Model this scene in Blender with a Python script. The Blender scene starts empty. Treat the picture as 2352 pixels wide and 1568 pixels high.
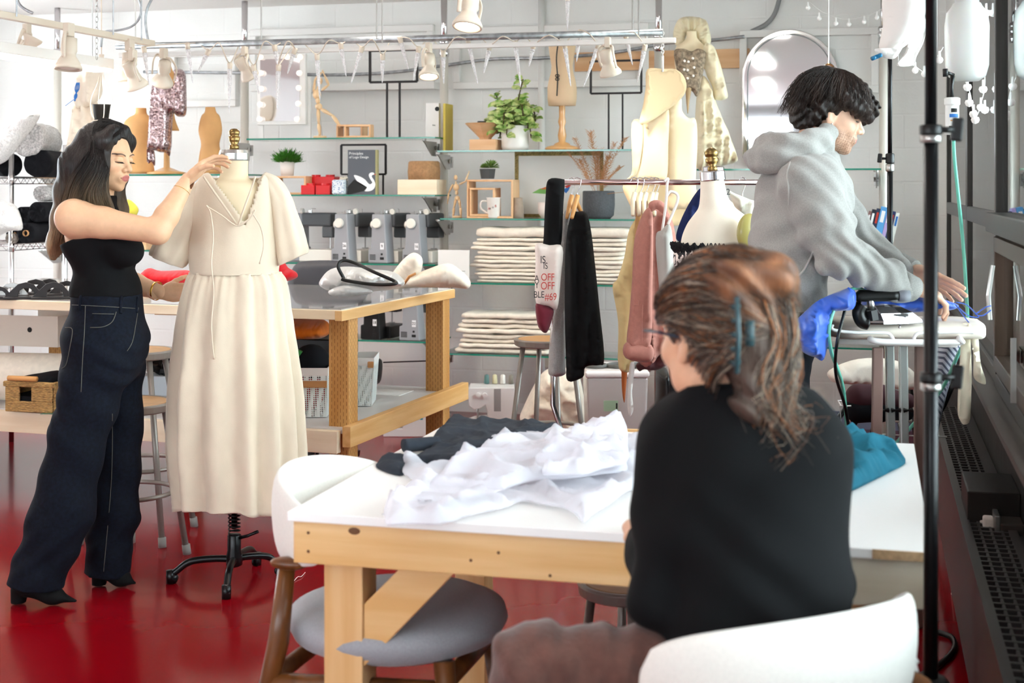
import bpy, bmesh, math, random
import numpy as np
from mathutils import Vector, Matrix, noise as mnoise
sc = bpy.context.scene
COL = sc.collection
pi = math.pi
# ---------------------------------------------------------------- camera (2352 x 1568 frame)
F = 3200.0; TH = math.radians(14.54); CH = 1.46
O = Vector((0, 0, CH)); cT, sT = math.cos(TH), math.sin(TH)
cam = bpy.data.cameras.new('camera'); co = bpy.data.objects.new('camera', cam); COL.objects.link(co)
co.location = O; co.rotation_euler = (pi/2, 0, TH)
cam.sensor_width = 36; cam.lens = F/2352*36; cam.shift_y = -354/2352; cam.clip_start = .05; cam.clip_end = 200
cam.dof.use_dof = True; cam.dof.focus_distance = 5.4; cam.dof.aperture_fstop = 4.5
sc.camera = co
# ---------------------------------------------------------------- look
sc.view_settings.view_transform = 'Standard'; sc.view_settings.look = 'None'
sc.view_settings.gamma = 1; sc.view_settings.use_curve_mapping = False
sc.view_settings.exposure = 1.34
# ---------------------------------------------------------------- world: an overcast bright sky
w = bpy.data.worlds.new('sky'); sc.world = w; w.use_nodes = True
bg = w.node_tree.nodes['Background']; bg.inputs[0].default_value = (.84, .93, 1, 1); bg.inputs[1].default_value = 6
def area(name, loc, rot, sx, sy, power, color=(1, 1, 1)):
    l = bpy.data.lights.new(name, 'AREA'); l.shape = 'RECTANGLE'; l.size = sx; l.size_y = sy; l.energy = power; l.color = color
    o = bpy.data.objects.new(name, l); COL.objects.link(o); o.location = loc; o.rotation_euler = rot; return o
# fluorescent ceiling tubes of the workroom (fixtures are built further down)
TUBES = [(-3.4, 1.2), (-1.2, 1.2), (-5.0, 4.2), (-3.0, 4.2), (-1.0, 4.2), (-4.6, 6.9), (-2.6, 6.9), (-.7, 6.9)]
for x, y in TUBES:
    area('tube_light', (x, y, 2.78), (0, 0, 0), .25, 1.2, 27, (1, .96, .9))
# ---------------------------------------------------------------- pixel -> world
def ray(px, py):
    u = (px-1176)/F; return Vector((u*cT-sT, u*sT+cT, (430-py)/F))
def PT(px, py, t): return O+ray(px, py)*t
def PY(px, py, y): r = ray(px, py); return O+r*(y/r.y)
def PX(px, py, x): r = ray(px, py); return O+r*(x/r.x)
def PZ(px, py, z): r = ray(px, py); return O+r*((z-CH)/r.z)
CR = Vector((cT, sT, 0)); CD = Vector((-sT, cT, 0)); UP = Vector((0, 0, 1))   # camera right, view direction
R_ = random.Random(7)
def L(c):
    if isinstance(c, str):
        c = c.lstrip('#'); c = [int(c[i:i+2], 16)/255 for i in (0, 2, 4)]
        return tuple((x/12.92 if x <= .04045 else ((x+.055)/1.055)**2.4) for x in c)
    return tuple(c[:3])
# ---------------------------------------------------------------- materials
MATS = {}
def pm(name, col, rough=.6, metal=0, var=0, scale=12, col2=None, bump=0, bscale=60, stretch=(1, 1, 1), trans=0, ior=1.45,
       coat=0, sheen=0, sss=0, alpha=1, emit=None, attr=None, detail=4, spec=.5, bdist=.01):
    if name in MATS: return MATS[name]
    m = bpy.data.materials.new(name); m.use_nodes = True; nt = m.node_tree; N = nt.nodes; K = nt.links
    b = N['Principled BSDF']; c = L(col)
    b.inputs['Base Color'].default_value = (*c, 1); b.inputs['Roughness'].default_value = rough; b.inputs['Metallic'].default_value = metal
    b.inputs['Transmission Weight'].default_value = trans; b.inputs['IOR'].default_value = ior; b.inputs['Alpha'].default_value = alpha
    b.inputs['Coat Weight'].default_value = coat; b.inputs['Sheen Weight'].default_value = sheen
    b.inputs['Specular IOR Level'].default_value = spec
    if sss: b.inputs['Subsurface Weight'].default_value = sss; b.inputs['Subsurface Radius'].default_value = (.02, .008, .004); b.inputs['Subsurface Scale'].default_value = .6
    if emit: b.inputs['Emission Color'].default_value = (*L(emit[0]), 1); b.inputs['Emission Strength'].default_value = emit[1]
    src = None
    if var or bump or col2:
        tc = N.new('ShaderNodeTexCoord'); mp = N.new('ShaderNodeMapping'); mp.inputs['Scale'].default_value = stretch
        K.new(tc.outputs['Object'], mp.inputs[0])
    if var or col2:
        n = N.new('ShaderNodeTexNoise'); n.inputs['Scale'].default_value = scale; n.inputs['Detail'].default_value = detail; K.new(mp.outputs[0], n.inputs[0])
        r = N.new('ShaderNodeValToRGB'); r.color_ramp.elements[0].position = .35; r.color_ramp.elements[1].position = .65
        a = [max(0, x*(1-var)) for x in c]; z = L(col2) if col2 else [min(1, x*(1+var)) for x in c]
        r.color_ramp.elements[0].color = (*a, 1); r.color_ramp.elements[1].color = (*z, 1)
        K.new(n.outputs[0], r.inputs[0]); src = r.outputs[0]
    if attr:
        at = N.new('ShaderNodeAttribute'); at.attribute_name = attr
        if src:
            mx = N.new('ShaderNodeMix'); mx.data_type = 'RGBA'; mx.blend_type = 'MULTIPLY'; mx.inputs[0].default_value = 1
            K.new(at.outputs[0], mx.inputs[6]); K.new(src, mx.inputs[7]); src = mx.outputs[2]
        else: src = at.outputs[0]
    if src: K.new(src, b.inputs['Base Color'])
    if bump:
        n2 = N.new('ShaderNodeTexNoise'); n2.inputs['Scale'].default_value = bscale; n2.inputs['Detail'].default_value = 5; K.new(mp.outputs[0], n2.inputs[0])
        bp = N.new('ShaderNodeBump'); bp.inputs['Strength'].default_value = bump; bp.inputs['Distance'].default_value = bdist
        K.new(n2.outputs[0], bp.inputs['Height']); K.new(bp.outputs[0], b.inputs['Normal'])
    MATS[name] = m; return m
def wood(name, c1, c2, axis=0, rough=.5, scale=9, holes=False):
    st = [9, 9, 9]; st[axis] = .7
    m = pm(name, c1, rough, var=.001, scale=scale/4, col2=c2, stretch=st, bump=.25, bscale=10, detail=8, bdist=.002)
    if holes:   # incised timber: rows of short dark cuts
        nt = m.node_tree; N = nt.nodes; K = nt.links; b = N['Principled BSDF']
        tc = N.new('ShaderNodeTexCoord'); mp = N.new('ShaderNodeMapping'); mp.inputs['Scale'].default_value = (1, 1, 1)
        mp.inputs['Rotation'].default_value = (0, pi/2, 0); K.new(tc.outputs['Object'], mp.inputs[0])
        sp = N.new('ShaderNodeSeparateXYZ'); K.new(tc.outputs['Object'], sp.inputs[0])
        cb = N.new('ShaderNodeCombineXYZ'); ad = N.new('ShaderNodeMath'); ad.operation = 'ADD'
        K.new(sp.outputs[0], ad.inputs[0]); K.new(sp.outputs[1], ad.inputs[1]); K.new(sp.outputs[2], cb.inputs[0]); K.new(ad.outputs[0], cb.inputs[1])
        br = N.new('ShaderNodeTexBrick'); br.inputs['Scale'].default_value = 1; br.inputs['Brick Width'].default_value = .03; br.inputs['Row Height'].default_value = .014
        br.inputs['Mortar Size'].default_value = .0062; br.inputs['Color1'].default_value = (0, 0, 0, 1); br.inputs['Color2'].default_value = (0, 0, 0, 1); br.inputs['Mortar'].default_value = (1, 1, 1, 1)
        K.new(cb.outputs[0], br.inputs[0])
        mx = N.new('ShaderNodeMix'); mx.data_type = 'RGBA'; K.new(br.outputs[0], mx.inputs[0]); mx.inputs[6].default_value = (*L('#7a4a1c'), 1)
        old = b.inputs['Base Color'].links[0].from_socket; K.new(old, mx.inputs[7]); K.new(mx.outputs[2], b.inputs['Base Color'])
    return m
# ---------------------------------------------------------------- mesh collector
class M:
    def __init__(s): s.v = []; s.f = []; s.mi = []; s.ci = 0
    def add(s, vs, fs):
        o = len(s.v); s.v += [tuple(p) for p in vs]; s.f += [tuple(i+o for i in f) for f in fs]; s.mi += [s.ci]*len(fs); return s
    def mat(s, i): s.ci = i; return s
    def box(s, c, d, rot=None, taper=1):
        x, y, z = [k/2 for k in d]; t = taper; p = [(-x, -y, -z), (x, -y, -z), (x, y, -z), (-x, y, -z), (-x*t, -y*t, z), (x*t, -y*t, z), (x*t, y*t, z), (-x*t, y*t, z)]
        c = Vector(c); p = [c+(rot @ Vector(q) if rot else Vector(q)) for q in p]
        return s.add(p, [(0, 3, 2, 1), (4, 5, 6, 7), (0, 1, 5, 4), (1, 2, 6, 5), (2, 3, 7, 6), (3, 0, 4, 7)])
    def b2(s, a, b):   # box from min corner to max corner
        a = Vector(a); b = Vector(b); return s.box((a+b)/2, [abs(k) for k in (b-a)])
    def bar(s, a, b, wd, ht, up=UP):   # box beam from a to b
        a = Vector(a); b = Vector(b); d = (b-a); n = d.normalized(); sd = n.cross(up)
        if sd.length < 1e-4: sd = n.cross(Vector((0, 1, 0)))
        sd.normalize(); u = sd.cross(n); r = Matrix((sd, n, u)).transposed()
        return s.box((a+b)/2, (wd, d.length, ht), r)
    def rings(s, rs, closed=False, caps=True):
        n = len(rs[0]); vs = [p for r in rs for p in r]; fs = []
        m = len(rs)
        for i in range(m if closed else m-1):
            a = i*n; b = ((i+1) % m)*n
            for j in range(n): k = (j+1) % n; fs.append((a+j, a+k, b+k, b+j))
        if caps and not closed: fs += [tuple(range(n-1, -1, -1)), tuple((m-1)*n+j for j in range(n))]
        return s.add(vs, fs)
    def tube(s, pts, r, n=10, closed=False, caps=True, flat=1):
        pts = [Vector(p) for p in pts]; rs = []; up = None
        for i, p in enumerate(pts):
            a = pts[i-1] if (i or closed) else p; b = pts[(i+1) % len(pts)] if (i < len(pts)-1 or closed) else p
            d = (b-a).normalized() if (b-a).length > 1e-9 else UP
            if up is None: up = UP if abs(d.z) < .9 else Vector((1, 0, 0))
            sd = d.cross(up); sd = sd.normalized() if sd.length > 1e-6 else Vector((1, 0, 0)); up = sd.cross(d).normalized()
            q = r[i] if isinstance(r, (list, tuple)) else r
            rs.append([p+(sd*math.cos(2*pi*j/n)+up*math.sin(2*pi*j/n)*flat)*q for j in range(n)])
        return s.rings(rs, closed, caps)
    def cyl(s, a, b, r, r2=None, n=20): return s.tube([a, b], [r, r if r2 is None else r2], n)
    def lathe(s, prof, c=(0, 0, 0), n=28, ax=UP, caps=True, sx=1, sy=1):
        c = Vector(c); q = UP.rotation_difference(Vector(ax))
        return s.rings([[c+q @ Vector((r*sx*math.cos(2*pi*j/n), r*sy*math.sin(2*pi*j/n), z)) for j in range(n)] for r, z in prof], caps=caps)
    def ell(s, c, r, n=16, rot=None):
        c = Vector(c); rs = []
        if isinstance(r, (int, float)): r = (r, r, r)
        for i in range(1, n//2+1):
            a = pi*(i-.5)/(n//2)-pi/2
            rs.append([c+(rot @ Vector(q) if rot else Vector(q)) for q in [(r[0]*math.cos(a)*math.cos(2*pi*j/n), r[1]*math.cos(a)*math.sin(2*pi*j/n), r[2]*math.sin(a)) for j in range(n)]])
        return s.rings(rs)
    def prism(s, poly, d):   # polygon (list of Vector) swept by vector d
        poly = [Vector(p) for p in poly]; d = Vector(d); n = len(poly)
        return s.add(poly+[p+d for p in poly], [tuple(range(n-1, -1, -1)), tuple(range(n, 2*n))]+[(i, (i+1) % n, n+(i+1) % n, n+i) for i in range(n)])
    def grid(s, fn, nu, nv, mask=None, wrap=False):
        vs = [fn(i/nu, j/nv) for i in range(nu+(0 if wrap else 1)) for j in range(nv+1)]; m = nu if wrap else nu+1
        fs = [(i*(nv+1)+j, ((i+1) % m)*(nv+1)+j, ((i+1) % m)*(nv+1)+j+1, i*(nv+1)+j+1) for i in range(nu) for j in range(nv) if not mask or mask((i+.5)/nu, (j+.5)/nv)]
        return s.add(vs, fs)
    def obj(s, name, mt, parent=None, smooth=False, bevel=0, sub=0, solid=0, label=None, cat=None, group=None, kind=None, rem=0, sm=0, base=None, fix=True, seg=2):
        me = bpy.data.meshes.new(name)
        w = (parent['_w'] if parent else None)
        wv = Vector(w) if w else Vector((0, 0, 0))
        off = wv
        if base is not None: off = Vector(base)
        elif parent is None and s.v:
            a = np.array(s.v); lo = a.min(0); hi = a.max(0); off = Vector(((lo[0]+hi[0])/2, (lo[1]+hi[1])/2, lo[2]))
        me.from_pydata([(p[0]-off.x, p[1]-off.y, p[2]-off.z) for p in s.v], [], s.f)
        ms = mt if isinstance(mt, (list, tuple)) else [mt]
        for m in ms: me.materials.append(m)
        if len(ms) > 1: me.polygons.foreach_set('material_index', s.mi)
        if fix:
            bm = bmesh.new(); bm.from_mesh(me); bmesh.ops.recalc_face_normals(bm, faces=bm.faces); bm.to_mesh(me); bm.free()
        if smooth: me.polygons.foreach_set('use_smooth', [True]*len(me.polygons))
        me.update()
        o = bpy.data.objects.new(name, me); COL.objects.link(o)
        o['_w'] = tuple(off)
        if parent: o.parent = parent; o.location = off-wv
        else: o.location = off
        if solid: q = o.modifiers.new('s', 'SOLIDIFY'); q.thickness = solid; q.offset = 0
        if rem: q = o.modifiers.new('r', 'REMESH'); q.mode = 'VOXEL'; q.voxel_size = rem; q.use_smooth_shade = True
        if sm: q = o.modifiers.new('m', 'SMOOTH'); q.factor = .6; q.iterations = sm
        if bevel: q = o.modifiers.new('b', 'BEVEL'); q.width = bevel; q.segments = seg; q.limit_method = 'ANGLE'; q.angle_limit = .6; q.use_clamp_overlap = True
        if sub: q = o.modifiers.new('u', 'SUBSURF'); q.levels = sub; q.render_levels = sub
        return tag(o, label, cat, group, kind)
def tag(o, label=None, cat=None, group=None, kind=None):
    if label: o['label'] = label
    if cat: o['category'] = cat
    if group: o['group'] = group
    if kind: o['kind'] = kind
    return o
def thing(name, label, cat, loc=(0, 0, 0), group=None):
    o = bpy.data.objects.new(name, None); COL.objects.link(o); o.empty_display_size = .05
    o.location = loc; o['_w'] = tuple(loc); return tag(o, label, cat, group)
def dup(root, loc, rotz=None, label=None, scale=None, group=None):
    def cp(o, par):
        c = o.copy(); COL.objects.link(c)
        if par: c.parent = par
        for ch in list(o.children): cp(ch, c)
        return c
    r = cp(root, None); r.location = loc
    if rotz is not None: r.rotation_euler = (0, 0, rotz)
    if scale: r.scale = scale if isinstance(scale, (tuple, list)) else (scale,)*3
    if label: r['label'] = label
    if group: r['group'] = group
    return r
def place(root, loc, rotz=0): root.location = loc; root.rotation_euler = (0, 0, rotz); return root
def text(s, size, mt, loc, rot, parent=None, ext=.0006, name='lettering', align='CENTER', sx=1):
    c = bpy.data.curves.new(name, 'FONT'); c.body = s; c.size = size; c.extrude = ext; c.align_x = align; c.align_y = 'CENTER'
    o = bpy.data.objects.new(name, c); COL.objects.link(o); c.materials.append(mt)
    wv = Vector(parent['_w']) if parent else Vector((0, 0, 0))
    o.location = Vector(loc)-wv; o.rotation_euler = rot; o['_w'] = tuple(loc); o.scale = (sx, 1, 1)
    bpy.context.view_layer.update(); me = bpy.data.meshes.new_from_object(o.evaluated_get(bpy.context.evaluated_depsgraph_get()))
    q = bpy.data.objects.new(name, me); COL.objects.link(q); q.location = o.location; q.rotation_euler = rot; q.scale = o.scale; q['_w'] = tuple(loc)
    bpy.data.objects.remove(o); o = q
    if parent: o.parent = parent
    return o
def spline(pts, n=8, closed=False):
    pts = [Vector(p) for p in pts]; out = []; m = len(pts)
    for i in range(m if closed else m-1):
        if closed: a, b, c, d = pts[i-1], pts[i], pts[(i+1) % m], pts[(i+2) % m]
        else: a, b, c, d = pts[max(i-1, 0)], pts[i], pts[i+1], pts[min(i+2, m-1)]
        for k in range(n):
            t = k/n; out.append(.5*((2*b)+(c-a)*t+(2*a-5*b+4*c-d)*t*t+(3*b-a-3*c+d)*t**3))
    if not closed: out.append(pts[-1])
    return out
def nz(x, y, z=0): return mnoise.noise(Vector((x, y, z)))
# ---------------------------------------------------------------- soft sheet or garment from an outline: real thickness, folds
def inpoly(X, Y, P):
    r = np.zeros(X.shape, bool); n = len(P)
    for i in range(n):
        x1, y1 = P[i]; x2, y2 = P[(i+1) % n]
        c = ((y1 > Y) != (y2 > Y)) & (X < (x2-x1)*(Y-y1)/(y2-y1+1e-12)+x1); r ^= c
    return r
def edist(X, Y, P):
    d = np.full(X.shape, 1e9); n = len(P)
    for i in range(n):
        x1, y1 = P[i]; x2, y2 = P[(i+1) % n]; dx, dy = x2-x1, y2-y1
        h = np.clip(((X-x1)*dx+(Y-y1)*dy)/(dx*dx+dy*dy+1e-12), 0, 1); d = np.minimum(d, np.hypot(X-x1-h*dx, Y-y1-h*dy))
    return d
def puff(poly, fr, thick, fold=None, res=.02, edge=.03, holes=(), minr=.08, back=None):
    """poly: 2-D outline in metres in frame fr=(origin, ax, ay, normal); closed body of given thickness bulging to +normal"""
    o, ax, ay, nn = fr; sm = spline([(x, y, 0) for x, y in poly], 4, True) if len(poly) > 2 else poly
    P = [(p.x, p.y) for p in sm]
    bm = bmesh.new()
    loop = [bm.verts.new((x, y, 0)) for x, y in P]; es = [bm.edges.new((loop[i], loop[(i+1) % len(loop)])) for i in range(len(loop))]
    for h in holes:
        hl = [bm.verts.new((x, y, 0)) for x, y in h]; es += [bm.edges.new((hl[i], hl[(i+1) % len(hl)])) for i in range(len(hl))]
    bmesh.ops.triangle_fill(bm, edges=es, use_beauty=True)
    for _ in range(9):
        lg = [e for e in bm.edges if e.calc_length() > res*1.5]
        if not lg: break
        bmesh.ops.subdivide_edges(bm, edges=lg, cuts=1); bmesh.ops.triangulate(bm, faces=bm.faces)
        bmesh.ops.beautify_fill(bm, faces=bm.faces, edges=[e for e in bm.edges if not e.is_boundary])
    inn = [v for v in bm.verts if not v.is_boundary]
    for _ in range(4): bmesh.ops.smooth_vert(bm, verts=inn, factor=.5, use_axis_x=True, use_axis_y=True)
    bm.verts.index_update(); vs = [(v.co.x, v.co.y) for v in bm.verts]; fs = [tuple(v.index for v in f.verts) for f in bm.faces]
    bd = [v.is_boundary for v in bm.verts]; be = [(e.verts[0].index, e.verts[1].index) for e in bm.edges if e.is_boundary]; bm.free()
    A = np.array(vs); D = edist(A[:, 0], A[:, 1], P)
    for h in holes: D = np.minimum(D, edist(A[:, 0], A[:, 1], h))
    top = []; bot = []
    for (x, y), d in zip(vs, D):
        k = math.sqrt(max(0, 1-(1-min(d/edge, 1))**2)); f = fold(x, y) if fold else 0; hb = back(x, y) if back else 0
        c = o+ax*x+ay*y+nn*hb
        top.append(c+nn*(thick*(minr+(1-minr)*k)+f*(.25+.75*k))); bot.append(c-nn*(thick*minr*.5))
    n = len(vs); m = M(); m.add(top+bot, [f for f in fs]+[tuple(i+n for i in reversed(f)) for f in fs]+[(a, b, b+n, a+n) for a, b in be]); return m
def hang(px, t, thick, fold=None, **k):
    """garment outline given in photo pixels, hanging at camera distance t, facing the camera"""
    s = t/F; x0 = px[0][0]; y0 = px[0][1]
    return puff([((x-x0)*s, -(y-y0)*s) for x, y in px], (PT(x0, y0, t), CR, UP, -CD), thick, fold, **k)
def lay(px, z, thick, fold=None, **k):
    """cloth lying on a horizontal surface at height z"""
    q = [PZ(x, y, z) for x, y in px]; o = Vector((q[0].x, q[0].y, z))
    return puff([(p.x-o.x, p.y-o.y) for p in q], (o, Vector((1, 0, 0)), Vector((0, 1, 0)), UP), thick, fold, **k)
def vfold(amp, freq, seed=0, drift=.6):
    return lambda x, y: amp*(1.5*(1-2*abs(math.sin(.5*(x*freq*2.6+drift*math.sin(y*3+seed)+3*nz(x*3+seed, y*1.4, seed))))**.8)+.9*nz(x*16+seed, y*3, seed*2.1)+.15*nz(x*9, y*14, seed))
def crumple(amp, s=9, seed=0):
    def f(x, y):
        a = nz(x*s+seed, y*s, seed*1.7); b = nz(x*s*2.3, y*s*2.3+seed, 5+seed); return amp*(1.3*max(-.2, 1-abs(a)*5)+.7*max(-.2, 1-abs(b)*5)+.6*nz(x*4, y*4, seed))
    return f
# ---------------------------------------------------------------- implicit bodies (smooth union of tapered limbs) -> one continuous surface
class SDF:
    def __init__(s, lo, hi, res):
        s.lo = np.array(lo, float); s.res = res; s.n = np.ceil((np.array(hi)-s.lo)/res).astype(int)+1
        s.f = np.full(tuple(s.n), .5, np.float32)
    def _sub(s, lo, hi):
        a = np.maximum(np.floor((np.array(lo)-s.lo)/s.res).astype(int), 0); b = np.minimum(np.ceil((np.array(hi)-s.lo)/s.res).astype(int)+1, s.n)
        if (b <= a).any(): return None
        ax = [s.lo[i]+s.res*np.arange(a[i], b[i]) for i in range(3)]
        return tuple(slice(a[i], b[i]) for i in range(3)), np.meshgrid(*ax, indexing='ij')
    def _mix(s, sl, d, k, op):
        f = s.f[sl]
        if op == 'u':
            h = np.maximum(k-np.abs(f-d), 0)/max(k, 1e-6); s.f[sl] = np.minimum(f, d)-h*h*k*.25
        else:
            h = np.maximum(k-np.abs(f+d), 0)/max(k, 1e-6); s.f[sl] = np.maximum(f, -d)+h*h*k*.25
    def cap(s, a, b, ra, rb=None, k=.02, op='u', flat=None, fn=None):
        """tapered capsule; flat=(axis vector, factor) squashes the section along axis"""
        rb = ra if rb is None else rb; a = np.array(a, float); b = np.array(b, float); mg = max(ra, rb)*1.25+k+3*s.res
        q = s._sub(np.minimum(a, b)-mg, np.maximum(a, b)+mg)
        if not q: return s
        sl, (X, Y, Z) = q; d = b-a; h = np.clip(((X-a[0])*d[0]+(Y-a[1])*d[1]+(Z-a[2])*d[2])/max(d@d, 1e-12), 0, 1)
        x, y, z = X-a[0]-h*d[0], Y-a[1]-h*d[1], Z-a[2]-h*d[2]
        if flat is not None:
            n = np.array(flat[0], float); n /= np.linalg.norm(n); g = 1/flat[1]; p = x*n[0]+y*n[1]+z*n[2]
            D = np.sqrt(x*x+y*y+z*z+p*p*(g*g-1)); r = ra+(rb-ra)*h; dist = (D-r)*(1 if g < 1 else (r/np.maximum(D, 1e-5)).clip(.3, 1)*0+1/np.sqrt(g))
        else: dist = np.sqrt(x*x+y*y+z*z)-(ra+(rb-ra)*h)
        s._mix(sl, dist, k, op); return s
    def ell(s, c, r, rot=None, k=.02, op='u'):
        c = np.array(c, float); r = np.array(r, float); mg = r.max()+k+3*s.res; q = s._sub(c-mg, c+mg)
        if not q: return s
        sl, (X, Y, Z) = q; x, y, z = X-c[0], Y-c[1], Z-c[2]
        if rot is not None:
            R = np.array(rot)   # columns = local axes
            x, y, z = x*R[0, 0]+y*R[1, 0]+z*R[2, 0], x*R[0, 1]+y*R[1, 1]+z*R[2, 1], x*R[0, 2]+y*R[1, 2]+z*R[2, 2]
        k0 = np.sqrt((x/r[0])**2+(y/r[1])**2+(z/r[2])**2); k1 = np.sqrt((x/r[0]**2)**2+(y/r[1]**2)**2+(z/r[2]**2)**2)
        s._mix(sl, k0*(k0-1)/np.maximum(k1, 1e-6), k, op); return s
    def path(s, pts, rs, k=.02, flat=None):
        for i in range(len(pts)-1): s.cap(pts[i], pts[i+1], rs[i], rs[i+1], k, flat=flat)
        return s
    def clip(s, p, n):   # keep the side the normal n points to
        ax = [s.lo[i]+s.res*np.arange(s.n[i]) for i in range(3)]; X, Y, Z = np.meshgrid(*ax, indexing='ij')
        s.f = np.maximum(s.f, -((X-p[0])*n[0]+(Y-p[1])*n[1]+(Z-p[2])*n[2]).astype(np.float32)); return s
    def warp(s, fn):   # add fn(X,Y,Z) to the field: wrinkles
        ax = [s.lo[i]+s.res*np.arange(s.n[i]) for i in range(3)]; X, Y, Z = np.meshgrid(*ax, indexing='ij'); s.f = s.f+fn(X, Y, Z).astype(np.float32)*(np.abs(s.f) < .1); return s
    def mesh(s):
        f = s.f; ins = f < 0; nx, ny, nz_ = f.shape
        c = [ins[i:nx-1+i, j:ny-1+j, k:nz_-1+k] for i in (0, 1) for j in (0, 1) for k in (0, 1)]
        tot = sum(x.astype(np.int8) for x in c); act = (tot > 0) & (tot < 8); I = np.argwhere(act)
        idx = np.full(act.shape, -1, np.int64); idx[act] = np.arange(len(I))
        acc = np.zeros((len(I), 3)); cnt = np.zeros(len(I)); E = [((0, 0, 0), (1, 0, 0)), ((0, 1, 0), (1, 1, 0)), ((0, 0, 1), (1, 0, 1)), ((0, 1, 1), (1, 1, 1)),
             ((0, 0, 0), (0, 1, 0)), ((1, 0, 0), (1, 1, 0)), ((0, 0, 1), (0, 1, 1)), ((1, 0, 1), (1, 1, 1)), ((0, 0, 0), (0, 0, 1)), ((1, 0, 0), (1, 0, 1)), ((0, 1, 0), (0, 1, 1)), ((1, 1, 0), (1, 1, 1))]
        for a, b in E:
            a = np.array(a); b = np.array(b); A = f[tuple((I+a).T)]; B = f[tuple((I+b).T)]; m = (A < 0) != (B < 0)
            t = np.where(m, A/np.where(m, A-B, 1), 0)[:, None]; acc += np.where(m[:, None], a+(b-a)*t, 0); cnt += m
        V_ = s.lo+(I+acc/cnt[:, None])*s.res; fs = []
        for ax in range(3):
            sh = [slice(None)]*3; s0 = list(sh); s1 = list(sh); s0[ax] = slice(0, -1); s1[ax] = slice(1, None)
            cr = ins[tuple(s0)] != ins[tuple(s1)]; J = np.argwhere(cr); u, v = [(1, 2), (2, 0), (0, 1)][ax]
            ok = (J[:, u] > 0) & (J[:, v] > 0) & (J[:, u] < f.shape[u]-1) & (J[:, v] < f.shape[v]-1); J = J[ok]
            du = np.zeros(3, int); dv = np.zeros(3, int); du[u] = 1; dv[v] = 1
            q = np.stack([idx[tuple((J-du-dv).T)], idx[tuple((J-dv).T)], idx[tuple(J.T)], idx[tuple((J-du).T)]], 1)
            fl = ins[tuple(s0)][cr][ok]; q[~fl] = q[~fl][:, ::-1]; fs.append(q)
        return V_, np.concatenate(fs)
def npobj(parts, name, mt, parent=None, cols=None, sm=1, **k):
    """join (V,F) arrays into one smooth mesh object; cols = list of per-vertex colours"""
    vs = np.concatenate([p[0] for p in parts]); o = 0; fs = []
    for p in parts: fs.append(p[1]+o); o += len(p[0])
    m = M(); m.v = vs.tolist(); m.f = np.concatenate(fs).tolist(); m.mi = [0]*len(m.f)
    ob = m.obj(name, mt, parent, smooth=True, fix=False, sm=sm, **k)
    if cols is not None:
        at = ob.data.color_attributes.new('Col', 'FLOAT_COLOR', 'POINT'); c = np.concatenate(cols); c = np.concatenate([c, np.ones((len(c), 1))], 1).astype(np.float32)
        at.data.foreach_set('color', c.ravel())
    return ob
# ================================================================= materials used all over
def glassmat(name, tint=(.95, 1, .98), refl=.0, rough=0):
    m = bpy.data.materials.new(name); m.use_nodes = True; nt = m.node_tree; N = nt.nodes; K = nt.links; N.clear()
    o = N.new('ShaderNodeOutputMaterial'); t = N.new('ShaderNodeBsdfTransparent'); g = N.new('ShaderNodeBsdfGlossy'); x = N.new('ShaderNodeMixShader'); fr = N.new('ShaderNodeFresnel')
    fr.inputs[0].default_value = 1.5; t.inputs[0].default_value = (*tint, 1); g.inputs['Roughness'].default_value = rough
    K.new(fr.outputs[0], x.inputs[0]); K.new(t.outputs[0], x.inputs[1]); K.new(g.outputs[0], x.inputs[2]); K.new(x.outputs[0], o.inputs[0]); return m
def sheer(name, col, opac, rough=.8):   # see-through woven cloth
    m = bpy.data.materials.new(name); m.use_nodes = True; nt = m.node_tree; N = nt.nodes; K = nt.links; b = N['Principled BSDF']
    b.inputs['Base Color'].default_value = (*L(col), 1); b.inputs['Roughness'].default_value = rough
    t = N.new('ShaderNodeBsdfTransparent'); x = N.new('ShaderNodeMixShader'); x.inputs[0].default_value = opac
    K.new(t.outputs[0], x.inputs[1]); K.new(b.outputs[0], x.inputs[2]); K.new(x.outputs[0], N['Material Output'].inputs[0]); return m
GLASS = glassmat('pane_glass', (.93, .97, .96)); SHELFG = glassmat('shelf_glass', (.86, .97, .93)); CLEAR = glassmat('clear_plastic', (.97, .97, .98), rough=.1)
GEDGE = pm('glass_edge', '#0c7a62', .15, spec=.8)
WHITE = pm('white_paint', '#eae8e4', .55); CREAMP = pm('cream_enamel', '#d9ccba', .35); BLACK = pm('black_plastic', '#0b0b0c', .38); BLACKM = pm('black_metal', '#101012', .3, metal=.3)
CHROME = pm('chrome', '#d8d6d8', .12, metal=1); GALV = pm('galvanised', '#a9adb0', .38, metal=.85, var=.25, scale=30); STEEL = pm('brushed_steel', '#b4b2ae', .3, metal=.9)
GREYM = pm('grey_enamel', '#8f8780', .35, metal=.35); DARKF = pm('dark_bronze_frame', '#2a2623', .35, metal=.5); BRASS = pm('aged_brass', '#93794a', .3, metal=.9, var=.25, scale=40)
PINE = wood('pine', '#d9a869', '#e8c08a', 0); PINEX = PINE; PINEY = wood('pine_depth', '#cf9a58', '#e2b67c', 1); PINEZ = wood('pine_upright', '#d6a468', '#e6bd88', 2)
PALEW = wood('pale_spruce', '#e6cfae', '#f1dfc4', 0); INCZ = wood('incised_timber', '#b8803f', '#cf9c5c', 2, holes=True)
BEECH = wood('beech', '#d9a777', '#e6bb8f', 2); BEECHX = wood('beech_box', '#d7a274', '#e8bd90', 0); WALNUT = wood('walnut', '#4e2d15', '#7a4a24', 2, rough=.3)
MANN = wood('mannequin_wood', '#e3bd8e', '#eccda3', 2)
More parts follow.
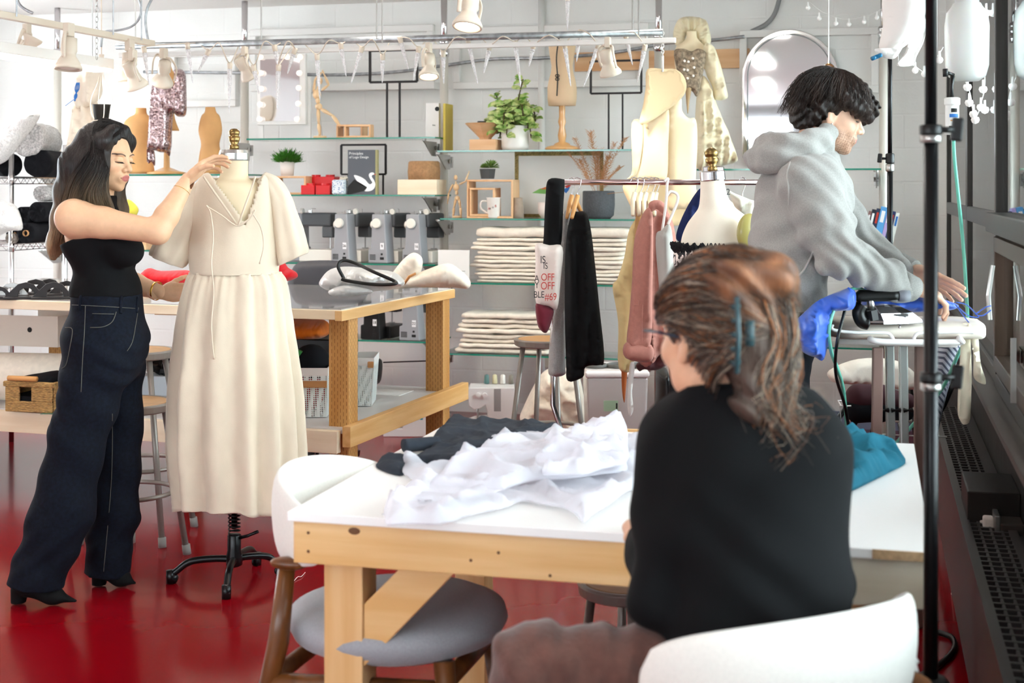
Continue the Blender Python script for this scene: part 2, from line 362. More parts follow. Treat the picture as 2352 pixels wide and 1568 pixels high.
CANVAS = pm('raw_canvas', '#ece0cf', .9, var=.05, scale=40, bump=.25, bscale=500, sheen=.2, bdist=.001); MUSLIN = pm('cream_muslin', '#efdfc0', .85, var=.04, scale=9, bump=.3, bscale=300, sheen=.2, bdist=.001)
SHEETW = pm('white_laminate', '#f3f1ee', .35)
PAPER = pm('pattern_paper', '#ecd2a4', .75, var=.03, scale=3)
# ================================================================= the room
XR, YB, ZC, XL, YF = .42, 8.7, 2.68, -6.35, -3.6
def struct(m, name, mt, **k): return m.obj(name, mt, kind='structure', **k)
FLOOR = pm('red_epoxy_floor', '#900311', .17, var=.10, scale=1.3, col2='#80020e', coat=.08, spec=.32)
struct(M().b2((XL-.2, YF-.2, -.12), (XR+.2, YB+.2, 0)), 'floor', FLOOR)
CEIL = pm('ceiling_paint', '#e9e6e2', .8, bump=.2, bscale=4)
struct(M().b2((XL-.2, YF-.2, ZC), (XR+.2, YB+.2, ZC+.15)), 'ceiling', CEIL)
def blockmat(name, col):
    m = pm(name, col, .55, var=.03, scale=1.5); nt = m.node_tree; N = nt.nodes; K = nt.links; b = N['Principled BSDF']
    tc = N.new('ShaderNodeTexCoord'); mp = N.new('ShaderNodeMapping'); mp.inputs['Rotation'].default_value = (pi/2, 0, 0); mp.inputs['Location'].default_value = (.1, .07, 0)
    K.new(tc.outputs['Object'], mp.inputs[0]); br = N.new('ShaderNodeTexBrick'); br.inputs['Scale'].default_value = 1
    br.inputs['Brick Width'].default_value = .405; br.inputs['Row Height'].default_value = .203; br.inputs['Mortar Size'].default_value = .008; br.inputs['Mortar Smooth'].default_value = .7
    K.new(mp.outputs[0], br.inputs[0]); n = N.new('ShaderNodeTexNoise'); n.inputs['Scale'].default_value = 9; n.inputs['Detail'].default_value = 8; K.new(tc.outputs['Object'], n.inputs[0])
    ma = N.new('ShaderNodeMath'); ma.operation = 'MULTIPLY_ADD'; K.new(br.outputs['Fac'], ma.inputs[0]); ma.inputs[1].default_value = -.22
    ms = N.new('ShaderNodeMath'); ms.operation = 'MULTIPLY'; K.new(n.outputs[0], ms.inputs[0]); ms.inputs[1].default_value = .9; K.new(ms.outputs[0], ma.inputs[2])
    bp = N.new('ShaderNodeBump'); bp.inputs['Distance'].default_value = .008; bp.inputs['Strength'].default_value = .6; K.new(ma.outputs[0], bp.inputs['Height']); K.new(bp.outputs[0], b.inputs['Normal']); return m
BLOCK = blockmat('painted_block', '#e9e8e4')
struct(M().b2((XL-.2, YB, 0), (XR+.2, YB+.2, ZC)), 'wall_back', BLOCK)
BLKW = pm('black_wall_paint', '#131111', .6, var=.5, scale=5, bump=.5, bscale=8)
SILL, HEAD = .78, 2.39
struct(M().b2((XR, YF, 0), (XR+.2, YB, SILL)), 'wall_right', BLKW)
struct(M().b2((XR, YF, HEAD), (XR+.2, YB, ZC)), 'wall_right_header', WHITE)
struct(M().b2((XR, 8.42, SILL), (XR+.2, YB, HEAD)), 'wall_right_pier', WHITE)
struct(M().b2((XL-.2, YF, 0), (XL, YB, .9)).b2((XL-.2, YF, 2.35), (XL, YB, ZC)).b2((XL-.2, 7.6, .9), (XL, YB, 2.35)).b2((XL-.2, YF, .9), (XL, 6.3, 2.35)), 'wall_left', WHITE)
struct(M().b2((XL, YF-.2, 0), (XR, YF, 1.3)).b2((XL, YF-.2, 2.45), (XR, YF, ZC)).b2((-3.4, YF-.2, 1.3), (-2.9, YF, 2.45)).b2((-1.2, YF-.2, 1.3), (XR, YF, 2.45)), 'wall_front', pm('dim_front_wall', '#77736f', .8))
def window(n, y0, y1, rail, sash):
    fr = M(); P = .02 if sash else .012   # dark metal frame standing 5 cm proud of the wall
    for y in (y0, y1): fr.b2((XR-P, y-.03, SILL), (XR+.012, y+.03, HEAD))
    fr.b2((XR-P, y0, SILL), (XR+.012, y1, SILL+.05)); fr.b2((XR-P, y0, HEAD-.06), (XR+.012, y1, HEAD))
    fr.b2((XR-P-(.03 if sash else 0), y0, rail-.035), (XR+.012, y1, rail+.03))
    f = fr.obj('window_frame', DARKF, bevel=.004); root = thing('window_%d' % n, None, None, (XR, (y0+y1)/2, SILL)); root['kind'] = 'structure'
    f.parent = root; f.location = Vector(f['_w'])-root.location
    M().b2((XR+.0, y0+.031, SILL+.051), (XR+.005, y1-.031, HEAD-.061)).obj('pane', GLASS, root)
    if sash:
        s = M()
        for y in (y0+.09, y1-.09): s.b2((XR-.03, y-.022, SILL+.07), (XR+.01, y+.022, rail-.05))
        s.b2((XR-.03, y0+.09, SILL+.07), (XR+.01, y1-.09, SILL+.12)); s.b2((XR-.03, y0+.09, rail-.1), (XR+.01, y1-.09, rail-.05))
        s.obj('sash', pm('brown_sash', '#4a3a30', .35, metal=.5), root, bevel=.003)
        h = M(); h.tube([(XR-.035, y1-.11, 1.2), (XR-.05, y1-.12, 1.1), (XR-.045, y1-.12, 1.02)], .008); h.b2((XR-.05, y1-.9, SILL+.08), (XR-.035, y1-.89, SILL+.26)); h.obj('window_handle', STEEL, root)
    # pleated screen stripes held in the side channel
    q = M(); [q.b2((XR+.02, y1-.16-.06*k, SILL+.05), (XR+.024, y1-.14-.06*k, HEAD-.06)) for k in range(7)]; q.obj('pleated_screen', sheer('screen_mesh', '#d5dede', .45), root)
    return root
window(1, 3.1, 5.0, 1.345, True); window(2, 5.06, 6.6, 1.345, False); window(3, 6.66, 8.38, 1.345, False); window(4, 1.1, 3.04, 1.345, False); window(5, -1.4, 1.04, 1.345, False)
struct(M().b2((XR-.08, YF, SILL-.02), (XR, 8.5, SILL)), 'trim_1', pm('sill_metal', '#6b625c', .3, metal=.7))
# frames and boards fixed on the back wall
def rectframe(px, y, wd, dp):
    x0, y0, x1, y1 = px; a = PY(x0, y0, y); b = PY(x1, y1, y); lo = Vector((a.x, y-dp, b.z)); hi = Vector((b.x, y, a.z)); m = M()
    m.b2((lo.x, lo.y, hi.z-wd), (hi.x, hi.y, hi.z)).b2((lo.x, lo.y, lo.z), (hi.x, hi.y, lo.z+wd)).b2((lo.x, lo.y, lo.z+wd), (lo.x+wd, hi.y, hi.z-wd)).b2((hi.x-wd, lo.y, lo.z+wd), (hi.x, hi.y, hi.z-wd)); return m
for i, px in enumerate([(580, 70, 1000, 203), (1045, 66, 1492, 198), (395, 118, 548, 245), (1700, 72, 2018, 214)]):
    struct(rectframe(px, YB, .045, .05), 'trim_%d' % (i+2), WHITE, bevel=.004)
a = PY(1322, 122, YB); b = PY(1722, 156, YB); struct(M().b2((a.x, YB-.03, b.z), (b.x, YB, a.z)), 'trim_6', BEECHX)
a = PY(700, 196, YB); b = PY(1010, 206, YB); struct(M().b2((a.x, YB-.12, b.z), (b.x, YB, a.z)), 'trim_7', WHITE)
a = PY(1247, 0, YB); struct(M().cyl((a.x, YB-.04, .0), (a.x, YB-.04, ZC), .022), 'trim_8', WHITE, smooth=True)
a = PY(1885, 975, YB); struct(M().b2((a.x, YB-.03, 0), (XR, YB, .1)), 'baseboard_back', pm('blue_grey_base', '#7d86a0', .5))
def wcable(pts, r, mt, label, y=YB-.035, name='electrical_conduit', rib=False):
    p = spline([PY(a, b, y) for a, b in pts], 10); m = M(); m.tube(p, r, 8)
    return m.obj(name, mt, smooth=True, label=label, cat='conduit')
wcable([(330, 165), (600, 168), (760, 172), (900, 166), (1010, 152), (1130, 136), (1250, 133), (1400, 122), (1540, 98), (1640, 92), (1710, 84)], .011, GALV, 'grey flexible conduit sagging along the back wall behind the icicle lights', y=YB-.075)
wcable([(1792, -10), (1780, 30), (1760, 55), (1725, 73)], .014, pm('grey_pvc', '#8a8a8a', .6), 'thick grey cable curving down the back wall left of the arched mirror')
# outside, seen through the glass
struct(M().b2((XR+.3, -10, -.3), (40, 60, -.2)), 'ground_outside', pm('pavement', '#a9aaa6', .9))
def tree(x, y, s, label):
    t = thing('tree', label, 'tree', (x, y, -.2), 'trees outside the windows'); M().cyl((x, y, -.2), (x, y, 1.6*s), .12*s, .08*s, 10).obj('trunk', pm('bark', '#5b4c3e', .9), t)
    m = M(); [m.ell((x+R_.uniform(-1, 1)*s, y+R_.uniform(-1, 1)*s, (1.9+R_.uniform(-.6, 1.4))*s), R_.uniform(.35, .6)*s, 8) for _ in range(26)]
    m.obj('crown', pm('leaves', '#6f9068', .9, var=.4, scale=6, bump=1, bscale=20), t)
tree(2.9, 19, 1.5, 'pale green tree outside, nearest beyond the window'); tree(5.6, 34, 2.2, 'pale green tree outside, farther from the window')
# baseboard heater along the right wall, outlet boxes and pipes
y0, y1 = 2.0, 6.6
t = thing('baseboard_heater', 'black perforated baseboard heater along the foot of the black wall', 'heater', (XR-.1, 4.3, .12))
HB = pm('heater_enamel', '#4e4b4a', .35, metal=.4)
M().b2((XR-.17, y0, .12), (XR-.15, y1, .46)).obj('side_panel', HB, t)
m = M(); m.b2((XR-.17, y0, .46), (XR-.145, y1, .475)); m.b2((XR-.045, y0, .46), (XR-.02, y1, .475))
for k in range(96): m.b2((XR-.15, y0+k*.048, .462), (XR-.04, y0+k*.048+.012, .473))
for k in range(3): m.b2((XR-.125+k*.03, y0, .462), (XR-.118+k*.03, y1, .472))
m.obj('top_grille', HB, t); M().b2((XR-.02, y0, .12), (XR, y1, .46)).obj('back_plate', HB, t)
M().cyl((XR-.09, y0, .3), (XR-.09, y1, .3), .03).obj('pipe', GALV, t, smooth=True)
def wbox(px, py, X, d, mt, name, label, cat):
    p = PX(px, py, X); m = M(); m.b2((p.x, p.y, p.z-d[2]), (XR, p.y+d[1], p.z)); return m.obj(name, mt, bevel=.004, label=label, cat=cat), p
wbox(2222, 1128, .27, (0, .30, .12), pm('dark_box', '#2b2826', .4, metal=.3), 'control_box', 'squat black metal control box on top of the baseboard heater', 'control box')
t = thing('power_outlet', 'grey steel outlet box on dark pipes with two white plugs in it', 'outlet', (.36, 3.4, .6))
p = PX(2282, 1215, .34); M().b2((.34, p.y-.05, p.z-.13), (.355, p.y+.05, p.z+.05)).obj('face_plate', STEEL, t, bevel=.003); M().b2((.355, p.y-.06, p.z-.1), (XR, p.y+.06, p.z+.03)).obj('box', pm('grimy_box', '#3a332e', .6), t, bevel=.004)
m = M(); m.tube(spline([(.38, p.y-.04, p.z-.02), (.37, p.y-.3, p.z-.12), (.39, p.y-1.5, p.z-.6)], 6), .02, 10); m.tube([(.38, p.y+.04, p.z), (.38, p.y+.25, p.z+.03)], .02, 10); m.obj('pipe', pm('dull_pipe', '#6f6358', .5, metal=.5), t, smooth=True)
WP = pm('white_cord', '#e9e2da', .45)
for k, (dz, lab, pts) in enumerate([(.02, 'white plug cord looping left from the upper outlet', [(2262, 1200), (2225, 1205), (2200, 1260), (2196, 1330), (2180, 1380), (2160, 1400)]), (-.06, 'pale grey plug cord hanging straight down from the lower outlet', [(2250, 1265), (2240, 1300), (2228, 1380), (2235, 1440), (2262, 1500), (2285, 1580)])]):
    c = thing('electric_lead', lab, 'electric lead', (.33, p.y, p.z+dz)); X = .325 if k else .30
    q = PX(*pts[0], .33); M().box((.325, p.y, p.z+dz), (.03, .035, .035 if not k else .06)).obj('plug', WP, c, bevel=.006)
    M().tube(spline([(.31, p.y, p.z+dz)]+[PX(a, b, X-.01*i) for i, (a, b) in enumerate(pts[1:])], 8), .005, 8).obj('cord', WP, c, smooth=True)
m = M(); q = [PX(a, b, .35) for a, b in [(2255, 1275), (2275, 1280), (2300, 1305), (2312, 1325), (2290, 1330), (2270, 1300)]]; m.prism(q, (-.004, 0, 0)); m.obj('paper_tag', pm('brown_paper', '#8a6248', .8), label='curled brown paper tag dangling from the outlet plug', cat='tag')
p = PX(2255, 1330, .39); M().b2((.385, p.y-.06, p.z-.13), (XR, p.y+.12, p.z+.12)).obj('wall_plate', pm('pale_plate', '#b9b3b6', .4), label='pale plate with a round knob low on the black wall', cat='wall plate', bevel=.004)
# ================================================================= glass shelving on poles along the back wall
SY0, SY1, PYY = 8.02, 8.34, 8.40
POLEM = pm('pole_paint', '#dcd6cb', .4, metal=.2)
def pole(px, z1, label):
    x = PY(px, 430, PYY).x; t = thing('shelf_pole', label, 'pole', (x, PYY, 0), 'floor to ceiling shelf poles')
    M().cyl((x, PYY, 0), (x, PYY, 2.3), .027).obj('lower_tube', POLEM, t, smooth=True); M().cyl((x, PYY, 2.3), (x, PYY, ZC), .02).obj('upper_tube', CHROME, t, smooth=True)
    m = M(); m.lathe([(.028, 2.28), (.033, 2.3), (.033, 2.33), (.028, 2.335), (.035, 2.345), (.035, 2.36), (.028, 2.365), (.034, 2.375), (.034, 2.39), (.024, 2.4)], (x, PYY, 0)); m.obj('collar', CHROME, t, smooth=True)
    M().cyl((x, PYY, 0), (x, PYY, .03), .045).obj('foot', STEEL, t, smooth=True); return x
PXS = [pole(132, 0, 'white pole at the left end of the glass shelves, beside the wire rack'), pole(562, 0, 'pole rising behind the dress form in the linen dress'),
       pole(1020, 0, 'pole between the book shelves and the plant shelves'), pole(1513, 0, 'pole behind the pattern paper hanging from the pipe'), pole(2030, 0, 'white pole behind the thin black stand near the corner')]
def shelf(px0, px1, z, label, br=()):
    a = PY(px0, 430, SY0).x; b = PY(px1, 430, SY0).x; t = thing('glass_shelf', label, 'shelf', ((a+b)/2, SY0, z-.01), 'green edged glass shelves'); m = M()
    m.b2((a+.002, SY0+.002, z-.0098), (b-.002, SY1, z-.0002)); m.obj('pane', SHELFG, t)
    m = M(); m.b2((a, SY0, z-.01), (b, SY0+.002, z)); m.b2((a, SY0, z-.01), (a+.002, SY1, z)); m.b2((b-.002, SY0, z-.01), (b, SY1, z)); m.obj('edge', GEDGE, t)
    for s in br:
        x = PY(s, 430, PYY).x+(.045 if s < (px0+px1)/2 else -.045); m = M()
        m.prism([(x, PYY-.03, z-.02), (x, PYY-.3, z-.02), (x, PYY-.26, z-.035), (x, PYY-.12, z-.11), (x, PYY-.03, z-.11)], (.006, 0, 0)); m.cyl((x, PYY-.27, z-.02), (x, PYY-.27, z-.0105), .014, n=10); m.cyl((x-.012, PYY-.06, z-.06), (x+.015, PYY-.06, z-.06), .014, n=10)
        m.b2((x-.01, PYY-.03, z-.1), (x+.016, PYY+.0, z-.03)); m.obj('bracket', STEEL, t)
    return z
zL1 = shelf(135, 560, 1.543, 'glass shelf carrying the orange torso forms and the sequined dress', (132, 562))
zL2 = shelf(135, 560, 1.06, 'glass shelf behind the woman at the linen dress, at her elbow height', (132, 562))
zA1 = shelf(566, 1000, 1.765, 'topmost glass shelf, with the bulb mirror and kicking mannequin', (562, 1020))
zA2 = shelf(566, 1000, 1.415, 'glass shelf with the red boxes and the grey book', (562, 1020))
zA3 = shelf(566, 1000, .995, 'glass shelf carrying the row of grey sewing machines', (562, 1020))
zA4 = shelf(566, 1000, .527, 'low glass shelf with sewing machine 22', (562, 1020))
zB1 = shelf(1004, 1500, 1.682, 'glass shelf with the leafy plant and the wooden bowl', (1020, 1513))
zB2 = shelf(1010, 1500, 1.274, 'glass shelf with the mug and the waving mannequin', (1020, 1513))
zB3 = shelf(1010, 1500, .889, 'glass shelf under the tall stack of folded canvas', (1020, 1513))
zB4 = shelf(1010, 1500, .462, 'lowest glass shelf, under the short stack of folded canvas', (1020, 1513))
zC1 = shelf(1600, 2024, 1.566, 'glass shelf under the arched mirror', (2030,))
zC3 = shelf(1600, 2024, .563, 'low glass shelf behind the ironing board', (2030,))
def SX(px, y=8.15): return PY(px, 430, y).x
def SH(y0, y1, px, y=8.15): return (y1-y0)*PYt(px, y)/F
def PYt(px, y): return y/ray(px, 430).y
# ---- plants, pots and small things -------------------------------------------------
LEAF = pm('fine_leaf', '#3f7d22', .5, var=.35, scale=30); LEAFV = pm('variegated_leaf', '#6fa83a', .4, var=.05, scale=30, col2='#dfe3a0'); WPOT = pm('white_pot', '#efe9e1', .4); DPOT = pm('charcoal_pot', '#4a4a4a', .7)
def leafb(m, p, d, up, l, w):
    d = Vector(d).normalized(); s = d.cross(Vector(up)); s = s.normalized() if s.length > 1e-4 else Vector((1, 0, 0)); u = s.cross(d)
    pts = [p]; q = [(.25, .8), (.55, 1), (.85, .55)]
    vs = [p]+[p+d*l*a+s*w*b+u*.15*w for a, b in q]+[p+d*l-u*.1*l]+[p+d*l*a-s*w*b+u*.15*w for a, b in reversed(q)]+[p+d*l*.3-u*.1*w, p+d*l*.7-u*.06*l]
    m.add(vs, [(0, 1, 8), (1, 2, 8), (2, 9, 8), (2, 3, 9), (3, 4, 9), (4, 5, 9), (5, 6, 9), (6, 8, 9), (6, 7, 8), (7, 0, 8)])
def potted(px, y, z, label, r, h, kind, potm, py=8.15):
    x = SX(px, py); t = thing('potted_plant', label, 'plant', (x, py, z)); m = M()
    n = 6 if kind == 'succ' else 28
    m.lathe([(r*.82, 0), (r, h), (r*.9, h), (r*.86, h*.9), (0.001, h*.88)], (x, py, z), n); m.obj('pot', potm, t, smooth=(n > 6))
    m = M(); m2 = None
    if kind == 'grass':
        for k in range(420):
            a = R_.uniform(0, 2*pi); e = R_.uniform(.1, 1.45); rr = R_.uniform(.05, 1); p0 = Vector((x+math.cos(a)*r*.5*rr, py+math.sin(a)*r*.5*rr, z+h*.9))
            d = Vector((math.cos(a)*math.cos(e)*1.0, math.sin(a)*math.cos(e), math.sin(e))); p1 = p0+d*R_.uniform(.05, .105)
            leafb(m, p0+(p1-p0)*.5, d+Vector((0, 0, .4)), (d.y, -d.x, .3), R_.uniform(.025, .045), .0035); m.tube([p0, p1], .0012, 3)
    elif kind == 'succ':
        for c, nn, l in (((-.02, 0), 60, .03), ((.022, 0), 50, .055)):
            for k in range(nn):
                a = k*2.4; e = .1+1.3*k/nn; d = Vector((math.cos(a)*math.cos(e), math.sin(a)*math.cos(e), math.sin(e))); leafb(m, Vector((x+c[0], py+c[1], z+h+.005)), d, UP, l, l*.22 if c[0] < 0 else .004)
    m.obj('foliage', LEAF if kind == 'grass' else pm('succulent_leaf', '#6d8f3a', .5, var=.4, scale=20), t, smooth=False)
    return t
potted(660, 0, zA2+.118, 'small bushy green plant in a pale pot on the wooden box', .048, .088, 'grass', pm('pale_pot', '#e3d6cd', .6))
potted(1120, 0, zB2+.238, 'tiny green succulent in a dark hexagonal pot on the beech boxes', .05, .06, 'succ', DPOT)
# variegated plant
x = SX(1183); t = thing('potted_plant', 'big leafy variegated plant trailing from a round white pot', 'plant', (x, 8.15, zB1))
M().lathe([(.075, 0), (.083, .02), (.084, .148), (.075, .15), (.07, .13), (.001, .13)], (x, 8.15, zB1)).obj('pot', WPOT, t, smooth=True)
m = M(); st = M()
for k in range(17):
    a = R_.uniform(0, 2*pi); l = R_.uniform(.06, .17); dr = R_.uniform(-.1, .22)
    if k == 0: pts = [(0, 0, .12), (.03, -.01, .22), (.02, 0, .30), (.05, 0, .43)]
    elif k == 1: pts = [(0, 0, .12), (-.06, 0, .2), (-.09, 0, .27), (-.12, 0, .34)]
    else: pts = [(0, 0, .12), (math.cos(a)*l*.5, math.sin(a)*l*.4, .2+dr*.3), (math.cos(a)*l, math.sin(a)*l*.7, .18+dr*.5), (math.cos(a)*l*1.15, math.sin(a)*l*.8, .10+dr*.5)]
    sp = spline([Vector(p)+Vector((x, 8.15, zB1)) for p in pts], 6); st.tube(sp, .004, 6)
    for i in range(3, len(sp)):
        for s in range(1 if i % 3 else 2):
            q = R_.uniform(0, 2*pi); d = Vector((math.cos(q), math.sin(q)*.8-.2, R_.uniform(-.5, .5))); leafb(m, sp[i], d, UP+Vector((0, -.8, 0)), R_.uniform(.05, .08), R_.uniform(.02, .03))
m.obj('leaf', LEAFV, t, smooth=True, kind='stuff'); st.obj('stem', pm('stem_brown', '#4c3a22', .8), t, smooth=True)
# wooden boxes (nested open cubes)
def openbox(m, x0, x1, y0, y1, z0, z1, w=.012):
    m.b2((x0, y0, z0), (x1, y1, z0+w)).b2((x0, y0, z1-w), (x1, y1, z1)).b2((x0, y0, z0+w), (x0+w, y1, z1-w)).b2((x1-w, y0, z0+w), (x1, y1, z1-w)); return m
def obox(px0, px1, z0, h, label, y0=8.06, y1=8.22, inner=False, rz=0):
    a = SX(px0, y0); b = SX(px1, y0); m = openbox(M(), a, b, y0, y1, z0, z0+h)
    o = m.obj('wooden_box', BEECH, bevel=.002, label=label, cat='box'); return o
obox(1072, 1178, zB2, .232, 'open beech display box, larger of the nested pair behind the mug')
obox(1078, 1136, zB2+.0125, .17, 'smaller beech box nested inside the display box behind the mug', 8.055, 8.2)
obox(622, 702, zA2, .115, 'open wooden box under the small bushy plant')
obox(772, 832, zA1, .085, 'small open wooden block on the top shelf beside the kicking mannequin', 8.12, 8.22)
obox(790, 851, zA1, .08, 'small open wooden frame overlapping the block on the top shelf', 8.04, 8.1)
def blk(px0, px1, z0, h, label, mt=BEECHX, name='wooden_block', cat='block', y0=8.05, y1=8.25, bev=.002):
    a = SX(px0, y0); b = SX(px1, y0); return M().b2((a, y0, z0), (b, y1, z0+h)).obj(name, mt, bevel=bev, label=label, cat=cat)
blk(1078, 1138, zB1, .066, 'pinkish wood block under the octagonal bowl')
blk(913, 1003, zA2, .092, 'long pine block under the round cork box', PALEW)
x = SX(974); M().lathe([(.05, 0), (.098, .0), (.1, .05), (.096, .105), (.088, .113), (.001, .113)], (x, 8.15, zA2+.0925), 40).obj('cork_box', pm('cork', '#a87f59', .9, var=.15, scale=60, bump=.3, bscale=200), smooth=True, label='tan round cork box on top of the pine block', cat='box')
x = SX(1115); t = thing('wooden_bowl', 'faceted octagonal wooden bowl holding dark bits', 'bowl', (x, 8.15, zB1+.0665)); m = M(); m.lathe([(.035, 0), (.04, .012), (.13, .1), (.122, .1), (.035, .02), (.001, .018)], (x, 8.15, zB1+.0665), 8); m.obj('bowl', BEECHX, t)
m = M(); [m.box((x+R_.uniform(-.02, .08), 8.15+R_.uniform(-.05, .05), zB1+.155+R_.uniform(0, .02)), (.05, .02, .01), Matrix.Rotation(R_.uniform(0, 3), 3, 'Z')) for _ in range(9)]; m.obj('dark_bits', pm('slate', '#3d3d42', .6), t, kind='stuff')
# red brick-shaped storage boxes
RED = pm('red_plastic', '#d8141c', .3)
for px0, px1, z, h, lab, y0 in ((691, 722, zA2, .066, 'small red toy-brick storage box at the left end of the red pile', 8.04), (725, 758, zA2, .066, 'small red toy-brick storage box at the right of the red pile', 8.04), (703, 768, zA2+.0, .12, 'large red toy-brick storage box standing behind the two small ones', 8.16)):
    a = SX(px0, y0); b = SX(px1, y0); t = thing('storage_box', lab, 'box', ((a+b)/2, y0, z), 'red boxes on the shelf'); M().b2((a, y0, z), (b, y0+.1, z+h-.008)).obj('body', RED, t, bevel=.003)
    n = 1 if px1-px0 < 50 else 2
    for k in range(n): M().cyl((a+(b-a)*(k+.5)/n, y0+.05, z+h-.009), (a+(b-a)*(k+.5)/n, y0+.05, z+h+.004), (b-a)/n*.3, n=20).obj('stud', RED, t, smooth=False)
# terrazzo pots with fragments
TZ1 = pm('blue_fleck', '#dfe4e8', .5); TZ2 = pm('beige_fleck', '#d8d2bd', .5)
for m_, c1, c2 in ((TZ1, '#dfe4e8', '#3f6ea3'), (TZ2, '#dcd6c3', '#3a3b38')):
    nt = m_.node_tree; N = nt.nodes; K = nt.links; v = N.new('ShaderNodeTexVoronoi'); v.inputs['Scale'].default_value = 90; tc = N.new('ShaderNodeTexCoord'); K.new(tc.outputs['Object'], v.inputs[0]); r = N.new('ShaderNodeValToRGB')
    r.color_ramp.interpolation = 'CONSTANT'; r.color_ramp.elements[0].color = (*L(c2), 1); r.color_ramp.elements[1].position = .3; r.color_ramp.elements[1].color = (*L(c1), 1); K.new(v.outputs['Distance'], r.inputs[0]); K.new(r.outputs[0], N['Principled BSDF'].inputs['Base Color'])
blk(761, 789, zA2, .092, 'speckled blue and white box beside the red boxes', TZ1, 'speckled_box', 'box', 8.02, 8.1, .012)
blk(778, 814, zA2, .112, 'taller beige speckled box just left of the grey book', TZ2, 'speckled_box', 'box', 8.12, 8.2, .012)
# grey book with white swan
y0 = 8.06; a = SX(797, y0); wd = .185; t = thing('book', 'dark grey upright book with a white swan on its cover', 'book', (a+wd/2, y0, zA2)); CG = pm('book_grey', '#5a5d63', .6)
x0, x1 = SX(799, y0), SX(862, y0); h = .275
M().b2((x0, y0, zA2), (x1, y0+.004, zA2+h)).b2((x0, y0+.026, zA2), (x1, y0+.03, zA2+h)).b2((x0, y0+.004, zA2), (x0+.004, y0+.026, zA2+h)).obj('cover', CG, t); M().b2((x0+.004, y0+.004, zA2+.003), (x1-.003, y0+.026, zA2+h-.004)).obj('pages', pm('yellowed_pages', '#c9c19b', .8), t)
M().b2((x1, y0+.001, zA2), (x1+.012, y0+.03, zA2+h)).obj('spine', pm('olive_spine', '#a79f72', .7), t)
WINK = pm('white_ink', '#f2f2f2', .6); KINK = pm('black_ink', '#121212', .6); BINK = pm('blue_ink', '#2a6fb8', .6); RINK = pm('red_ink', '#c03a2c', .6)
text('Principles', .024, WINK, (x0+.008, y0-.0012, zA2+h-.022), (pi/2, 0, 0), t, name='title', align='LEFT'); text('of Logo Design', .021, WINK, (x0+.008, y0-.0012, zA2+h-.045), (pi/2, 0, 0), t, name='title', align='LEFT')
def PQ(px, py): p = PY(px, py, y0-.0015); return (p.x, y0-.0015, p.z)
sw = spline([PQ(*q) for q in [(813, 402), (826, 405), (838, 412), (845, 420), (850, 423), (855, 419), (851, 412), (847, 403), (850, 397), (857, 396), (860, 400), (855, 402), (854, 406), (859, 414), (862, 424), (858, 434), (848, 439), (836, 438), (842, 431), (828, 424), (818, 413)]], 4, True)
M().prism(sw, (0, .001, 0)).obj('swan_emblem', WINK, t); M().prism([PQ(860, 399), PQ(864, 401), PQ(859, 402)], (0, .001, 0)).obj('beak', RINK, t)
M().prism([PQ(814, 412), PQ(844, 430), PQ(838, 438), (x0+.02, y0-.0015, zA2+.002), (x0, y0-.0015, zA2+.002), (x0, y0-.0015, zA2+.05)], (0, .001, 0)).obj('black_swash', KINK, t)
# display stands of thin black bar
BBAR = pm('black_bar', '#1e1a19', .5)
def barframe(px, y, r, label, legs=None, z=0):
    x0, y0_, x1, y1_ = px; t = PYt((x0+x1)/2, y); a = PY(x0, y0_, y); b = PY(x1, y1_, y); m = M(); zt = a.z; zb = b.z
    for p, q in (((a.x, zt), (b.x, zt)), ((a.x, zb), (b.x, zb)), ((a.x, zb), (a.x, zt)), ((b.x, zb), (b.x, zt))): m.bar((p[0], y, p[1]), (q[0], y, q[1]), r*2, r*2, Vector((0, 1, 0)))
    th = thing('display_stand', label, 'display stand', ((a.x+b.x)/2, y, z)); m.obj('frame', BBAR, th)
    for l in (legs or ()): q = SX(l, y); M().bar((q, y, z), (q, y, zb), r*1.6, r*1.6, Vector((0, 1, 0))).obj('leg', BBAR, th)
    return th
barframe((850, 117, 958, 187), 8.2, .007, 'thin black rectangular display stand on two legs, left of the central pole', (889, 918), zA1)
barframe((1357, 141, 1473, 213), 8.2, .006, 'thin black display stand on two legs behind the pattern paper', (1398, 1430), zB1)
barframe((784, 333, 886, 400), 8.24, .006, 'thin black frame standing behind the grey swan book', (800, 880), zA2)
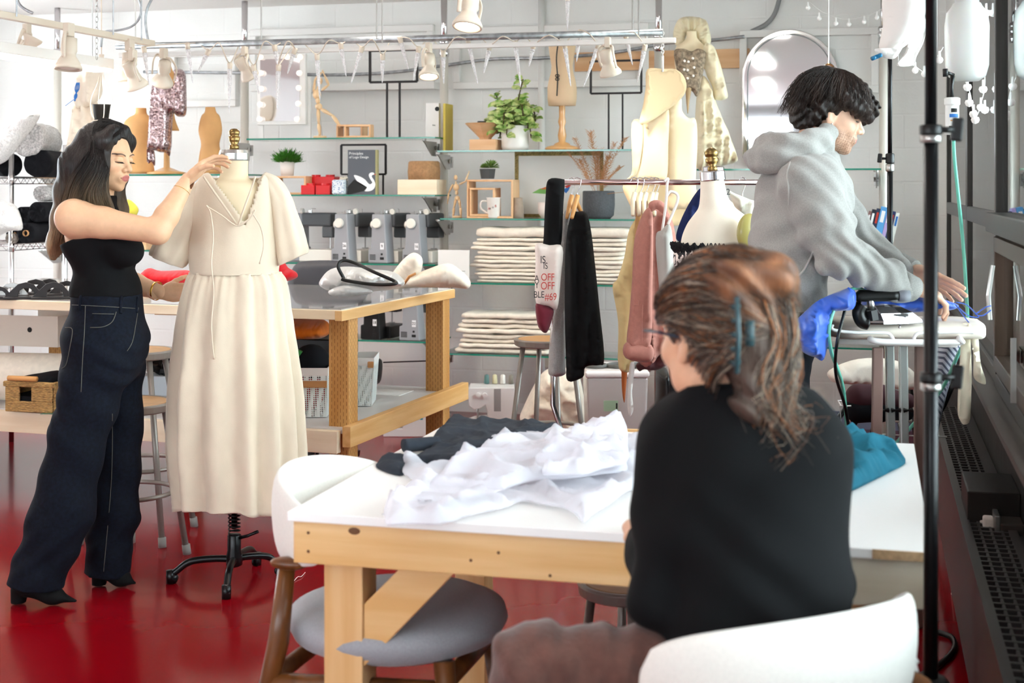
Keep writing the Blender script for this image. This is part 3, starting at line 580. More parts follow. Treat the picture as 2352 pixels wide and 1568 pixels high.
# artist mannequins
def mannequin(px, z, s, pose, label, y=8.15):
    x = SX(px, y); t = thing('artist_mannequin', label, 'figurine', (x, y, z)); o = Vector((x, y, z)); V3 = lambda a: o+Vector((a[0]*s, (a[2] if len(a) > 2 else 0)*s, a[1]*s))
    M().lathe([(.1*s, 0), (.1*s, .03*s), (.09*s, .04*s), (.001, .04*s)], o, 24).obj('base', MANN, t, smooth=True)
    M().cyl(V3((.03, .03, .02)), V3((pose['hip'][0]+.0, pose['hip'][1], .02)), .004*s, n=6).obj('rod', STEEL, t)
    hp, ch, nk, hd = [V3(pose[k]) for k in ('hip', 'chest', 'neck', 'head')]
    m = M(); m.ell(hp, (.055*s, .04*s, .05*s)); m.ell((hp+ch)/2, (.035*s, .03*s, .05*s)); m.ell(ch, (.065*s, .045*s, .075*s)); m.cyl(ch, nk, .02*s, .015*s, 10); m.obj('torso', MANN, t, smooth=True)
    M().ell(hd, (.038*s, .04*s, .055*s)).obj('head', MANN, t, smooth=True)
    for k in ('armL', 'armR', 'legL', 'legR'):
        m = M(); P = [V3(q) for q in pose[k]]; r = .022 if 'arm' in k else .03
        for i in range(len(P)-1):
            q = P[i].lerp(P[i+1], .5); m.tube([P[i], P[i].lerp(P[i+1], .35), P[i+1]], [r*.7*s, r*s, r*.55*s], 10); m.ell(P[i+1], r*.6*s, 8)
        d = (P[-1]-P[-2]).normalized(); m.ell(P[-1]+(d*.03*s if 'arm' in k else Vector((0, -.03*s, -.005*s))), (r*.5*s, r*1.3*s if 'leg' in k else r*.6*s, r*.5*s if 'leg' in k else r*1.2*s)); m.obj('arm' if 'arm' in k else 'leg', MANN, t, smooth=True)
    return t
mannequin(1050, zB2, .30, dict(hip=(.0, .4), chest=(-.02, .62), neck=(-.03, .74), head=(-.03, .82), armL=[(-.09, .68), (-.18, .5), (-.2, .33)], armR=[(.05, .68), (.18, .74), (.24, .9)], legL=[(-.03, .38), (-.07, .2), (-.08, .05)], legR=[(.04, .38), (.07, .2), (.08, .05)]), 'small wooden artist mannequin waving one arm, beside the beech boxes')
mannequin(735, zA1, .42, dict(hip=(-.02, .48), chest=(-.05, .66), neck=(-.03, .78), head=(.0, .86), armL=[(-.1, .7), (-.08, .88), (.02, .98)], armR=[(.03, .72), (.14, .8), (.07, .95)], legL=[(-.03, .44), (-.02, .22), (.0, .05)], legR=[(.02, .44), (.2, .34), (.33, .17)]), 'wooden artist mannequin with one leg kicked back on the top shelf')
# vanity mirror with bulbs
yv = 8.24; a = PY(590, 126, yv); b = PY(702, 286, yv); t = thing('vanity_mirror', 'white framed vanity mirror with round bulbs down its sides', 'mirror', ((a.x+b.x)/2, yv, zA1))
M().b2((a.x, yv, b.z), (b.x, yv+.03, a.z)).obj('frame', WHITE, t, bevel=.004); M().b2((a.x+.025, yv-.004, b.z+.025), (b.x-.04, yv-.001, a.z-.03)).obj('mirror_glass', pm('mirror', '#e8e8ea', .04, metal=1), t)
M().b2((b.x-.02, yv+.031, zA1), (b.x+.02, yv+.045, b.z+.3)).obj('support', WHITE, t); M().b2((a.x, yv+.031, zA1), (a.x+.03, yv+.045, b.z+.1)).obj('support', WHITE, t)
for px, py in [(599, 131), (660, 131), (690, 131), (600, 168), (688, 168), (601, 204), (687, 202), (598, 240), (686, 238), (597, 274), (683, 274)]:
    p = PY(px, py, yv-.02); M().ell((p.x, yv-.025, p.z), .019, 14).obj('bulb', pm('bulb_glass', '#f3eeea', .3, emit=('#fff0e0', .25)), t, smooth=True)
# white binder and yellow edge by the pole
a = SX(972); t = thing('box_file', 'white box file with a small black logo, against the central pole', 'box file', (a, 8.2, zA1)); M().b2((a, 8.2, zA1), (SX(1008, 8.2), 8.24, zA1+.215)).obj('case', WHITE, t, bevel=.002); p = PY(1004, 250, 8.198); M().cyl((p.x, 8.199, p.z), (p.x, 8.197, p.z), .014).obj('logo', KINK, t); text('line.', .013, KINK, (p.x-.02, 8.1985, p.z-.1), (pi/2, 0, 0), t)
a = SX(1030, 8.25); M().b2((a, 8.14, zB1), (a+.014, 8.3, zB1+.29)).obj('book', pm('yellow_book', '#c9b24a', .6), label='thin yellow book edge right of the central pole', cat='book')
# ornate picture
yp = 8.28; a = PY(1183, 354, yp); b = PY(1386, 496, yp); t = thing('framed_picture', 'picture in an ornate gold rope frame, standing behind the grey vase', 'picture', ((a.x+b.x)/2, yp, zB2)); zb = zB2
m = M(); w_ = .022
for p, q in (((a.x, a.z), (b.x, a.z)), ((a.x, zb+.012), (b.x, zb+.012)), ((a.x+.011, zb), (a.x+.011, a.z)), ((b.x-.011, zb), (b.x-.011, a.z))):
    m.bar((p[0], yp, p[1]), (q[0], yp, q[1]), w_, w_*.7, Vector((0, 1, 0))); n = int((Vector((q[0], 0, q[1]))-Vector((p[0], 0, p[1]))).length/.016)
    for k in range(n): f = (k+.5)/n; c = Vector((p[0]+(q[0]-p[0])*f, yp-.009, p[1]+(q[1]-p[1])*f)); d = Vector((.006, 0, .006)); m.tube([c-d, c+d], .0035, 5)
m.obj('frame', pm('antique_gold', '#8d7a4a', .45, metal=.5, var=.3, scale=60), t); M().b2((a.x+.01, yp+.002, zb+.01), (b.x-.01, yp+.006, a.z-.01)).obj('print_paper', pm('off_white_print', '#e4e2dc', .5), t)
def PP(px, py): p = PY(px, py, yp); return (p.x, yp+.001, p.z)
M().prism([PP(1222, 443), PP(1240, 433), PP(1256, 432), PP(1275, 444), PP(1250, 445)], (0, -.001, 0)).obj('green_shape', pm('green_ink', '#7db660', .6), t); M().prism([PP(1292, 436), PP(1310, 426), PP(1306, 437), PP(1300, 444)], (0, -.001, 0)).obj('blue_shape', BINK, t); M().prism([PP(1240, 434), PP(1256, 428), PP(1270, 430), PP(1262, 436)], (0, -.0015, 0)).obj('orange_shape', pm('orange_ink', '#c9703a', .6), t)
M().prism([PP(1296, 428), PP(1306, 424), PP(1312, 426), PP(1303, 432)], (0, -.0016, 0)).obj('pink_shape', RINK, t)
# mug, vases, bowl
x = SX(1141); t = thing('mug', 'white printed mug with its handle to the left', 'mug', (x, 8.08, zB2)); m = M(); m.lathe([(.03, 0), (.036, .01), (.042, .12), (.046, .125), (.042, .125), (.033, .015), (.001, .012)], (x, 8.08, zB2)); m.obj('cup', WPOT, t, smooth=True); M().tube(spline([(x-.036, 8.08, zB2+.1), (x-.075, 8.08, zB2+.1), (x-.08, 8.08, zB2+.06), (x-.035, 8.08, zB2+.03)], 6), .006, 8).obj('handle', WPOT, t, smooth=True)
for dx, s, c in ((-.02, 'A', RINK), (.005, 'o', KINK), (.022, 'B', RINK), (-.012, 'x', KINK)): text(s, .02, c, (x+dx, 8.04+abs(dx)*.15, zB2+.065+dx*.4), (pi/2, 0, 0), t, name='pattern')
x = SX(1190, 8.1); M().lathe([(.036, 0), (.034, .05), (.028, .122), (.024, .124), (.02, .11), (.001, .1)], (x, 8.1, zB2)).obj('vase', pm('taupe_clay', '#9a8878', .8, var=.1, scale=30), smooth=True, label='plain taupe tapering vase right of the beech boxes', cat='vase')
x = SX(1256, 8.16); M().lathe([(.03, 0), (.052, .03), (.056, .095), (.05, .095), (.03, .02), (.001, .02)], (x, 8.16, zB2)).obj('bowl', pm('blush_bowl', '#e6d8d0', .4), smooth=True, label='small pale bowl in front of the framed picture', cat='bowl')
x = SX(1375); t = thing('vase', 'dark grey textured vase filled with dried pampas grass', 'vase', (x, 8.15, zB2)); VG = pm('woven_grey', '#4d4f52', .8, bump=.6, bscale=140, bdist=.004, var=.15, scale=90)
M().lathe([(.07, 0), (.09, .02), (.096, .08), (.095, .16), (.09, .165), (.085, .15), (.001, .14)], (x, 8.15, zB2), 36).obj('vase_body', VG, t, smooth=True)
for k, (dx, dz, r) in enumerate([(-.2, .27, .018), (-.14, .33, .02), (-.04, .36, .03), (.0, .25, .035), (.06, .22, .028), (.10, .30, .02), (.16, .33, .02), (.13, .16, .02), (-.1, .2, .02), (.19, .02, .012)]):
    m = M(); p = spline([(x+dx*.1, 8.15, zB2+.14), (x+dx*.5, 8.15-.01*k, zB2+.14+dz*.55), (x+dx, 8.15-.02*(k % 3), zB2+.14+dz)], 12); m.tube(p, .0012, 4)
    for q in range(300):
        i = R_.randrange(6, len(p)); g = R_.uniform(0, 2*pi); l = r*R_.uniform(.3, 1.1); dd = (p[-1]-p[0]).normalized(); m.tube([p[i], p[i]+Vector((math.cos(g)*l, math.sin(g)*l*.6, 0))+dd*l], .0008, 3)
    m.obj('pampas_plume', pm('pampas', '#c79468', .9), t)
# dress form standing on turned stand (cream torso with black cord)
t = thing('dress_form', 'headless cream half-torso form on a turned wooden stand', 'dress form', (SX(1291), 8.15, zB1)); x = SX(1291)
S_ = PYt(1291, 8.15)/F
m = M(); m.lathe([(.1, 0), (.103, .012), (.09, .022), (.05, .03), (.045, .04), (.02, .05), (.026, .09), (.016, .14), (.024, .17), (.018, .2), (.02, .3), (.024, .305), (.001, .31)], (x, 8.15, zB1), 32); m.obj('stand', pm('varnished_wood', '#d9a468', .3, coat=.5), t, smooth=True)
m = M(); m.lathe([((b_-a_)/2*S_, (343-y_)*S_) for y_, a_, b_ in [(241, 1262, 1325), (225, 1260, 1328), (200, 1260, 1328), (180, 1264, 1325), (165, 1268, 1320), (150, 1269, 1318), (120, 1264, 1323), (99, 1262, 1326), (96, 1272, 1316)]], (x, 8.15, zB1), 32, sy=.75); m.obj('torso', pm('aged_linen', '#d9bb98', .85), t, smooth=True)
m = M(); m.tube(spline([(x-.0, 8.15-.075, zB1+.68), (x-.015, 8.15-.085, zB1+.55), (x-.012, 8.15-.07, zB1+.43), (x-.014, 8.15-.08, zB1+.32)], 8), .004, 6); [m.tube([(x-.012+.012*math.cos(a), 8.15-.078, zB1+.42+dz+.008*math.sin(a)) for a in [i*pi/4 for i in range(9)]], .003, 5) for dz in (0, .02)]; m.obj('black_cord', BLACK, t, smooth=True)
# folded canvas stacks
def fold_slab(x0, x1, y0, y1, z, h, seed, mt=CANVAS):
    rs = []; n = 26
    for i in range(n+1):
        x = x0+(x1-x0)*i/n; e = .72 if i in (0, n) else 1; dz = .22*h*nz(i*.35, seed*3.1); dy = .012*nz(i*.3, seed*5.3, 2); hh = h*.96*e; yy = (y0+y1)/2; hy = (y1-y0)/2
        rs.append([Vector((x+(.01*nz(a, seed) if i in (0, n) else 0), yy+dy+hy*(abs(math.cos(a))**.25)*(1 if math.cos(a) > 0 else -1), z+h/2+dz*(1 if seed else .3)+hh/2*(abs(math.sin(a))**.55)*(1 if math.sin(a) > 0 else -1))) for a in [2*pi*(j+.5)/14 for j in range(14)]])
    return M().rings(rs)
def stack(px0, px1, zs, ys, nm, lab):
    n = len(ys)-1
    for k in range(n):
        yt, yb = ys[k], ys[k+1]; a = SX(px0+[0, 14, 4, 10, 6, -3, 9, 4, 11, 6, 12, -4, -6][(k*5+3) % 13], 8.04); b = SX(px1-[0, 14, 22, 8, 16, 5, 12, 20, 3][(k*4) % 9], 8.04)
        tt = PYt(px0, 8.04)/F; z1 = CH-(yt-430)*tt; z0 = CH-(yb-430)*tt; z0 = max(z0, zs)
        w_ = ('topmost' if k == 0 else 'second from the top' if k == 1 else 'third from the top' if k == 2 else 'bottom' if k == n-1 else 'second from the bottom' if k == n-2 else 'third from the bottom' if k == n-3 else '%s from the top' % ['fourth', 'fifth', 'sixth', 'seventh', 'eighth', 'ninth', 'tenth'][k-3])
        fold_slab(a, b, 8.04+.01*(k % 3), 8.32, z0, (z1-z0)*.97, k+1 if k < n-1 else 0).obj('folded_canvas', CANVAS, smooth=True, label='folded cream canvas, %s of the %s' % (w_, lab), cat='fabric', group=nm)
stack(1084, 1446, zB3, [520, 545, 554, 564, 575, 586, 595, 604, 615, 624, 632, 641, 650], 'canvas folded on the upper shelf', 'tall stack')
stack(1050, 1270, zB4, [717, 731, 742, 753, 765, 777, 787, 798, 812], 'canvas folded on the low shelf', 'short stack')
# sewing machines (hand wheel end towards the room)
SM = pm('machine_grey', '#9a9b9f', .4); SMD = pm('machine_dark', '#54575a', .45); SMW = pm('wheel_ivory', '#e9e4da', .35)
def machine(name, label, num, body=SM, wheelm=SMW):
    t = thing('sewing_machine', label, 'sewing machine', (0, 0, 0), 'sewing machines on the glass shelves')
    z = [(-.085, 0), (-.085, .085), (-.065, .09), (-.058, .3), (.03, .3), (.052, 0)]
    M().prism([(x_, 0, z_+.001) for x_, z_ in z], (0, .09, 0)).obj('body', body, t, bevel=.006)
    M().b2((-.06, .09, .001), (.075, .32, .075)).obj('bed', SMW if body is SM else body, t, bevel=.006)
    M().b2((-.05, .09, .22), (.05, .3, .305)).obj('arm', SMD if body is SM else body, t, bevel=.012); M().b2((-.045, .235, .15), (.045, .31, .22)).obj('head', SMD if body is SM else body, t, bevel=.008)
    m = M(); m.cyl((-.01, .27, .08), (-.01, .27, .155), .004, n=8); m.b2((-.025, .255, .078), (.005, .285, .084)); m.obj('presser_foot', STEEL, t)
    M().cyl((-.018, -.022, .245), (-.018, .0, .245), .03, n=32).obj('hand_wheel', wheelm, t, bevel=.004)
    M().cyl((-.075, .03, .235), (-.058, .03, .235), .022, n=20).obj('dial', SMW, t)
    m = M()
    for i in range(10):
        for j in range(4): m.b2((-.072+i*.0042, -.001, .02+j*.009), (-.0695+i*.0042, .0005, .0265+j*.009))
    m.obj('vent', KINK, t, kind='stuff'); M().b2((.0, -.0015, .022), (.028, .001, .038)).b2((.006, -.0015, .05), (.02, .001, .062)).obj('socket', KINK, t, bevel=.002)
    if num: M().b2((.002, -.0015, .085), (.028, .001, .125)).obj('number_tag', pm('tag_white', '#eeeef0', .6), t); text(num, .024, KINK, (.015, -.0022, .105), (pi/2, 0, 0), t, name='number')
    m = M(); m.tube([(.02, .02, .3), (.02, .02, .325), (.03, .05, .33)], .002, 5); m.tube([(-.03, .06, .3), (-.03, .06, .32)], .003, 6); m.cyl((-.02, .12, .304), (-.02, .12, .32), .012, n=12); m.tube([(.04, .16, .3), (.04, .16, .33), (.02, .18, .33)], .002, 5); m.obj('thread_guide', STEEL, t)
    m = M(); m.cyl((.035, .085, .315), (.035, .1, .315), .018, n=16); m.obj('bobbin', SMW, t); return t
for px, z, num, lab, rz in ((786, zA3, '26', 'grey sewing machine tagged 26, leftmost of the three in the row', -.22), (872, zA3, '9', 'grey sewing machine tagged 9, middle of the three in the row', -.2), (951, zA3, '16', 'grey sewing machine tagged 16, beside the central pole', -.18), (945, zA4, '22', 'grey sewing machine tagged 22 under the back table top', -.12)):
    machine('', lab, num); place(sc.objects[[o.name for o in sc.objects if o.name.startswith('sewing_machine')][-1]], (SX(px, 8.04), 8.045, z), rz)
o = machine('', 'black sewing machine tagged 18, in shadow left of machine 22', '18', BLACK, BLACK); place(o, (SX(855, 8.04), 8.045, zA4), -.15)
o = machine('', 'grey sewing machine turned sideways, half hidden by the linen sleeve', ''); place(o, (SX(668, 8.2), 8.22, zA3), -pi/2-.1)
def placard(px, z, lab): a = SX(px, 8.02); t = thing('paper_sign', lab, 'sign', (a, 8.0, z)); M().b2((a, 7.985, z-.12), (a+.195, 7.99, z+.09)).obj('sheet', WHITE, t); text('____', .04, KINK, (a+.13, 7.984, z-.02), (pi/2, 0, 0), t, name='lettering'); return t
placard(1010, .995, 'white paper sign hung beside the canvas stack')
# arched mirror
ym = 8.62; ring = []; r0 = []
t = thing('arched_mirror', 'arched frosted-edge mirror on the wall behind the man', 'mirror', (PY(1815, 370, ym).x, ym, zC1+.03))
def arch(x0, x1, yt, yb, y, n=30):
    cx = (x0+x1)/2; r = (x1-x0)/2; p = [PY(cx-r*math.cos(pi*i/n), yt+r-r*math.sin(pi*i/n), y) for i in range(n+1)]; rr = 22
    for a, b, s in ((x1, yb, 0), (x0, yb, 1)):
        for i in range(7):
            q = pi/2*i/6; p.append(PY(a-rr+rr*math.cos(q) if not s else a+rr-rr*math.sin(q), b-rr+(rr*math.sin(q) if not s else rr*math.cos(q)), y))
    return p
M().prism(arch(1704, 1926, 68, 375, ym), (0, .03, 0)).obj('frame', pm('mirror_rim', '#dcdad6', .15, metal=.8), t, bevel=.004)
M().prism(arch(1709, 1921, 76, 371, ym-.003), (0, .002, 0)).obj('mirror_glass', pm('mirror', '#e8e8ea', .04, metal=1), t)
pts = [p for p in arch(1717, 1913, 79, 352, ym-.006)][:31]; pts = [PY(1717, 355, ym-.006)]+pts+[PY(1913, 355, ym-.006)]; M().tube(pts, .011, 8, flat=.3).obj('frosted_band', pm('frosted_band', '#8f9896', .6), t, smooth=True)
# small book group by the corner
BK = [('#b98a86', 9, 60), ('#8c6a66', 7, 66), ('#1d2330', 10, 70), ('#27334d', 9, 72), ('#5aa0d8', 16, 76), ('#b7a3d6', 8, 74), ('#1d2c5c', 10, 66), ('#e2e6e0', 9, 62)]
x = SX(1963, 8.2)
y_ = zC1-.55
tzb = CH-(562-430)*PYt(2000, 8.2)/F
for i, (c, wpx, hpx) in enumerate(BK):
    wd = wpx*PYt(2000, 8.2)/F; hh = (hpx+12)*PYt(2000, 8.2)/F; lab = ['blush', 'dusty mauve', 'near black', 'navy', 'sky blue', 'lilac', 'deep blue with a pink top', 'pale'][i]
    t = thing('book', '%s book leaning in the row beside the black stand' % lab, 'book', (x+wd/2, 8.2, tzb), 'books leaning by the corner'); rt = Matrix.Rotation(.22, 3, 'Y')
    c0 = Vector((x+wd/2+.035, 8.2, tzb+hh/2)); M().box(c0, (wd*.95, .15, hh), rt).obj('cover', pm('bk%d' % i, c, .5), t); M().box(c0+rt @ Vector((0, -.072, hh*.25)), (wd*.5, .008, hh*.3), rt).obj('title_block', [WINK, WINK, WINK, RINK, WINK, WINK, RINK, BINK][i], t); x += wd
a = SX(1950, 8.02); M().b2((a, 8.02, tzb-.012), (SX(2030, 8.4), 8.385, tzb-.001)).obj('shelf_board', WHITE, label='short white shelf board under the leaning books', cat='shelf')
# ================================================================= front work table
t = thing('work_table', 'white topped pine work table in front of the seated woman', 'table', (-.56, 3.37, 0))
TX0, TX1, TY0, TY1, TZ = -1.215, .098, 2.80, 3.96, .76
M().b2((TX0-.01, TY0-.012, TZ-.02), (TX1+.01, TY1, TZ)).obj('tabletop', SHEETW, t, bevel=.002)
RAWE = pm('raw_plywood_edge', '#c9a77f', .8, var=.2, scale=60); M().b2((TX1-.1, TY0-.0135, TZ-.0195), (TX1+.0105, TY0-.0115, TZ-.0005)).obj('chipped_edge', RAWE, t)
def nails(m, pts, y): [m.cyl((a, y, b), (a, y-.001, b), .0035, n=8) for a, b in pts]
for y in (TY0, TY1-.05): M().b2((TX0, y, TZ-.112), (TX1, y+.038, TZ-.0205)).obj('apron', PINE, t, bevel=.002)
m = M(); nails(m, [(TX0+.035, TZ-.045), (TX0+.035, TZ-.085), (TX0+.4, TZ-.08), (TX0+.46, TZ-.06), (TX0+.57, TZ-.1)], TY0-.0005); m.ell((TX0+.14, TY0, TZ-.035), (.014, .001, .008), 10); m.obj('nail', pm('nail_dark', '#6a4526', .6), t, kind='stuff')
M().b2((TX1-.038, TY0+.0385, TZ-.112), (TX1, TY1-.0505, TZ-.0205)).obj('side_board', PALEW, t, bevel=.002); M().b2((TX0, TY0+.0385, TZ-.112), (TX0+.038, TY1-.0505, TZ-.0205)).obj('side_board', PINEY, t, bevel=.002)
M().b2((TX1-.30, TY0-.002, TZ-.113), (TX1-.0005, TY0-.0005, TZ-.0205)).obj('shaded_apron_end', wood('apron_shade_tone', '#d8cbb2', '#e2d7c2', 0), t)  # thin sheet over the apron's right end, its shadow put into the colour
for x, y in ((TX0+.055, TY0+.039), (TX0+.055, TY1-.14), (TX1-.15, TY0+.039), (TX1-.15, TY1-.14)):
    M().b2((x, y, 0), (x+.089, y+.089, TZ-.0205)).obj('leg', PINEZ, t, bevel=.002)
M().prism([(TX0+.1445, TY0+.045, .42), (TX0+.1445, TY0+.045, .555), (TX0+.235, TY0+.045, TZ-.1125), (TX0+.36, TY0+.045, TZ-.1125)], (0, .038, 0)).obj('brace', PINE, t, bevel=.002)
# ================================================================= back cutting table
a = PZ(787, 711, .94); b = PZ(1057, 661.5, .94); BX1, BY0, BY1 = -2.19, a.y, b.y; BX0, BZ = -5.5, .94
t = thing('cutting_table', 'big incised timber cutting table with a lower shelf, behind the linen dress', 'table', ((BX0+BX1)/2, (BY0+BY1)/2, 0))
M().b2((BX0, BY0, BZ-.045), (BX1, BY1, BZ-.004)).obj('tabletop', PALEW, t, bevel=.002)
M().b2((BX1-.03, BY0-.001, BZ-.05), (BX1+.004, BY1, BZ-.006)).obj('edge_board', PINEY, t, bevel=.002)
M().b2((BX0+.02, BY0+.02, BZ-.0038), (BX1-.01, BY1-.02, BZ)).obj('plastic_sheet', pm('glossy_grey_top', '#a7a3a2', .06, coat=.6), t)
for x, y in ((BX1-.103, BY0+.09), (BX1-.103, BY1-.14), (-3.75, BY1-.11), (-4.35, BY0+.9)): M().b2((x, y, 0), (x+.095, y+.095, BZ-.0455)).obj('leg', INCZ, t, bevel=.003)
LZ = .425
M().b2((BX0, BY0+.04, LZ-.02), (BX1-.006, BY1-.02, LZ)).obj('lower_shelf', pm('grey_shelf', '#cfcac6', .3), t); M().b2((BX0, BY0+.0, LZ-.1), (BX1-.02, BY0+.038, LZ-.005)).obj('front_board', PALEW, t, bevel=.002)
M().prism([(BX1-.005, BY0+.02, LZ-.075), (BX1-.005, BY0+.02, LZ+.015), (BX1+.034, BY0+.02, LZ+.015), (BX1+.034, BY0+.02, LZ-.075)], (0, BY1-BY0+.1, 0)).obj('side_beam', PINEY, t, bevel=.003)
M().b2((-3.05, BY1-.35, LZ), (-2.35, BY1-.16, LZ+.002)).obj('pale_strip', WHITE, t)
pv = Vector((BX1, BY0, 0)); q_ = Matrix.Rotation(-.072, 3, 'Z'); t.location = pv+q_ @ (t.location-pv); t.rotation_euler = (0, 0, -.072)   # the bench stands a touch askew
M().prism([PZ(92, 951, LZ+.002), PZ(150, 937, LZ+.002), PZ(300, 940, LZ+.002), PZ(260, 953, LZ+.002)], (0, 0, .002)).obj('cutting_mat', pm('green_mat', '#4f7a60', .6), label='green cutting mat on the lower shelf of the cutting table', cat='mat')
# ================================================================= stools
SW = pm('stool_board', '#b28a5e', .4, var=.1, scale=20)
def stool(label, loc, zs, rs, spread, zr, rot, board=SW):
    x, y = loc; t = thing('stool', label, 'stool', (x, y, 0), 'grey metal workshop stools')
    m = M(); m.lathe([(.001, zs-.035), (rs-.01, zs-.035), (rs, zs-.03), (rs+.004, zs-.006), (rs, zs), (rs-.012, zs), (rs-.014, zs-.004), (.001, zs-.004)], (x, y, 0), 40); m.obj('seat_pan', GREYM, t, smooth=False, bevel=.001)
    M().lathe([(.001, zs-.004), (rs-.017, zs-.004), (rs-.019, zs-.0005), (.001, zs)], (x, y, 0), 40).obj('seat_board', board, t)
    for k in range(4):
        q = rot+k*pi/2; c, s = math.cos(q), math.sin(q); M().tube([(x+c*(rs-.035), y+s*(rs-.035), zs-.03), (x+c*spread, y+s*spread, .0)], .0125, 12).obj('leg', GREYM, t, smooth=True)
        M().tube([(x+c*(spread-.004), y+s*(spread-.004), .04), (x+c*(spread+.001), y+s*(spread+.001), 0)], [.0165, .017], 12).obj('foot_cap', pm('foot_rubber', '#8a8681', .7), t, smooth=True)
    f = (zs-zr)/zs; rr = (rs-.035)+(spread-rs+.035)*f-.012; m = M(); m.tube([(x+rr*math.cos(a), y+rr*math.sin(a), zr) for a in [2*pi*i/40 for i in range(40)]], .009, 8, closed=True); m.obj('foot_ring', GREYM, t, smooth=True); return t
p = PT(292, 430, 5.5); stool('grey metal stool right behind the standing woman, the lower of the two there', (p.x, p.y), .615, .178, .23, .26, .45)
p = PT(318, 430, 5.85); stool('taller grey stool half hidden between the standing woman and the linen dress', (p.x, p.y), .78, .15, .25, .3, .9)
p = PT(1257, 430, 6.6); stool('grey metal stool with a tan seat behind the clothes rack', (p.x, p.y), .745, .155, .215, .32, .55, pm('stool_board_warm', '#c08a4f', .35))
t = stool('low dark stool with a brown padded seat beyond the front work table', (PT(1440, 430, 3.75).x, PT(1440, 430, 3.75).y), .40, .13, .14, .15, .3)
# ================================================================= upholstered chairs
UPH = pm('cream_upholstery', '#e6e2da', .9, var=.03, scale=200, bump=.25, bscale=700, sheen=.3, bdist=.001); UPG = pm('grey_upholstery', '#9d9ea3', .9, var=.06, scale=200, bump=.25, bscale=700, sheen=.3, bdist=.001)
def chair(label, loc, rz, seatm, group='curved back dining chairs'):
    t = thing('dining_chair', label, 'chair', (0, 0, 0), group)      # local: faces +Y
    m = M(); m.lathe([(.001, .405), (.2, .405), (.245, .425), (.262, .455), (.255, .48), (.22, .495), (.1, .5), (.001, .5)], (0, 0, 0), 48, sy=.98); m.obj('seat', seatm, t, smooth=True)
    def fn(u, v):   # closed band section
        a = pi*(1.10+.80*u) ; w = math.sin(pi*min(max(u, .0), 1))**.45; ph = 2*pi*v
        hz = .10*(.30+.70*w); hr = .022*(.5+.5*w); z = .675+.03*w+hz*math.sin(ph); r = .265+hr*math.cos(ph)+.05*(z-.6)
        return (r*math.cos(a)*1.03, r*math.sin(a), z)
    rs = [[fn(i/40, j/20) for j in range(20)] for i in range(41)]; M().rings(rs).obj('backrest', UPH, t, smooth=True)
    for s in (-1, 1):
        M().tube([(s*.215, -.185, .61), (s*.225, -.2, .45), (s*.245, -.3, .0)][::1], [.019, .024, .014], 12).obj('leg', WALNUT, t, smooth=True)
        M().tube([(s*.17, .17, .42), (s*.2, .21, .0)], [.024, .013], 12).obj('leg', WALNUT, t, smooth=True)
        m = M(); m.ell((s*.228, -.175, .625), (.02, .045, .015), 16); m.obj('arm_cap', WALNUT, t, smooth=True)
        M().tube([(s*.23, -.215, .36), (s*.178, .17, .36)], .02, 10).obj('side_rail', WALNUT, t, smooth=True)
    M().tube([(-.178, .17, .37), (.178, .17, .37)], .02, 10).obj('front_rail', WALNUT, t, smooth=True); M().tube([(-.225, -.21, .37), (.225, -.21, .37)], .02, 10).obj('back_rail', WALNUT, t, smooth=True)
    t.location = loc; t.rotation_euler = (0, 0, rz); return t
p = PZ(915, 1400, .47); chair('cream-backed dining chair with walnut legs tucked under the left end of the front table', (p.x, p.y, 0), -pi/2-.02, UPG)
CHP = PT(1700, 1500, 2.40); chair('cream-backed dining chair holding the seated woman in black', (CHP.x, CHP.y, 0), .78, UPG)
# ================================================================= garment builders (rows of photo pixels -> closed loft)
def rowloft(rows, t, dep=.62, n=48, mod=None, cx=None, caps=False, z0=None, yoff=0, sub=4):
    """rows: (y, xl, xr[, depth factor]); smooth interpolation, mod(theta, v)->radial metres"""
    s = t/F; pts = spline([(r[0], r[1], r[2]) for r in rows], sub); dp = spline([(r[3] if len(r) > 3 else dep, 0, 0) for r in rows], sub); out = []
    for i, p in enumerate(pts):
        v = i/(len(pts)-1); c = PT((p.y+p.z)/2, p.x, t)+CD*yoff; a = (p.z-p.y)/2*s; b = a*dp[i].x; r = []
        for j in range(n):
            th = 2*pi*j/n; k = 1+(mod(th, v)/max(a, .02) if mod else 0); r.append(c+CR*(a*k*math.cos(th))+CD*(b*k*math.sin(th)))
        out.append(r)
    return out
# ---- linen dress on its form --------------------------------------------------------
LIN = pm('natural_linen', '#dccdb6', .9, var=.08, scale=6, bump=.35, bscale=350, sheen=.25, bdist=.001, stretch=(1, 1, .6)); FORMC = pm('form_canvas', '#e0cfae', .85, var=.03, scale=12, bump=.2, bscale=500, bdist=.001)
T1 = 5.15; fp = PT(538, 430, T1)
t = thing('dress_form', 'cast iron footed dress form in the middle wearing the linen dress', 'dress form', (fp.x, fp.y, 0))
M().rings(rowloft([(366, 507, 570, 1), (395, 507, 569, 1), (412, 500, 574, 1), (422, 474, 596, .85), (440, 460, 616, .76), (480, 452, 626, .70), (540, 455, 622, .68), (600, 466, 614, .66), (640, 462, 618, .66), (720, 448, 632, .68), (760, 450, 630, .66)], T1)).obj('torso', FORMC, t, smooth=True)
s = T1/F; c = PT(538, 0, T1)
def at1(y): return CH+(430-y)*s
c = Vector((c.x, c.y, 0)); m = M(); m.lathe([(.055, at1(369)), (.056, at1(366)), (.056, at1(352)), (.052, at1(344)), (.001, at1(343))], c, 40); m.obj('neck_cap', STEEL, t, bevel=.001)
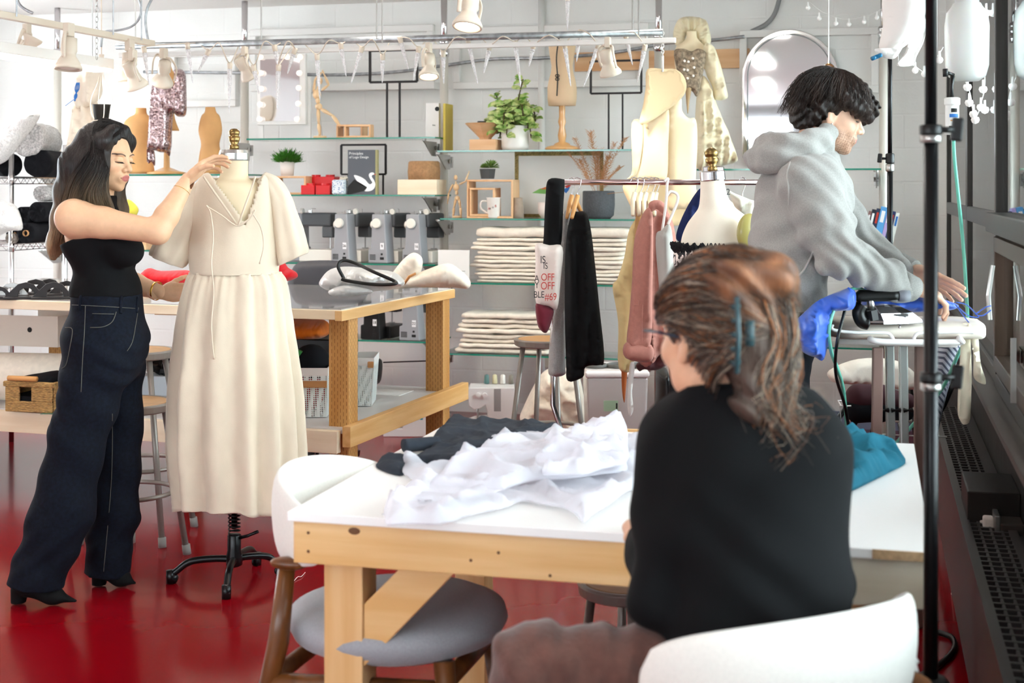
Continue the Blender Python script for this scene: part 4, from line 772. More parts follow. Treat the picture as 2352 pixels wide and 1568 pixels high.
m = M(); m.lathe([(.018, at1(344)), (.018, at1(334)), (.012, at1(332)), (.019, at1(324)), (.022, at1(314)), (.016, at1(312)), (.019, at1(309)), (.021, at1(302)), (.012, at1(296)), (.001, at1(295))], c, 28); m.obj('finial', BRASS, t, smooth=True)
M().tube([(c.x, c.y, at1(760)), (c.x, c.y, .2)], .0115, 12).obj('pole', BLACKM, t, smooth=True)
m = M(); m.tube([(c.x+.021*math.cos(a), c.y+.021*math.sin(a), at1(1150)-i*(at1(1150)-at1(1226))/130) for i, a in enumerate([k*2*pi*9/130 for k in range(131)])], .003, 6); m.obj('spring', BLACKM, t, smooth=True)
m = M(); m.lathe([(.022, at1(1226)), (.025, at1(1226)-.004), (.025, at1(1262)), (.03, at1(1275)), (.03, at1(1296)), (.02, at1(1300)), (.001, at1(1300))], c, 24); m.obj('hub', BLACKM, t, smooth=True)
m = M(); m.tube([(c.x+.01, c.y, at1(1236)), (c.x+.06, c.y-.01, at1(1226)), (c.x+.1, c.y-.01, at1(1215))], [.007, .006, .006], 8); m.obj('pedal', BLACKM, t, smooth=True)
for k, (px, py) in enumerate([(392, 1340), (520, 1375), (648, 1322), (500, 1300)]):
    e = PZ(px, py, 0.0) if k != 3 else Vector((c.x-.02, c.y+.24, 0)); d = (e-c); d.z = 0; ln = d.length; d.normalize(); z = at1(1283)
    ln = min(ln, .27); m = M(); m.tube(spline([c+UP*z, c+d*ln*.35+UP*(z+.002), c+d*ln*.7+UP*(z-.008), c+d*ln*.9+UP*(z-.04), c+d*ln+UP*(z-.055)], 5), [.017]+[.013]*19+[.012], 10); m.cyl(c+d*ln+UP*(z-.038), c+d*ln+UP*(z-.085), .017, n=14); m.obj('foot_arm', BLACKM, t, smooth=True)
    sd = Vector((-d.y, d.x, 0)); q = c+d*(ln-.008); w = M(); [w.cyl(q+sd*g+UP*.019, q+sd*(g+.006)+UP*.019, .019, n=20) for g in (-.012, .006)]; w.tube([q+UP*.019-sd*.014, q+UP*.019+sd*.014], .004, 8); w.tube([q+UP*.02, c+d*ln+UP*.05], .005, 8); w.obj('caster', CHROME if k == 1 else BLACKM, t, smooth=True)
# the dress: bodice, skirt, two sleeves, ties
dr = thing('linen_dress', 'natural linen dress with puffed elbow sleeves and a tied V neck on the dress form', 'dress', (c.x, c.y, at1(1170)))
rows = rowloft([(398, 474, 600, .70), (404, 464, 614, .74), (420, 455, 624, .76), (450, 448, 630, .74), (490, 444, 634, .74), (540, 440, 637, .76), (590, 437, 640, .76), (622, 438, 640, .76), (628, 440, 640, .76)], T1, n=120, sub=6, mod=lambda th, v: .0025*math.sin(th*9+v*3)*math.sin(v*3)+.004*nz(th*2, v*5))
m = M(); m.rings(rows, caps=False); nn = 120; keep = []
vx, vy = 563, 516
for f in m.f:
    q = sum((Vector(m.v[i]) for i in f), Vector())/4; d = q-O; dz = d.dot(CD); px = 1176+d.dot(CR)/dz*F; py = 430-d.z/dz*F
    front = dz < T1-.02
    if front and py < vy and (px > 563-(vy-py)*.70 and px < 563+(vy-py)*.36): continue
    if not front and py < 408: continue
    keep.append(f)
m.f = keep; m.mi = [0]*len(keep); m.obj('bodice', LIN, dr, smooth=True, solid=.004)
def pleat(th, v):
    g = min(1, v*1.5); return (.007+.021*g)*math.sin(13*th+1.1*math.sin(2*th+1)+.6*math.sin(v*2.2+th))*(.55+.45*math.sin(3*th+2)**2)+.004*math.sin(37*th+2*nz(th*3, v*3))*max(0, 1-v*2.6)+.005*nz(th*2.5, v*4, 3)+.003*nz(th*9, v*16, 9)
m = M(); rows = rowloft([(626, 440, 640), (650, 430, 650), (720, 413, 661), (800, 402, 672), (900, 393, 684), (1000, 392, 688), (1080, 398, 690), (1130, 404, 690), (1158, 408, 690)], T1, dep=.72, n=220, sub=9, mod=pleat)
last = rows[-1]
for j, p in enumerate(last): last[j] = p+UP*(.012*math.sin(3*2*pi*j/220+1)+.006*math.sin(7*2*pi*j/220))
m.rings(rows, caps=False); m.obj('skirt', LIN, dr, smooth=True, solid=.003)
M().tube([p for p in rows[0]], .0035, 6, closed=True).obj('waist_seam', LIN, dr, smooth=True)
def sleeve(rws, yo, name='sleeve'):   # rows of (centre px, centre py, half width px, angle)
    rs = []
    pts = spline([(a, b, 0) for a, b, w, g in rws], 6); ws = spline([(w, g, 0) for a, b, w, g in rws], 6)
    for i, (p, w) in enumerate(zip(pts, ws)):
        cc = PT(p.x, p.y, T1)+CD*yo*(1-.3*i/len(pts)); ax = CR*math.cos(w.y)+UP*math.sin(w.y); r = []
        for j in range(56):
            th = 2*pi*j/56; k = 1+.05*math.sin(7*th+i*.12)+.07*nz(th*2, i*.15, 4)+.02*nz(th*5, i*.4, 8); r.append(cc+ax*(w.x*s*k*math.cos(th))+CD*(w.x*s*.82*k*math.sin(th)))
        rs.append(r)
    m = M(); m.rings(rs, caps=False); m.obj(name, LIN, dr, smooth=True, solid=.004)
sleeve([(490, 412, 16, -.9), (476, 432, 26, -.75), (455, 462, 32, -.6), (432, 500, 38, -.5), (412, 545, 44, -.42), (392, 585, 44, -.38), (384, 600, 40, -.36)], .0)
sleeve([(600, 408, 15, .9), (622, 428, 24, .8), (640, 462, 30, .7), (650, 500, 34, .6), (661, 545, 39, .5), (670, 582, 41, .44), (672, 596, 38, .42)], .0)
tr = lambda pts, off=-.165: [PT(a, b, T1)+CD*off for a, b in pts]
M().tube(spline(tr([(486, 406), (508, 438), (535, 476), (563, 517)], -.135), 6), .004, 8).tube(spline(tr([(602, 406), (592, 436), (578, 474), (563, 517)], -.135), 6), .004, 8).obj('neck_binding', LIN, dr, smooth=True)
m = M(); m.tube(spline(tr([(497, 470), (506, 488), (512, 540), (508, 600), (513, 660), (508, 740), (514, 812)], -.168), 6), .0028, 6); m.tube(spline(tr([(497, 472), (530, 492), (566, 516), (592, 500)], -.168), 6), .0028, 6); m.obj('drawstring', LIN, dr, smooth=True)
m = M(); m.tube(spline(tr([(606, 480), (600, 488), (618, 520), (624, 560), (615, 600)], -.166), 6), .0028, 6); m.tube(spline(tr([(606, 480), (592, 500), (566, 516)], -.168), 6), .0028, 6); m.obj('drawstring', LIN, dr, smooth=True)
# ================================================================= clothes rack
T2 = 6.15; t = thing('clothes_rack', 'chrome clothes rack rail running from the black tote to behind the man', 'clothes rack', PT(1560, 1400, T2)*1)
def P2(x, y, dt=0): return PT(x, y, T2+dt)
RAILM = pm('rail_chrome', '#c9b3b3', .15, metal=1); fl = lambda x: Vector((P2(x, 430).x, P2(x, 430).y, .02))
M().tube([P2(1288, 418.5), P2(1862, 418.5)], .0125, 16).obj('rail', RAILM, t, smooth=True); M().ell(P2(1288, 418.5), .014, 12).obj('end_cap', CHROME, t, smooth=True)
M().tube([P2(1270, 425)+CD*.02, P2(1270, 930), P2(1290, 990), P2(1296, 1060)+CD*-.05, fl(1300)-CD*.3], .0115, 14).obj('post', CHROME, t, smooth=True)
M().tube([P2(1854, 420), P2(1854, 1000), fl(1854)], .0115, 14).obj('post', CHROME, t, smooth=True); M().tube([P2(1846, 560), P2(1846, 868)], .013, 12).obj('post_sleeve', WHITE, t, smooth=True)
M().tube([fl(1300)-CD*.3, fl(1296)+CD*.12], .0115, 12).obj('base_bar', CHROME, t, smooth=True); M().tube([fl(1854)-CD*.25, fl(1854)+CD*.3], .0115, 12).obj('base_bar', CHROME, t, smooth=True)
t.location = (P2(1560, 430).x, P2(1560, 430).y, 0)
for ch in t.children: ch.location = Vector(ch['_w'])-t.location
def fmat(n, c, **k): k.setdefault('spec', .25); k.setdefault('bump', .3); k.setdefault('bscale', 400); k.setdefault('sheen', 0 if c < '#3' else .15); return pm(n, c, .9, bdist=.001, **k)
def garm(name, label, cat, px, dt, th, mt, fold, **k):
    return hang(px, T2+dt, th, fold, **k).obj(name, mt, smooth=True, label=label, cat=cat)
def hanger(label, x, dt, mt, yb=462, w=0, tilt=0):
    t = thing('clothes_hanger', label, 'hanger', P2(x, yb, dt), 'hangers on the rail'); h = P2(x, 418.5, dt)
    m = M(); m.tube(spline([h+CR*-.018+UP*.004, h+CR*-.012+UP*.018, h+UP*.021, h+CR*.014+UP*.01, h+CR*.012-UP*.012, h-UP*.045, P2(x, yb, dt)], 5), .002, 6); m.obj('hook', CHROME, t, smooth=True)
    if w: M().tube([P2(x, yb-4, dt), P2(x+tilt-3, yb+12, dt), P2(x+w*.5+tilt, yb+50, dt+.1)], [.01, .011, .008], 10).tube([P2(x, yb-4, dt), P2(x-5, yb+14, dt-.01), P2(x-w*.45, yb+48, dt-.1)], [.01, .011, .008], 10).obj('shoulder_bar', mt, t, smooth=True)
    return t
HW = pm('hanger_wood', '#d59a5c', .4)
hanger('wooden hanger nearest the rail end, holding the grey sweatshirt', 1314, .03, HW, 452, 26); hanger('wooden hanger holding the black sweater', 1327, -.03, HW, 452, 30)
for i, x in enumerate((1458, 1472, 1484, 1499, 1508)):
    hanger('%s of the wire-hooked hangers between the vase and the pink shirt' % ['leftmost', 'second', 'third', 'fourth', 'rightmost'][i], x, .02*(i-2), MUSLIN, 446, 10)
hanger('thin hook hanger on the bare rail right of the white form', 1706, 0, WHITE, 450)
SWB = fmat('black_knit', '#0c0c0d', var=.1, scale=6); SWG = fmat('heather_grey', '#9b9997', var=.12, scale=220)
x0 = 1256
tb = thing('tote_bag', 'black-strapped canvas tote with hand lettering and maroon base on the rail end', 'bag', P2(1250, 760, -.12))
hang([(1260, 412), (1292, 411), (1297, 420), (1294, 470), (1286, 572), (1250, 570), (1249, 540), (1253, 450)], T2-.09, .035, vfold(.006, 60), edge=.015).obj('strap', SWB, tb, smooth=True)
hang([(1231, 560), (1262, 563), (1292, 568), (1288, 640), (1280, 708), (1262, 704), (1232, 696), (1229, 640), (1230, 600)], T2-.13, .05, vfold(.006, 25, 3), edge=.03).obj('panel', fmat('tote_canvas', '#e7d9cf'), tb, smooth=True)
hang([(1232, 694), (1270, 708), (1266, 740), (1256, 763), (1244, 760), (1234, 742)], T2-.125, .05, vfold(.008, 30, 5), edge=.03).obj('base', fmat('maroon_cloth', '#6d2230'), tb, smooth=True)
for sx_, sy_, st, sz, mt in ((1247, 597, 'IS', .045, KINK), (1253, 611, 'IS', .038, KINK), (1258, 637, 'OFF', .044, RINK), (1258, 657, 'OFF', .046, RINK), (1238, 677, 'BLE', .04, KINK), (1265, 682, '#69', .044, RINK), (1233, 640, 'A', .04, KINK), (1233, 655, 'Y', .04, KINK)):
    p = P2(sx_, sy_, -.195); text(st, sz, mt, p, (pi/2, 0, TH+.0), tb, sx=.75)
garm('sweatshirt', 'heather grey sweatshirt hanging side-on beside the black sweater', 'sweatshirt', [(1300, 482), (1312, 486), (1304, 600), (1300, 700), (1298, 828), (1297, 860), (1263, 862), (1260, 830), (1266, 740), (1276, 620), (1290, 510)], .02, .06, SWG, vfold(.008, 40, 1))
garm('sweater', 'black sweater hanging side-on, longest garment near the rail end', 'sweater', [(1312, 492), (1328, 486), (1345, 488), (1356, 520), (1366, 600), (1376, 700), (1387, 800), (1386, 835), (1377, 838), (1345, 842), (1338, 866), (1304, 874), (1300, 830), (1297, 700), (1300, 560)], -.05, .09, SWB, vfold(.014, 42, 2))
garm('cream_garment', 'thin cream garment with a pointed hem left of the pink shirt', 'garment', [(1452, 515), (1468, 505), (1466, 640), (1458, 760), (1452, 846), (1421, 844), (1420, 740), (1407, 660), (1418, 640), (1434, 590), (1442, 540)], .0, .05, fmat('butter_cloth', '#d9bd86', var=.05), vfold(.012, 60, 4))
garm('brown_paper_pattern', 'narrow tan pattern piece hanging between cream garment and pink shirt', 'pattern', [(1462, 490), (1474, 492), (1472, 600), (1466, 720), (1458, 700), (1456, 560)], -.06, .02, fmat('kraft', '#b98f5c'), vfold(.006, 60, 6))
sh = thing('shirt', 'dusty pink buttoned shirt with a turned-up cuff on the rail', 'shirt', P2(1500, 840)); PK = fmat('dusty_pink', '#b87d70', var=.06, scale=60)
hang([(1492, 476), (1512, 470), (1530, 480), (1548, 520), (1556, 600), (1556, 700), (1548, 792), (1520, 812), (1500, 834), (1478, 842), (1462, 800), (1470, 640), (1478, 540)], T2+.0, .07, vfold(.016, 34, 7), edge=.03).obj('shirt_body', PK, sh, smooth=True)
hang([(1486, 478), (1498, 486), (1500, 560), (1498, 660), (1492, 800), (1442, 796), (1446, 720), (1452, 640), (1456, 560), (1468, 510)], T2-.12, .05, vfold(.012, 30, 4), edge=.035).obj('sleeve', PK, sh, smooth=True)
hang([(1489, 470), (1500, 460), (1520, 462), (1534, 482), (1526, 492), (1508, 480), (1496, 486)], T2-.14, .02, lambda x, y: 0, edge=.015).obj('collar', PK, sh, smooth=True)
M().tube([P2(1476, 700, -.185), P2(1474, 785, -.185)], .002, 5).tube([P2(1455, 690, -.185), P2(1456, 700, -.19), P2(1466, 700, -.19), P2(1466, 690, -.188)], .0018, 5).obj('placket_seam', PK, sh)
hang([(1438, 786), (1496, 792), (1494, 830), (1437, 822)], T2-.125, .06, lambda x, y: 0, edge=.015).obj('cuff', PK, sh, smooth=True)
garm('blouse', 'grey silky sleeveless blouse slipping off the white plastic hanger', 'blouse', [(1506, 545), (1520, 528), (1538, 515), (1546, 560), (1550, 660), (1549, 770), (1535, 790), (1522, 740), (1512, 640)], -.2, .05, fmat('silver_silk', '#b3afa8'), vfold(.014, 70, 8))
m = M(); sp = lambda q, n=6: spline([P2(a, b, -.2) for a, b in q], n)
m.tube(sp([(1526, 416), (1534, 410), (1532, 425), (1531, 450), (1528, 480), (1521, 530)]), .006, 8); m.tube(sp([(1530, 452), (1540, 440), (1555, 446), (1556, 462), (1545, 490), (1534, 515)]), .006, 8); m.obj('clothes_hanger', WP, smooth=True, label='white plastic hanger hooked over the rail at the pink shirt', cat='hanger')
garm('cardigan', 'dark plum garment hem showing under the pink shirt', 'garment', [(1462, 835), (1500, 815), (1545, 790), (1548, 822), (1530, 840), (1505, 850), (1480, 848), (1468, 852)], .02, .05, fmat('plum', '#5a3538'), vfold(.01, 40, 9))
for k, (px, c, lab) in enumerate([([(1428, 845), (1440, 850), (1437, 900), (1434, 925), (1429, 900)], '#a4582c', 'rust ribbon end hanging below the cream garment'), ([(1447, 835), (1458, 838), (1452, 900), (1455, 940), (1446, 956), (1441, 930), (1443, 880)], '#d9d3cc', 'pale ribbon hanging lowest below the pink shirt')]):
    garm('ribbon', lab, 'ribbon', px, -.02-.03*k, .01, fmat('rib%d' % k, c), vfold(.003, 60, k), res=.012, edge=.01)
garm('hanging_dress', 'black garment hanging low behind the seated woman, below the white form', 'garment', [(1542, 800), (1640, 800), (1650, 900), (1655, 1000), (1640, 1090), (1540, 1085), (1532, 980), (1538, 880)], -.3, .14, fmat('soft_black', '#17181c'), vfold(.02, 26, 3), edge=.06)
# ---- cream form no. 2 with zebra bustier --------------------------------------------
T3 = 5.6; FW = fmat('ivory_form', '#efe4d2', var=.02); s3 = T3/F; c3 = PT(1640, 430, T3); t = thing('dress_form', 'ivory dress form marked 2 with a brass finial and a zebra bustier', 'dress form', (c3.x, c3.y, 0))
rt = Matrix.Rotation(.0, 3, 'Z')
m = M(); m.rings(rowloft([(412, 1609, 1662, .95), (425, 1609, 1665, .95), (455, 1608, 1673, .95), (478, 1604, 1690, .85), (495, 1592, 1712, .72), (515, 1578, 1728, .62), (545, 1566, 1737, .58), (580, 1562, 1738, .6), (620, 1560, 1732, .62), (680, 1566, 1722, .64), (760, 1576, 1712, .66), (830, 1562, 1730, .68), (900, 1560, 1735, .66)], T3, yoff=0)); m.obj('torso', FW, t, smooth=True)
tip = lambda x, y: PT(x, y, T3)
ax = (tip(1634, 347)-tip(1639, 412)).normalized(); M().lathe([(.05, -.014), (.051, -.01), (.051, .022), (.047, .026), (.001, .026)], tip(1637, 407), 40, ax=ax).obj('neck_cap', CHROME, t, bevel=.001)
M().lathe([(.02, 0), (.02, .016), (.013, .02), (.024, .035), (.027, .05), (.018, .056), (.026, .06), (.028, .078), (.014, .092), (.001, .096)], tip(1637, 393), 28, ax=ax).obj('finial', BRASS, t, smooth=True)
p = tip(1709, 533)-CD*.115-CR*.0; M().ell(p, (.054, .03, .078), 28, Matrix.Rotation(TH+.45, 3, 'Z')).obj('arm_plate', pm('olive_plastic', '#a89d5c', .25), t, smooth=True)
q = p-CD*.028+CR*.012; M().lathe([(.006, 0), (.006, .003), (.003, .004), (.001, .002)], q, 12, ax=-CD).obj('screw', CHROME, t)
text('2', .035, KINK, tip(1668, 441)-CD*.052, (pi/2, 0, TH+.35), t, name='size_mark')
M().tube([(c3.x, c3.y, at1(760)), (c3.x, c3.y, .06)], .018, 12).obj('pole', BLACKM, t, smooth=True); M().lathe([(.2, 0), (.2, .02), (.03, .05), (.001, .06)], (c3.x, c3.y, 0), 30).obj('foot_base', BLACKM, t, smooth=True)
zeb = pm('zebra_print', '#efe6dd', .7); nt = zeb.node_tree; N = nt.nodes; K = nt.links; wv = N.new('ShaderNodeTexWave'); wv.inputs['Scale'].default_value = 9; wv.inputs['Distortion'].default_value = 14; wv.inputs['Detail'].default_value = 2; wv.inputs['Detail Scale'].default_value = 2.2; tc = N.new('ShaderNodeTexCoord'); r = N.new('ShaderNodeValToRGB'); r.color_ramp.interpolation = 'CONSTANT'
r.color_ramp.elements[0].color = (*L('#17151a'), 1); r.color_ramp.elements[1].position = .42; r.color_ramp.elements[1].color = (*L('#efe2da'), 1); K.new(tc.outputs['Object'], wv.inputs[0]); K.new(wv.outputs[0], r.inputs[0]); K.new(r.outputs[0], N['Principled BSDF'].inputs['Base Color'])
bu = thing('bustier', 'zebra print strapless bustier edged in black lace on the ivory form', 'bustier', tip(1645, 760))
rows = rowloft([(566, 1550, 1742, .68), (600, 1548, 1742, .7), (660, 1555, 1732, .7), (740, 1568, 1720, .72), (800, 1560, 1730, .72)], T3, n=90, sub=5)
for i in range(2): rows[i] = [p-UP*(.05*max(0, math.cos(2*pi*j/90))*(1 if j < 200 else 0)) for j, p in enumerate(rows[i])]
M().rings(rows, caps=False).obj('body', zeb, bu, smooth=True, solid=.004)
lc = M(); n = 500
base = rows[0]; up = [base[int(i*90/n) % 90].lerp(base[(int(i*90/n)+1) % 90], (i*90/n) % 1) for i in range(n)]
cen = sum(up, Vector())/n
lc.rings([[p+UP*(-.028+.004*math.sin(i*.7)) for i, p in enumerate(up)], [p+(p-cen).normalized()*.008*(1+math.sin(i*.8))-UP*.008 for i, p in enumerate(up)], [p+(p-cen).normalized()*(.01+.01*math.sin(i*.5))+UP*(.012+.006*math.sin(i*.9)) for i, p in enumerate(up)]], caps=False)
lc.obj('lace_trim', pm('black_lace', '#141318', .8, bump=1, bscale=200), bu, smooth=True, solid=.003)
hang([(1606, 434), (1613, 440), (1608, 490), (1594, 530), (1574, 556), (1553, 548), (1562, 510), (1584, 465)], T3+.25, .04, vfold(.012, 60, 3), edge=.03).obj('sash_scarf', fmat('navy_satin', '#1d2750'), smooth=True, label='navy satin sash hanging behind the ivory form', cat='sash')
hang([(1674, 440), (1690, 445), (1722, 458), (1740, 470), (1744, 540), (1720, 540), (1690, 480)], T2-.05, .05, vfold(.01, 50, 3), edge=.03).obj('blouse', fmat('ivory_blouse', '#e0dccb'), smooth=True, label='ivory blouse shoulder between the ivory form and the man', cat='blouse')
c4 = P2(1638, 430, .15); t = thing('dress_form', 'second form standing directly behind the ivory form, only its steel cap showing', 'dress form', (c4.x, c4.y, 0)); f4 = (T2+.15)/F
M().lathe([(.05, CH+(430-407)*f4), (.05, CH+(430-385)*f4), (.046, CH+(430-382)*f4), (.001, CH+(430-381)*f4)], (c4.x, c4.y, 0), 32).obj('neck_cap', CHROME, t, bevel=.001)
M().lathe([(.001, .8), (.13, .82), (.11, 1.05), (.14, 1.25), (.12, 1.36), (.055, 1.42), (.05, 1.52), (.001, 1.52)], (c4.x, c4.y, 0), 32, sy=.6).obj('torso', FORMC, t, smooth=True); M().cyl((c4.x, c4.y, 0), (c4.x, c4.y, .83), .018).obj('pole', BLACKM, t, smooth=True)
# ================================================================= people
from mathutils.bvhtree import BVHTree
A3 = lambda v: np.array(tuple(v), float)
def frame(fwd, up=UP):
    f = Vector(fwd).normalized(); r = f.cross(up).normalized(); u = r.cross(f); return Matrix((r, f, u)).transposed()   # columns: right, forward, up
def vnoise(P, s, seed=0):
    x, y, z = [P[:, i]*s+seed for i in range(3)]
    return (np.sin(x*1.7+np.sin(y*2.3+z))+np.sin(y*2.1+np.sin(z*1.9+x*1.3))+np.sin(z*2.7+np.sin(x*2.2-y)))/3
def head(C, Rm, scale, skin, lips, brow, lidz=0., beard=None, male=False, res=.002, open_=.0):
    s = SDF((-.105, -.12, -.15), (.105, .145, .135), res)
    s.ell((0, -.018, .028), (.074, .094, .086), k=.01); s.ell((0, .028, -.015), (.061, .066, .088), k=.03)
    jw = .049 if male else .043
    s.ell((0, .035, -.072), (jw, .05, .038), k=.03); s.ell((0, .074, -.098), (.022 if male else .016, .018, .016), k=.022)
    for q in (-1, 1):
        s.ell((q*.043, .055, -.028), (.022, .026, .024), k=.02); s.ell((q*.052, .02, -.07), (.016, .03, .03), k=.02)
        s.ell((q*.027, .084, .019), (.022, .010, .008 if male else .006), k=.014)
    for q in (-1, 1): s.ell((q*.031, .1, .0), (.018, .014, .012), k=.016, op='s')
    s.cap((0, .086, .008), (0, .107, -.026), .0075, .0095, k=.012); s.ell((0, .108, -.031), (.0105, .0105, .009), k=.008)
    for q in (-1, 1): s.ell((q*.0125, .098, -.034), (.0075, .009, .0075), k=.006)
    for q in (-1, 1): s.ell((q*.006, .106, -.0415), (.0035, .005, .003), k=.003, op='s')
    s.ell((0, .088, -.062), (.027, .013, .018), k=.014)
    s.ell((0, .0955, -.0575), (.019, .0065, .0048), k=.006); s.ell((0, .0945, -.0675), (.0165, .0072, .0058), k=.005)
    s.cap((-.021, .093, -.0628), (.021, .093, -.0628), .0022, k=.003, op='s'); s.cap((-.008, .103, -.0628), (.008, .103, -.0628), .002+open_, k=.003, op='s')
    for q in (-1, 1):   # closed or lowered lids over the eyes
        s.ell((q*.031, .0785, .0), (.0155, .0135, .0125), k=.004)
        s.cap((q*.031-.014, .0885, lidz-.0045), (q*.031+.014, .0885, lidz-.0045), .0016, k=.002, op='s')
        e = (q*.073, -.004, -.012); s.ell(e, (.008, .017, .030), rot=np.array(Matrix.Rotation(q*.35, 3, 'Z')), k=.006); s.ell((q*.082, .002, -.006), (.006, .009, .017), k=.006, op='s'); s.ell((q*.073, .0, -.036), (.006, .009, .009), k=.006)
    s.cap((0, -.02, -.06), (0, -.035, -.148), .052 if male else .043, .056 if male else .046, k=.03)
    V_, F_ = s.mesh(); x, y, z = V_.T; col = np.tile(np.array(L(skin)), (len(V_), 1))
    def mixc(m, c):
        nonlocal col; m = np.clip(m, 0, 1)[:, None]; col = col*(1-m)+np.array(L(c))*m
    lm = 1-((x/.023)**2+((z+.063)/.0125)**2); mixc(np.where(y > .088, lm*3.5, 0), lips)
    for q in (-1, 1):
        dx = (x-q*.031)*q; zc = .0225-((dx-.004)**2)*12; mixc(np.where((y > .06) & (np.abs(dx) < .021), (1-np.abs(z-zc)/(.0045 if male else .003))*2.2, 0), brow)
        mixc(np.where((y > .075) & (np.abs(dx) < .016), (1-np.abs(z-lidz+.0042)/.0022)*3, 0), '#171211')
    mixc(np.where((np.abs(np.abs(x)-.043) < .025) & (y > .04), (1-((np.abs(x)-.043)/.022)**2-((z+.03)/.02)**2)*.25, 0), '#c9705a')
    if beard:
        n = vnoise(V_, 400)*.3+vnoise(V_, 900, 3)*.3
        reg = np.clip((-.038-z+np.maximum(0, .03-y)*.9)/.02, 0, 1)*np.clip((y+.005)/.02, 0, 1)*np.clip((z+.125)/.01, 0, 1); reg = np.maximum(reg, np.where((y > .085) & (np.abs(x) < .03) & (z < -.043), .9, 0)); reg *= np.where((lm > 0) & (y > .088), 0, 1)
        mixc(reg*(.55+n), beard)
    W = (np.array(Rm) @ (V_*scale).T).T+A3(C); return (W, F_), col, s
def hand_parts(W, d, n, thumb, sc_=1, curls=(.3, .35, .4, .45), spread=.02, bend=(1, 1, .8), res=.0018, tcurl=.2, rw=None):
    d = Vector(d).normalized(); n = Vector(n); n = (n-d*n.dot(d)).normalized(); s_ = n.cross(d)*thumb; W = Vector(W); k = sc_
    g = SDF(A3(W)-.215*k, A3(W)+.215*k, res); R = np.array(Matrix((s_, d, n)).transposed())
    g.cap(A3(W-d*.035*k), A3(W+d*.02*k), .0265*k, .0275*k, k=.02, flat=(A3(n), .72)); g.ell(A3(W+d*.052*k), (.040*k, .05*k, .0155*k), rot=R, k=.018); g.ell(A3(W+d*.035*k+s_*.022*k+n*.008*k), (.017*k, .03*k, .014*k), rot=R, k=.012)
    Ls = [(.045, .027, .022), (.05, .03, .023), (.046, .028, .022), (.036, .022, .019)]
    for i in range(4):
        off = (.029, .0095, -.0105, -.029)[i]; p = W+d*(.088-(.010 if i == 3 else .003*abs(i-1)))*k+s_*off*k; a = curls[i]; dd = (d+s_*spread*(1.5-i)*2).normalized(); r = (.0088, .009, .0085, .0075)[i]*k
        g.cap(A3(p-d*.03*k), A3(p), r, r*1.02, k=.010)
        ang = 0
        for j in range(3):
            ang += a*bend[j]*(1.0 if j else .8); v = dd*math.cos(ang)+n*math.sin(ang); q = p+v*Ls[i][j]*k; g.cap(A3(p), A3(q), r, r*.93, k=.004); p = q; r *= .92
    p = W+d*.022*k+s_*.026*k+n*.006*k; v = (d*.62+s_*.62+n*.35).normalized(); q = p+v*.042*k; g.cap(A3(p), A3(q), .0125*k, .0105*k, k=.012); v = (v+d*.35+n*tcurl).normalized(); p = q+v*.03*k; g.cap(A3(q), A3(p), .0105*k, .0095*k, k=.004); g.cap(A3(p), A3(p+(v+n*tcurl).normalized()*.024*k), .0095*k, .0075*k, k=.004)
    return g.mesh()
def bvh_of(parts):
    vs = []; fs = []
    for V_, F_ in parts: o = len(vs); vs += V_.tolist(); fs += (F_+o).tolist()
    return BVHTree.FromPolygons(vs, fs)
def onto(bv, px, py, off=.002):
    r = ray(px, py).normalized(); h = bv.ray_cast(O, r); return h[0]-r*off if h[0] else None
def drape(bv, pts, r, name, mt, parent, n=6, off=.001, closed=False, **k):
    q = [onto(bv, p.x, p.y, off) for p in spline([(a, b, 0) for a, b in pts], n, closed)]; q = [p for p in q if p]
    if len(q) > 2: return M().tube(q, r, 6).obj(name, mt, parent, smooth=True, **k)
def strands(guides, n, jit, r, name, mt, parent, seed=1, taper=.3, wav=0, cols=None, seg=9):
    """guides: list of polylines (same point count); strands interpolate between neighbours"""
    rd = random.Random(seed); m = M(); cc = []
    G = [spline(g, 4) for g in guides]
    for _ in range(n):
        i = rd.randrange(len(G)-1) if len(G) > 1 else 0; f = rd.random(); a = G[i]; b = G[min(i+1, len(G)-1)]; o = Vector((rd.gauss(0, 1), rd.gauss(0, 1), rd.gauss(0, .6)))*jit; st = rd.uniform(0, .25); en = rd.uniform(.72, 1)
        pts = []; ph = rd.uniform(0, 6)
        for j in range(seg):
            u = (st+(en-st)*j/(seg-1))*(len(a)-1); k0 = min(int(u), len(a)-2); q = u-k0; p = a[k0].lerp(a[k0+1], q).lerp(b[k0].lerp(b[k0+1], q), f)
            w_ = j/(seg-1); pts.append(p+o*(.4+w_)+Vector((math.sin(ph+w_*9), math.cos(ph+w_*7), math.sin(ph*2+w_*8)))*wav*w_)
        m.tube(pts, [r*(1-(1-taper)*j/(seg-1)) for j in range(seg)], 4)
        if cols: c = cols(pts, rd); cc += c
    ob = m.obj(name, mt, parent, smooth=True, fix=False, kind='stuff')
    if cols:
        at = ob.data.color_attributes.new('Col', 'FLOAT_COLOR', 'POINT'); at.data.foreach_set('color', np.array([(*c, 1) for c in cc for _ in range(4)], np.float32).ravel())
    return ob
SKIN = pm('skin', '#d9a37e', .48, attr='Col', sss=.05, var=.03, scale=60, bump=.08, bscale=500, bdist=.001)
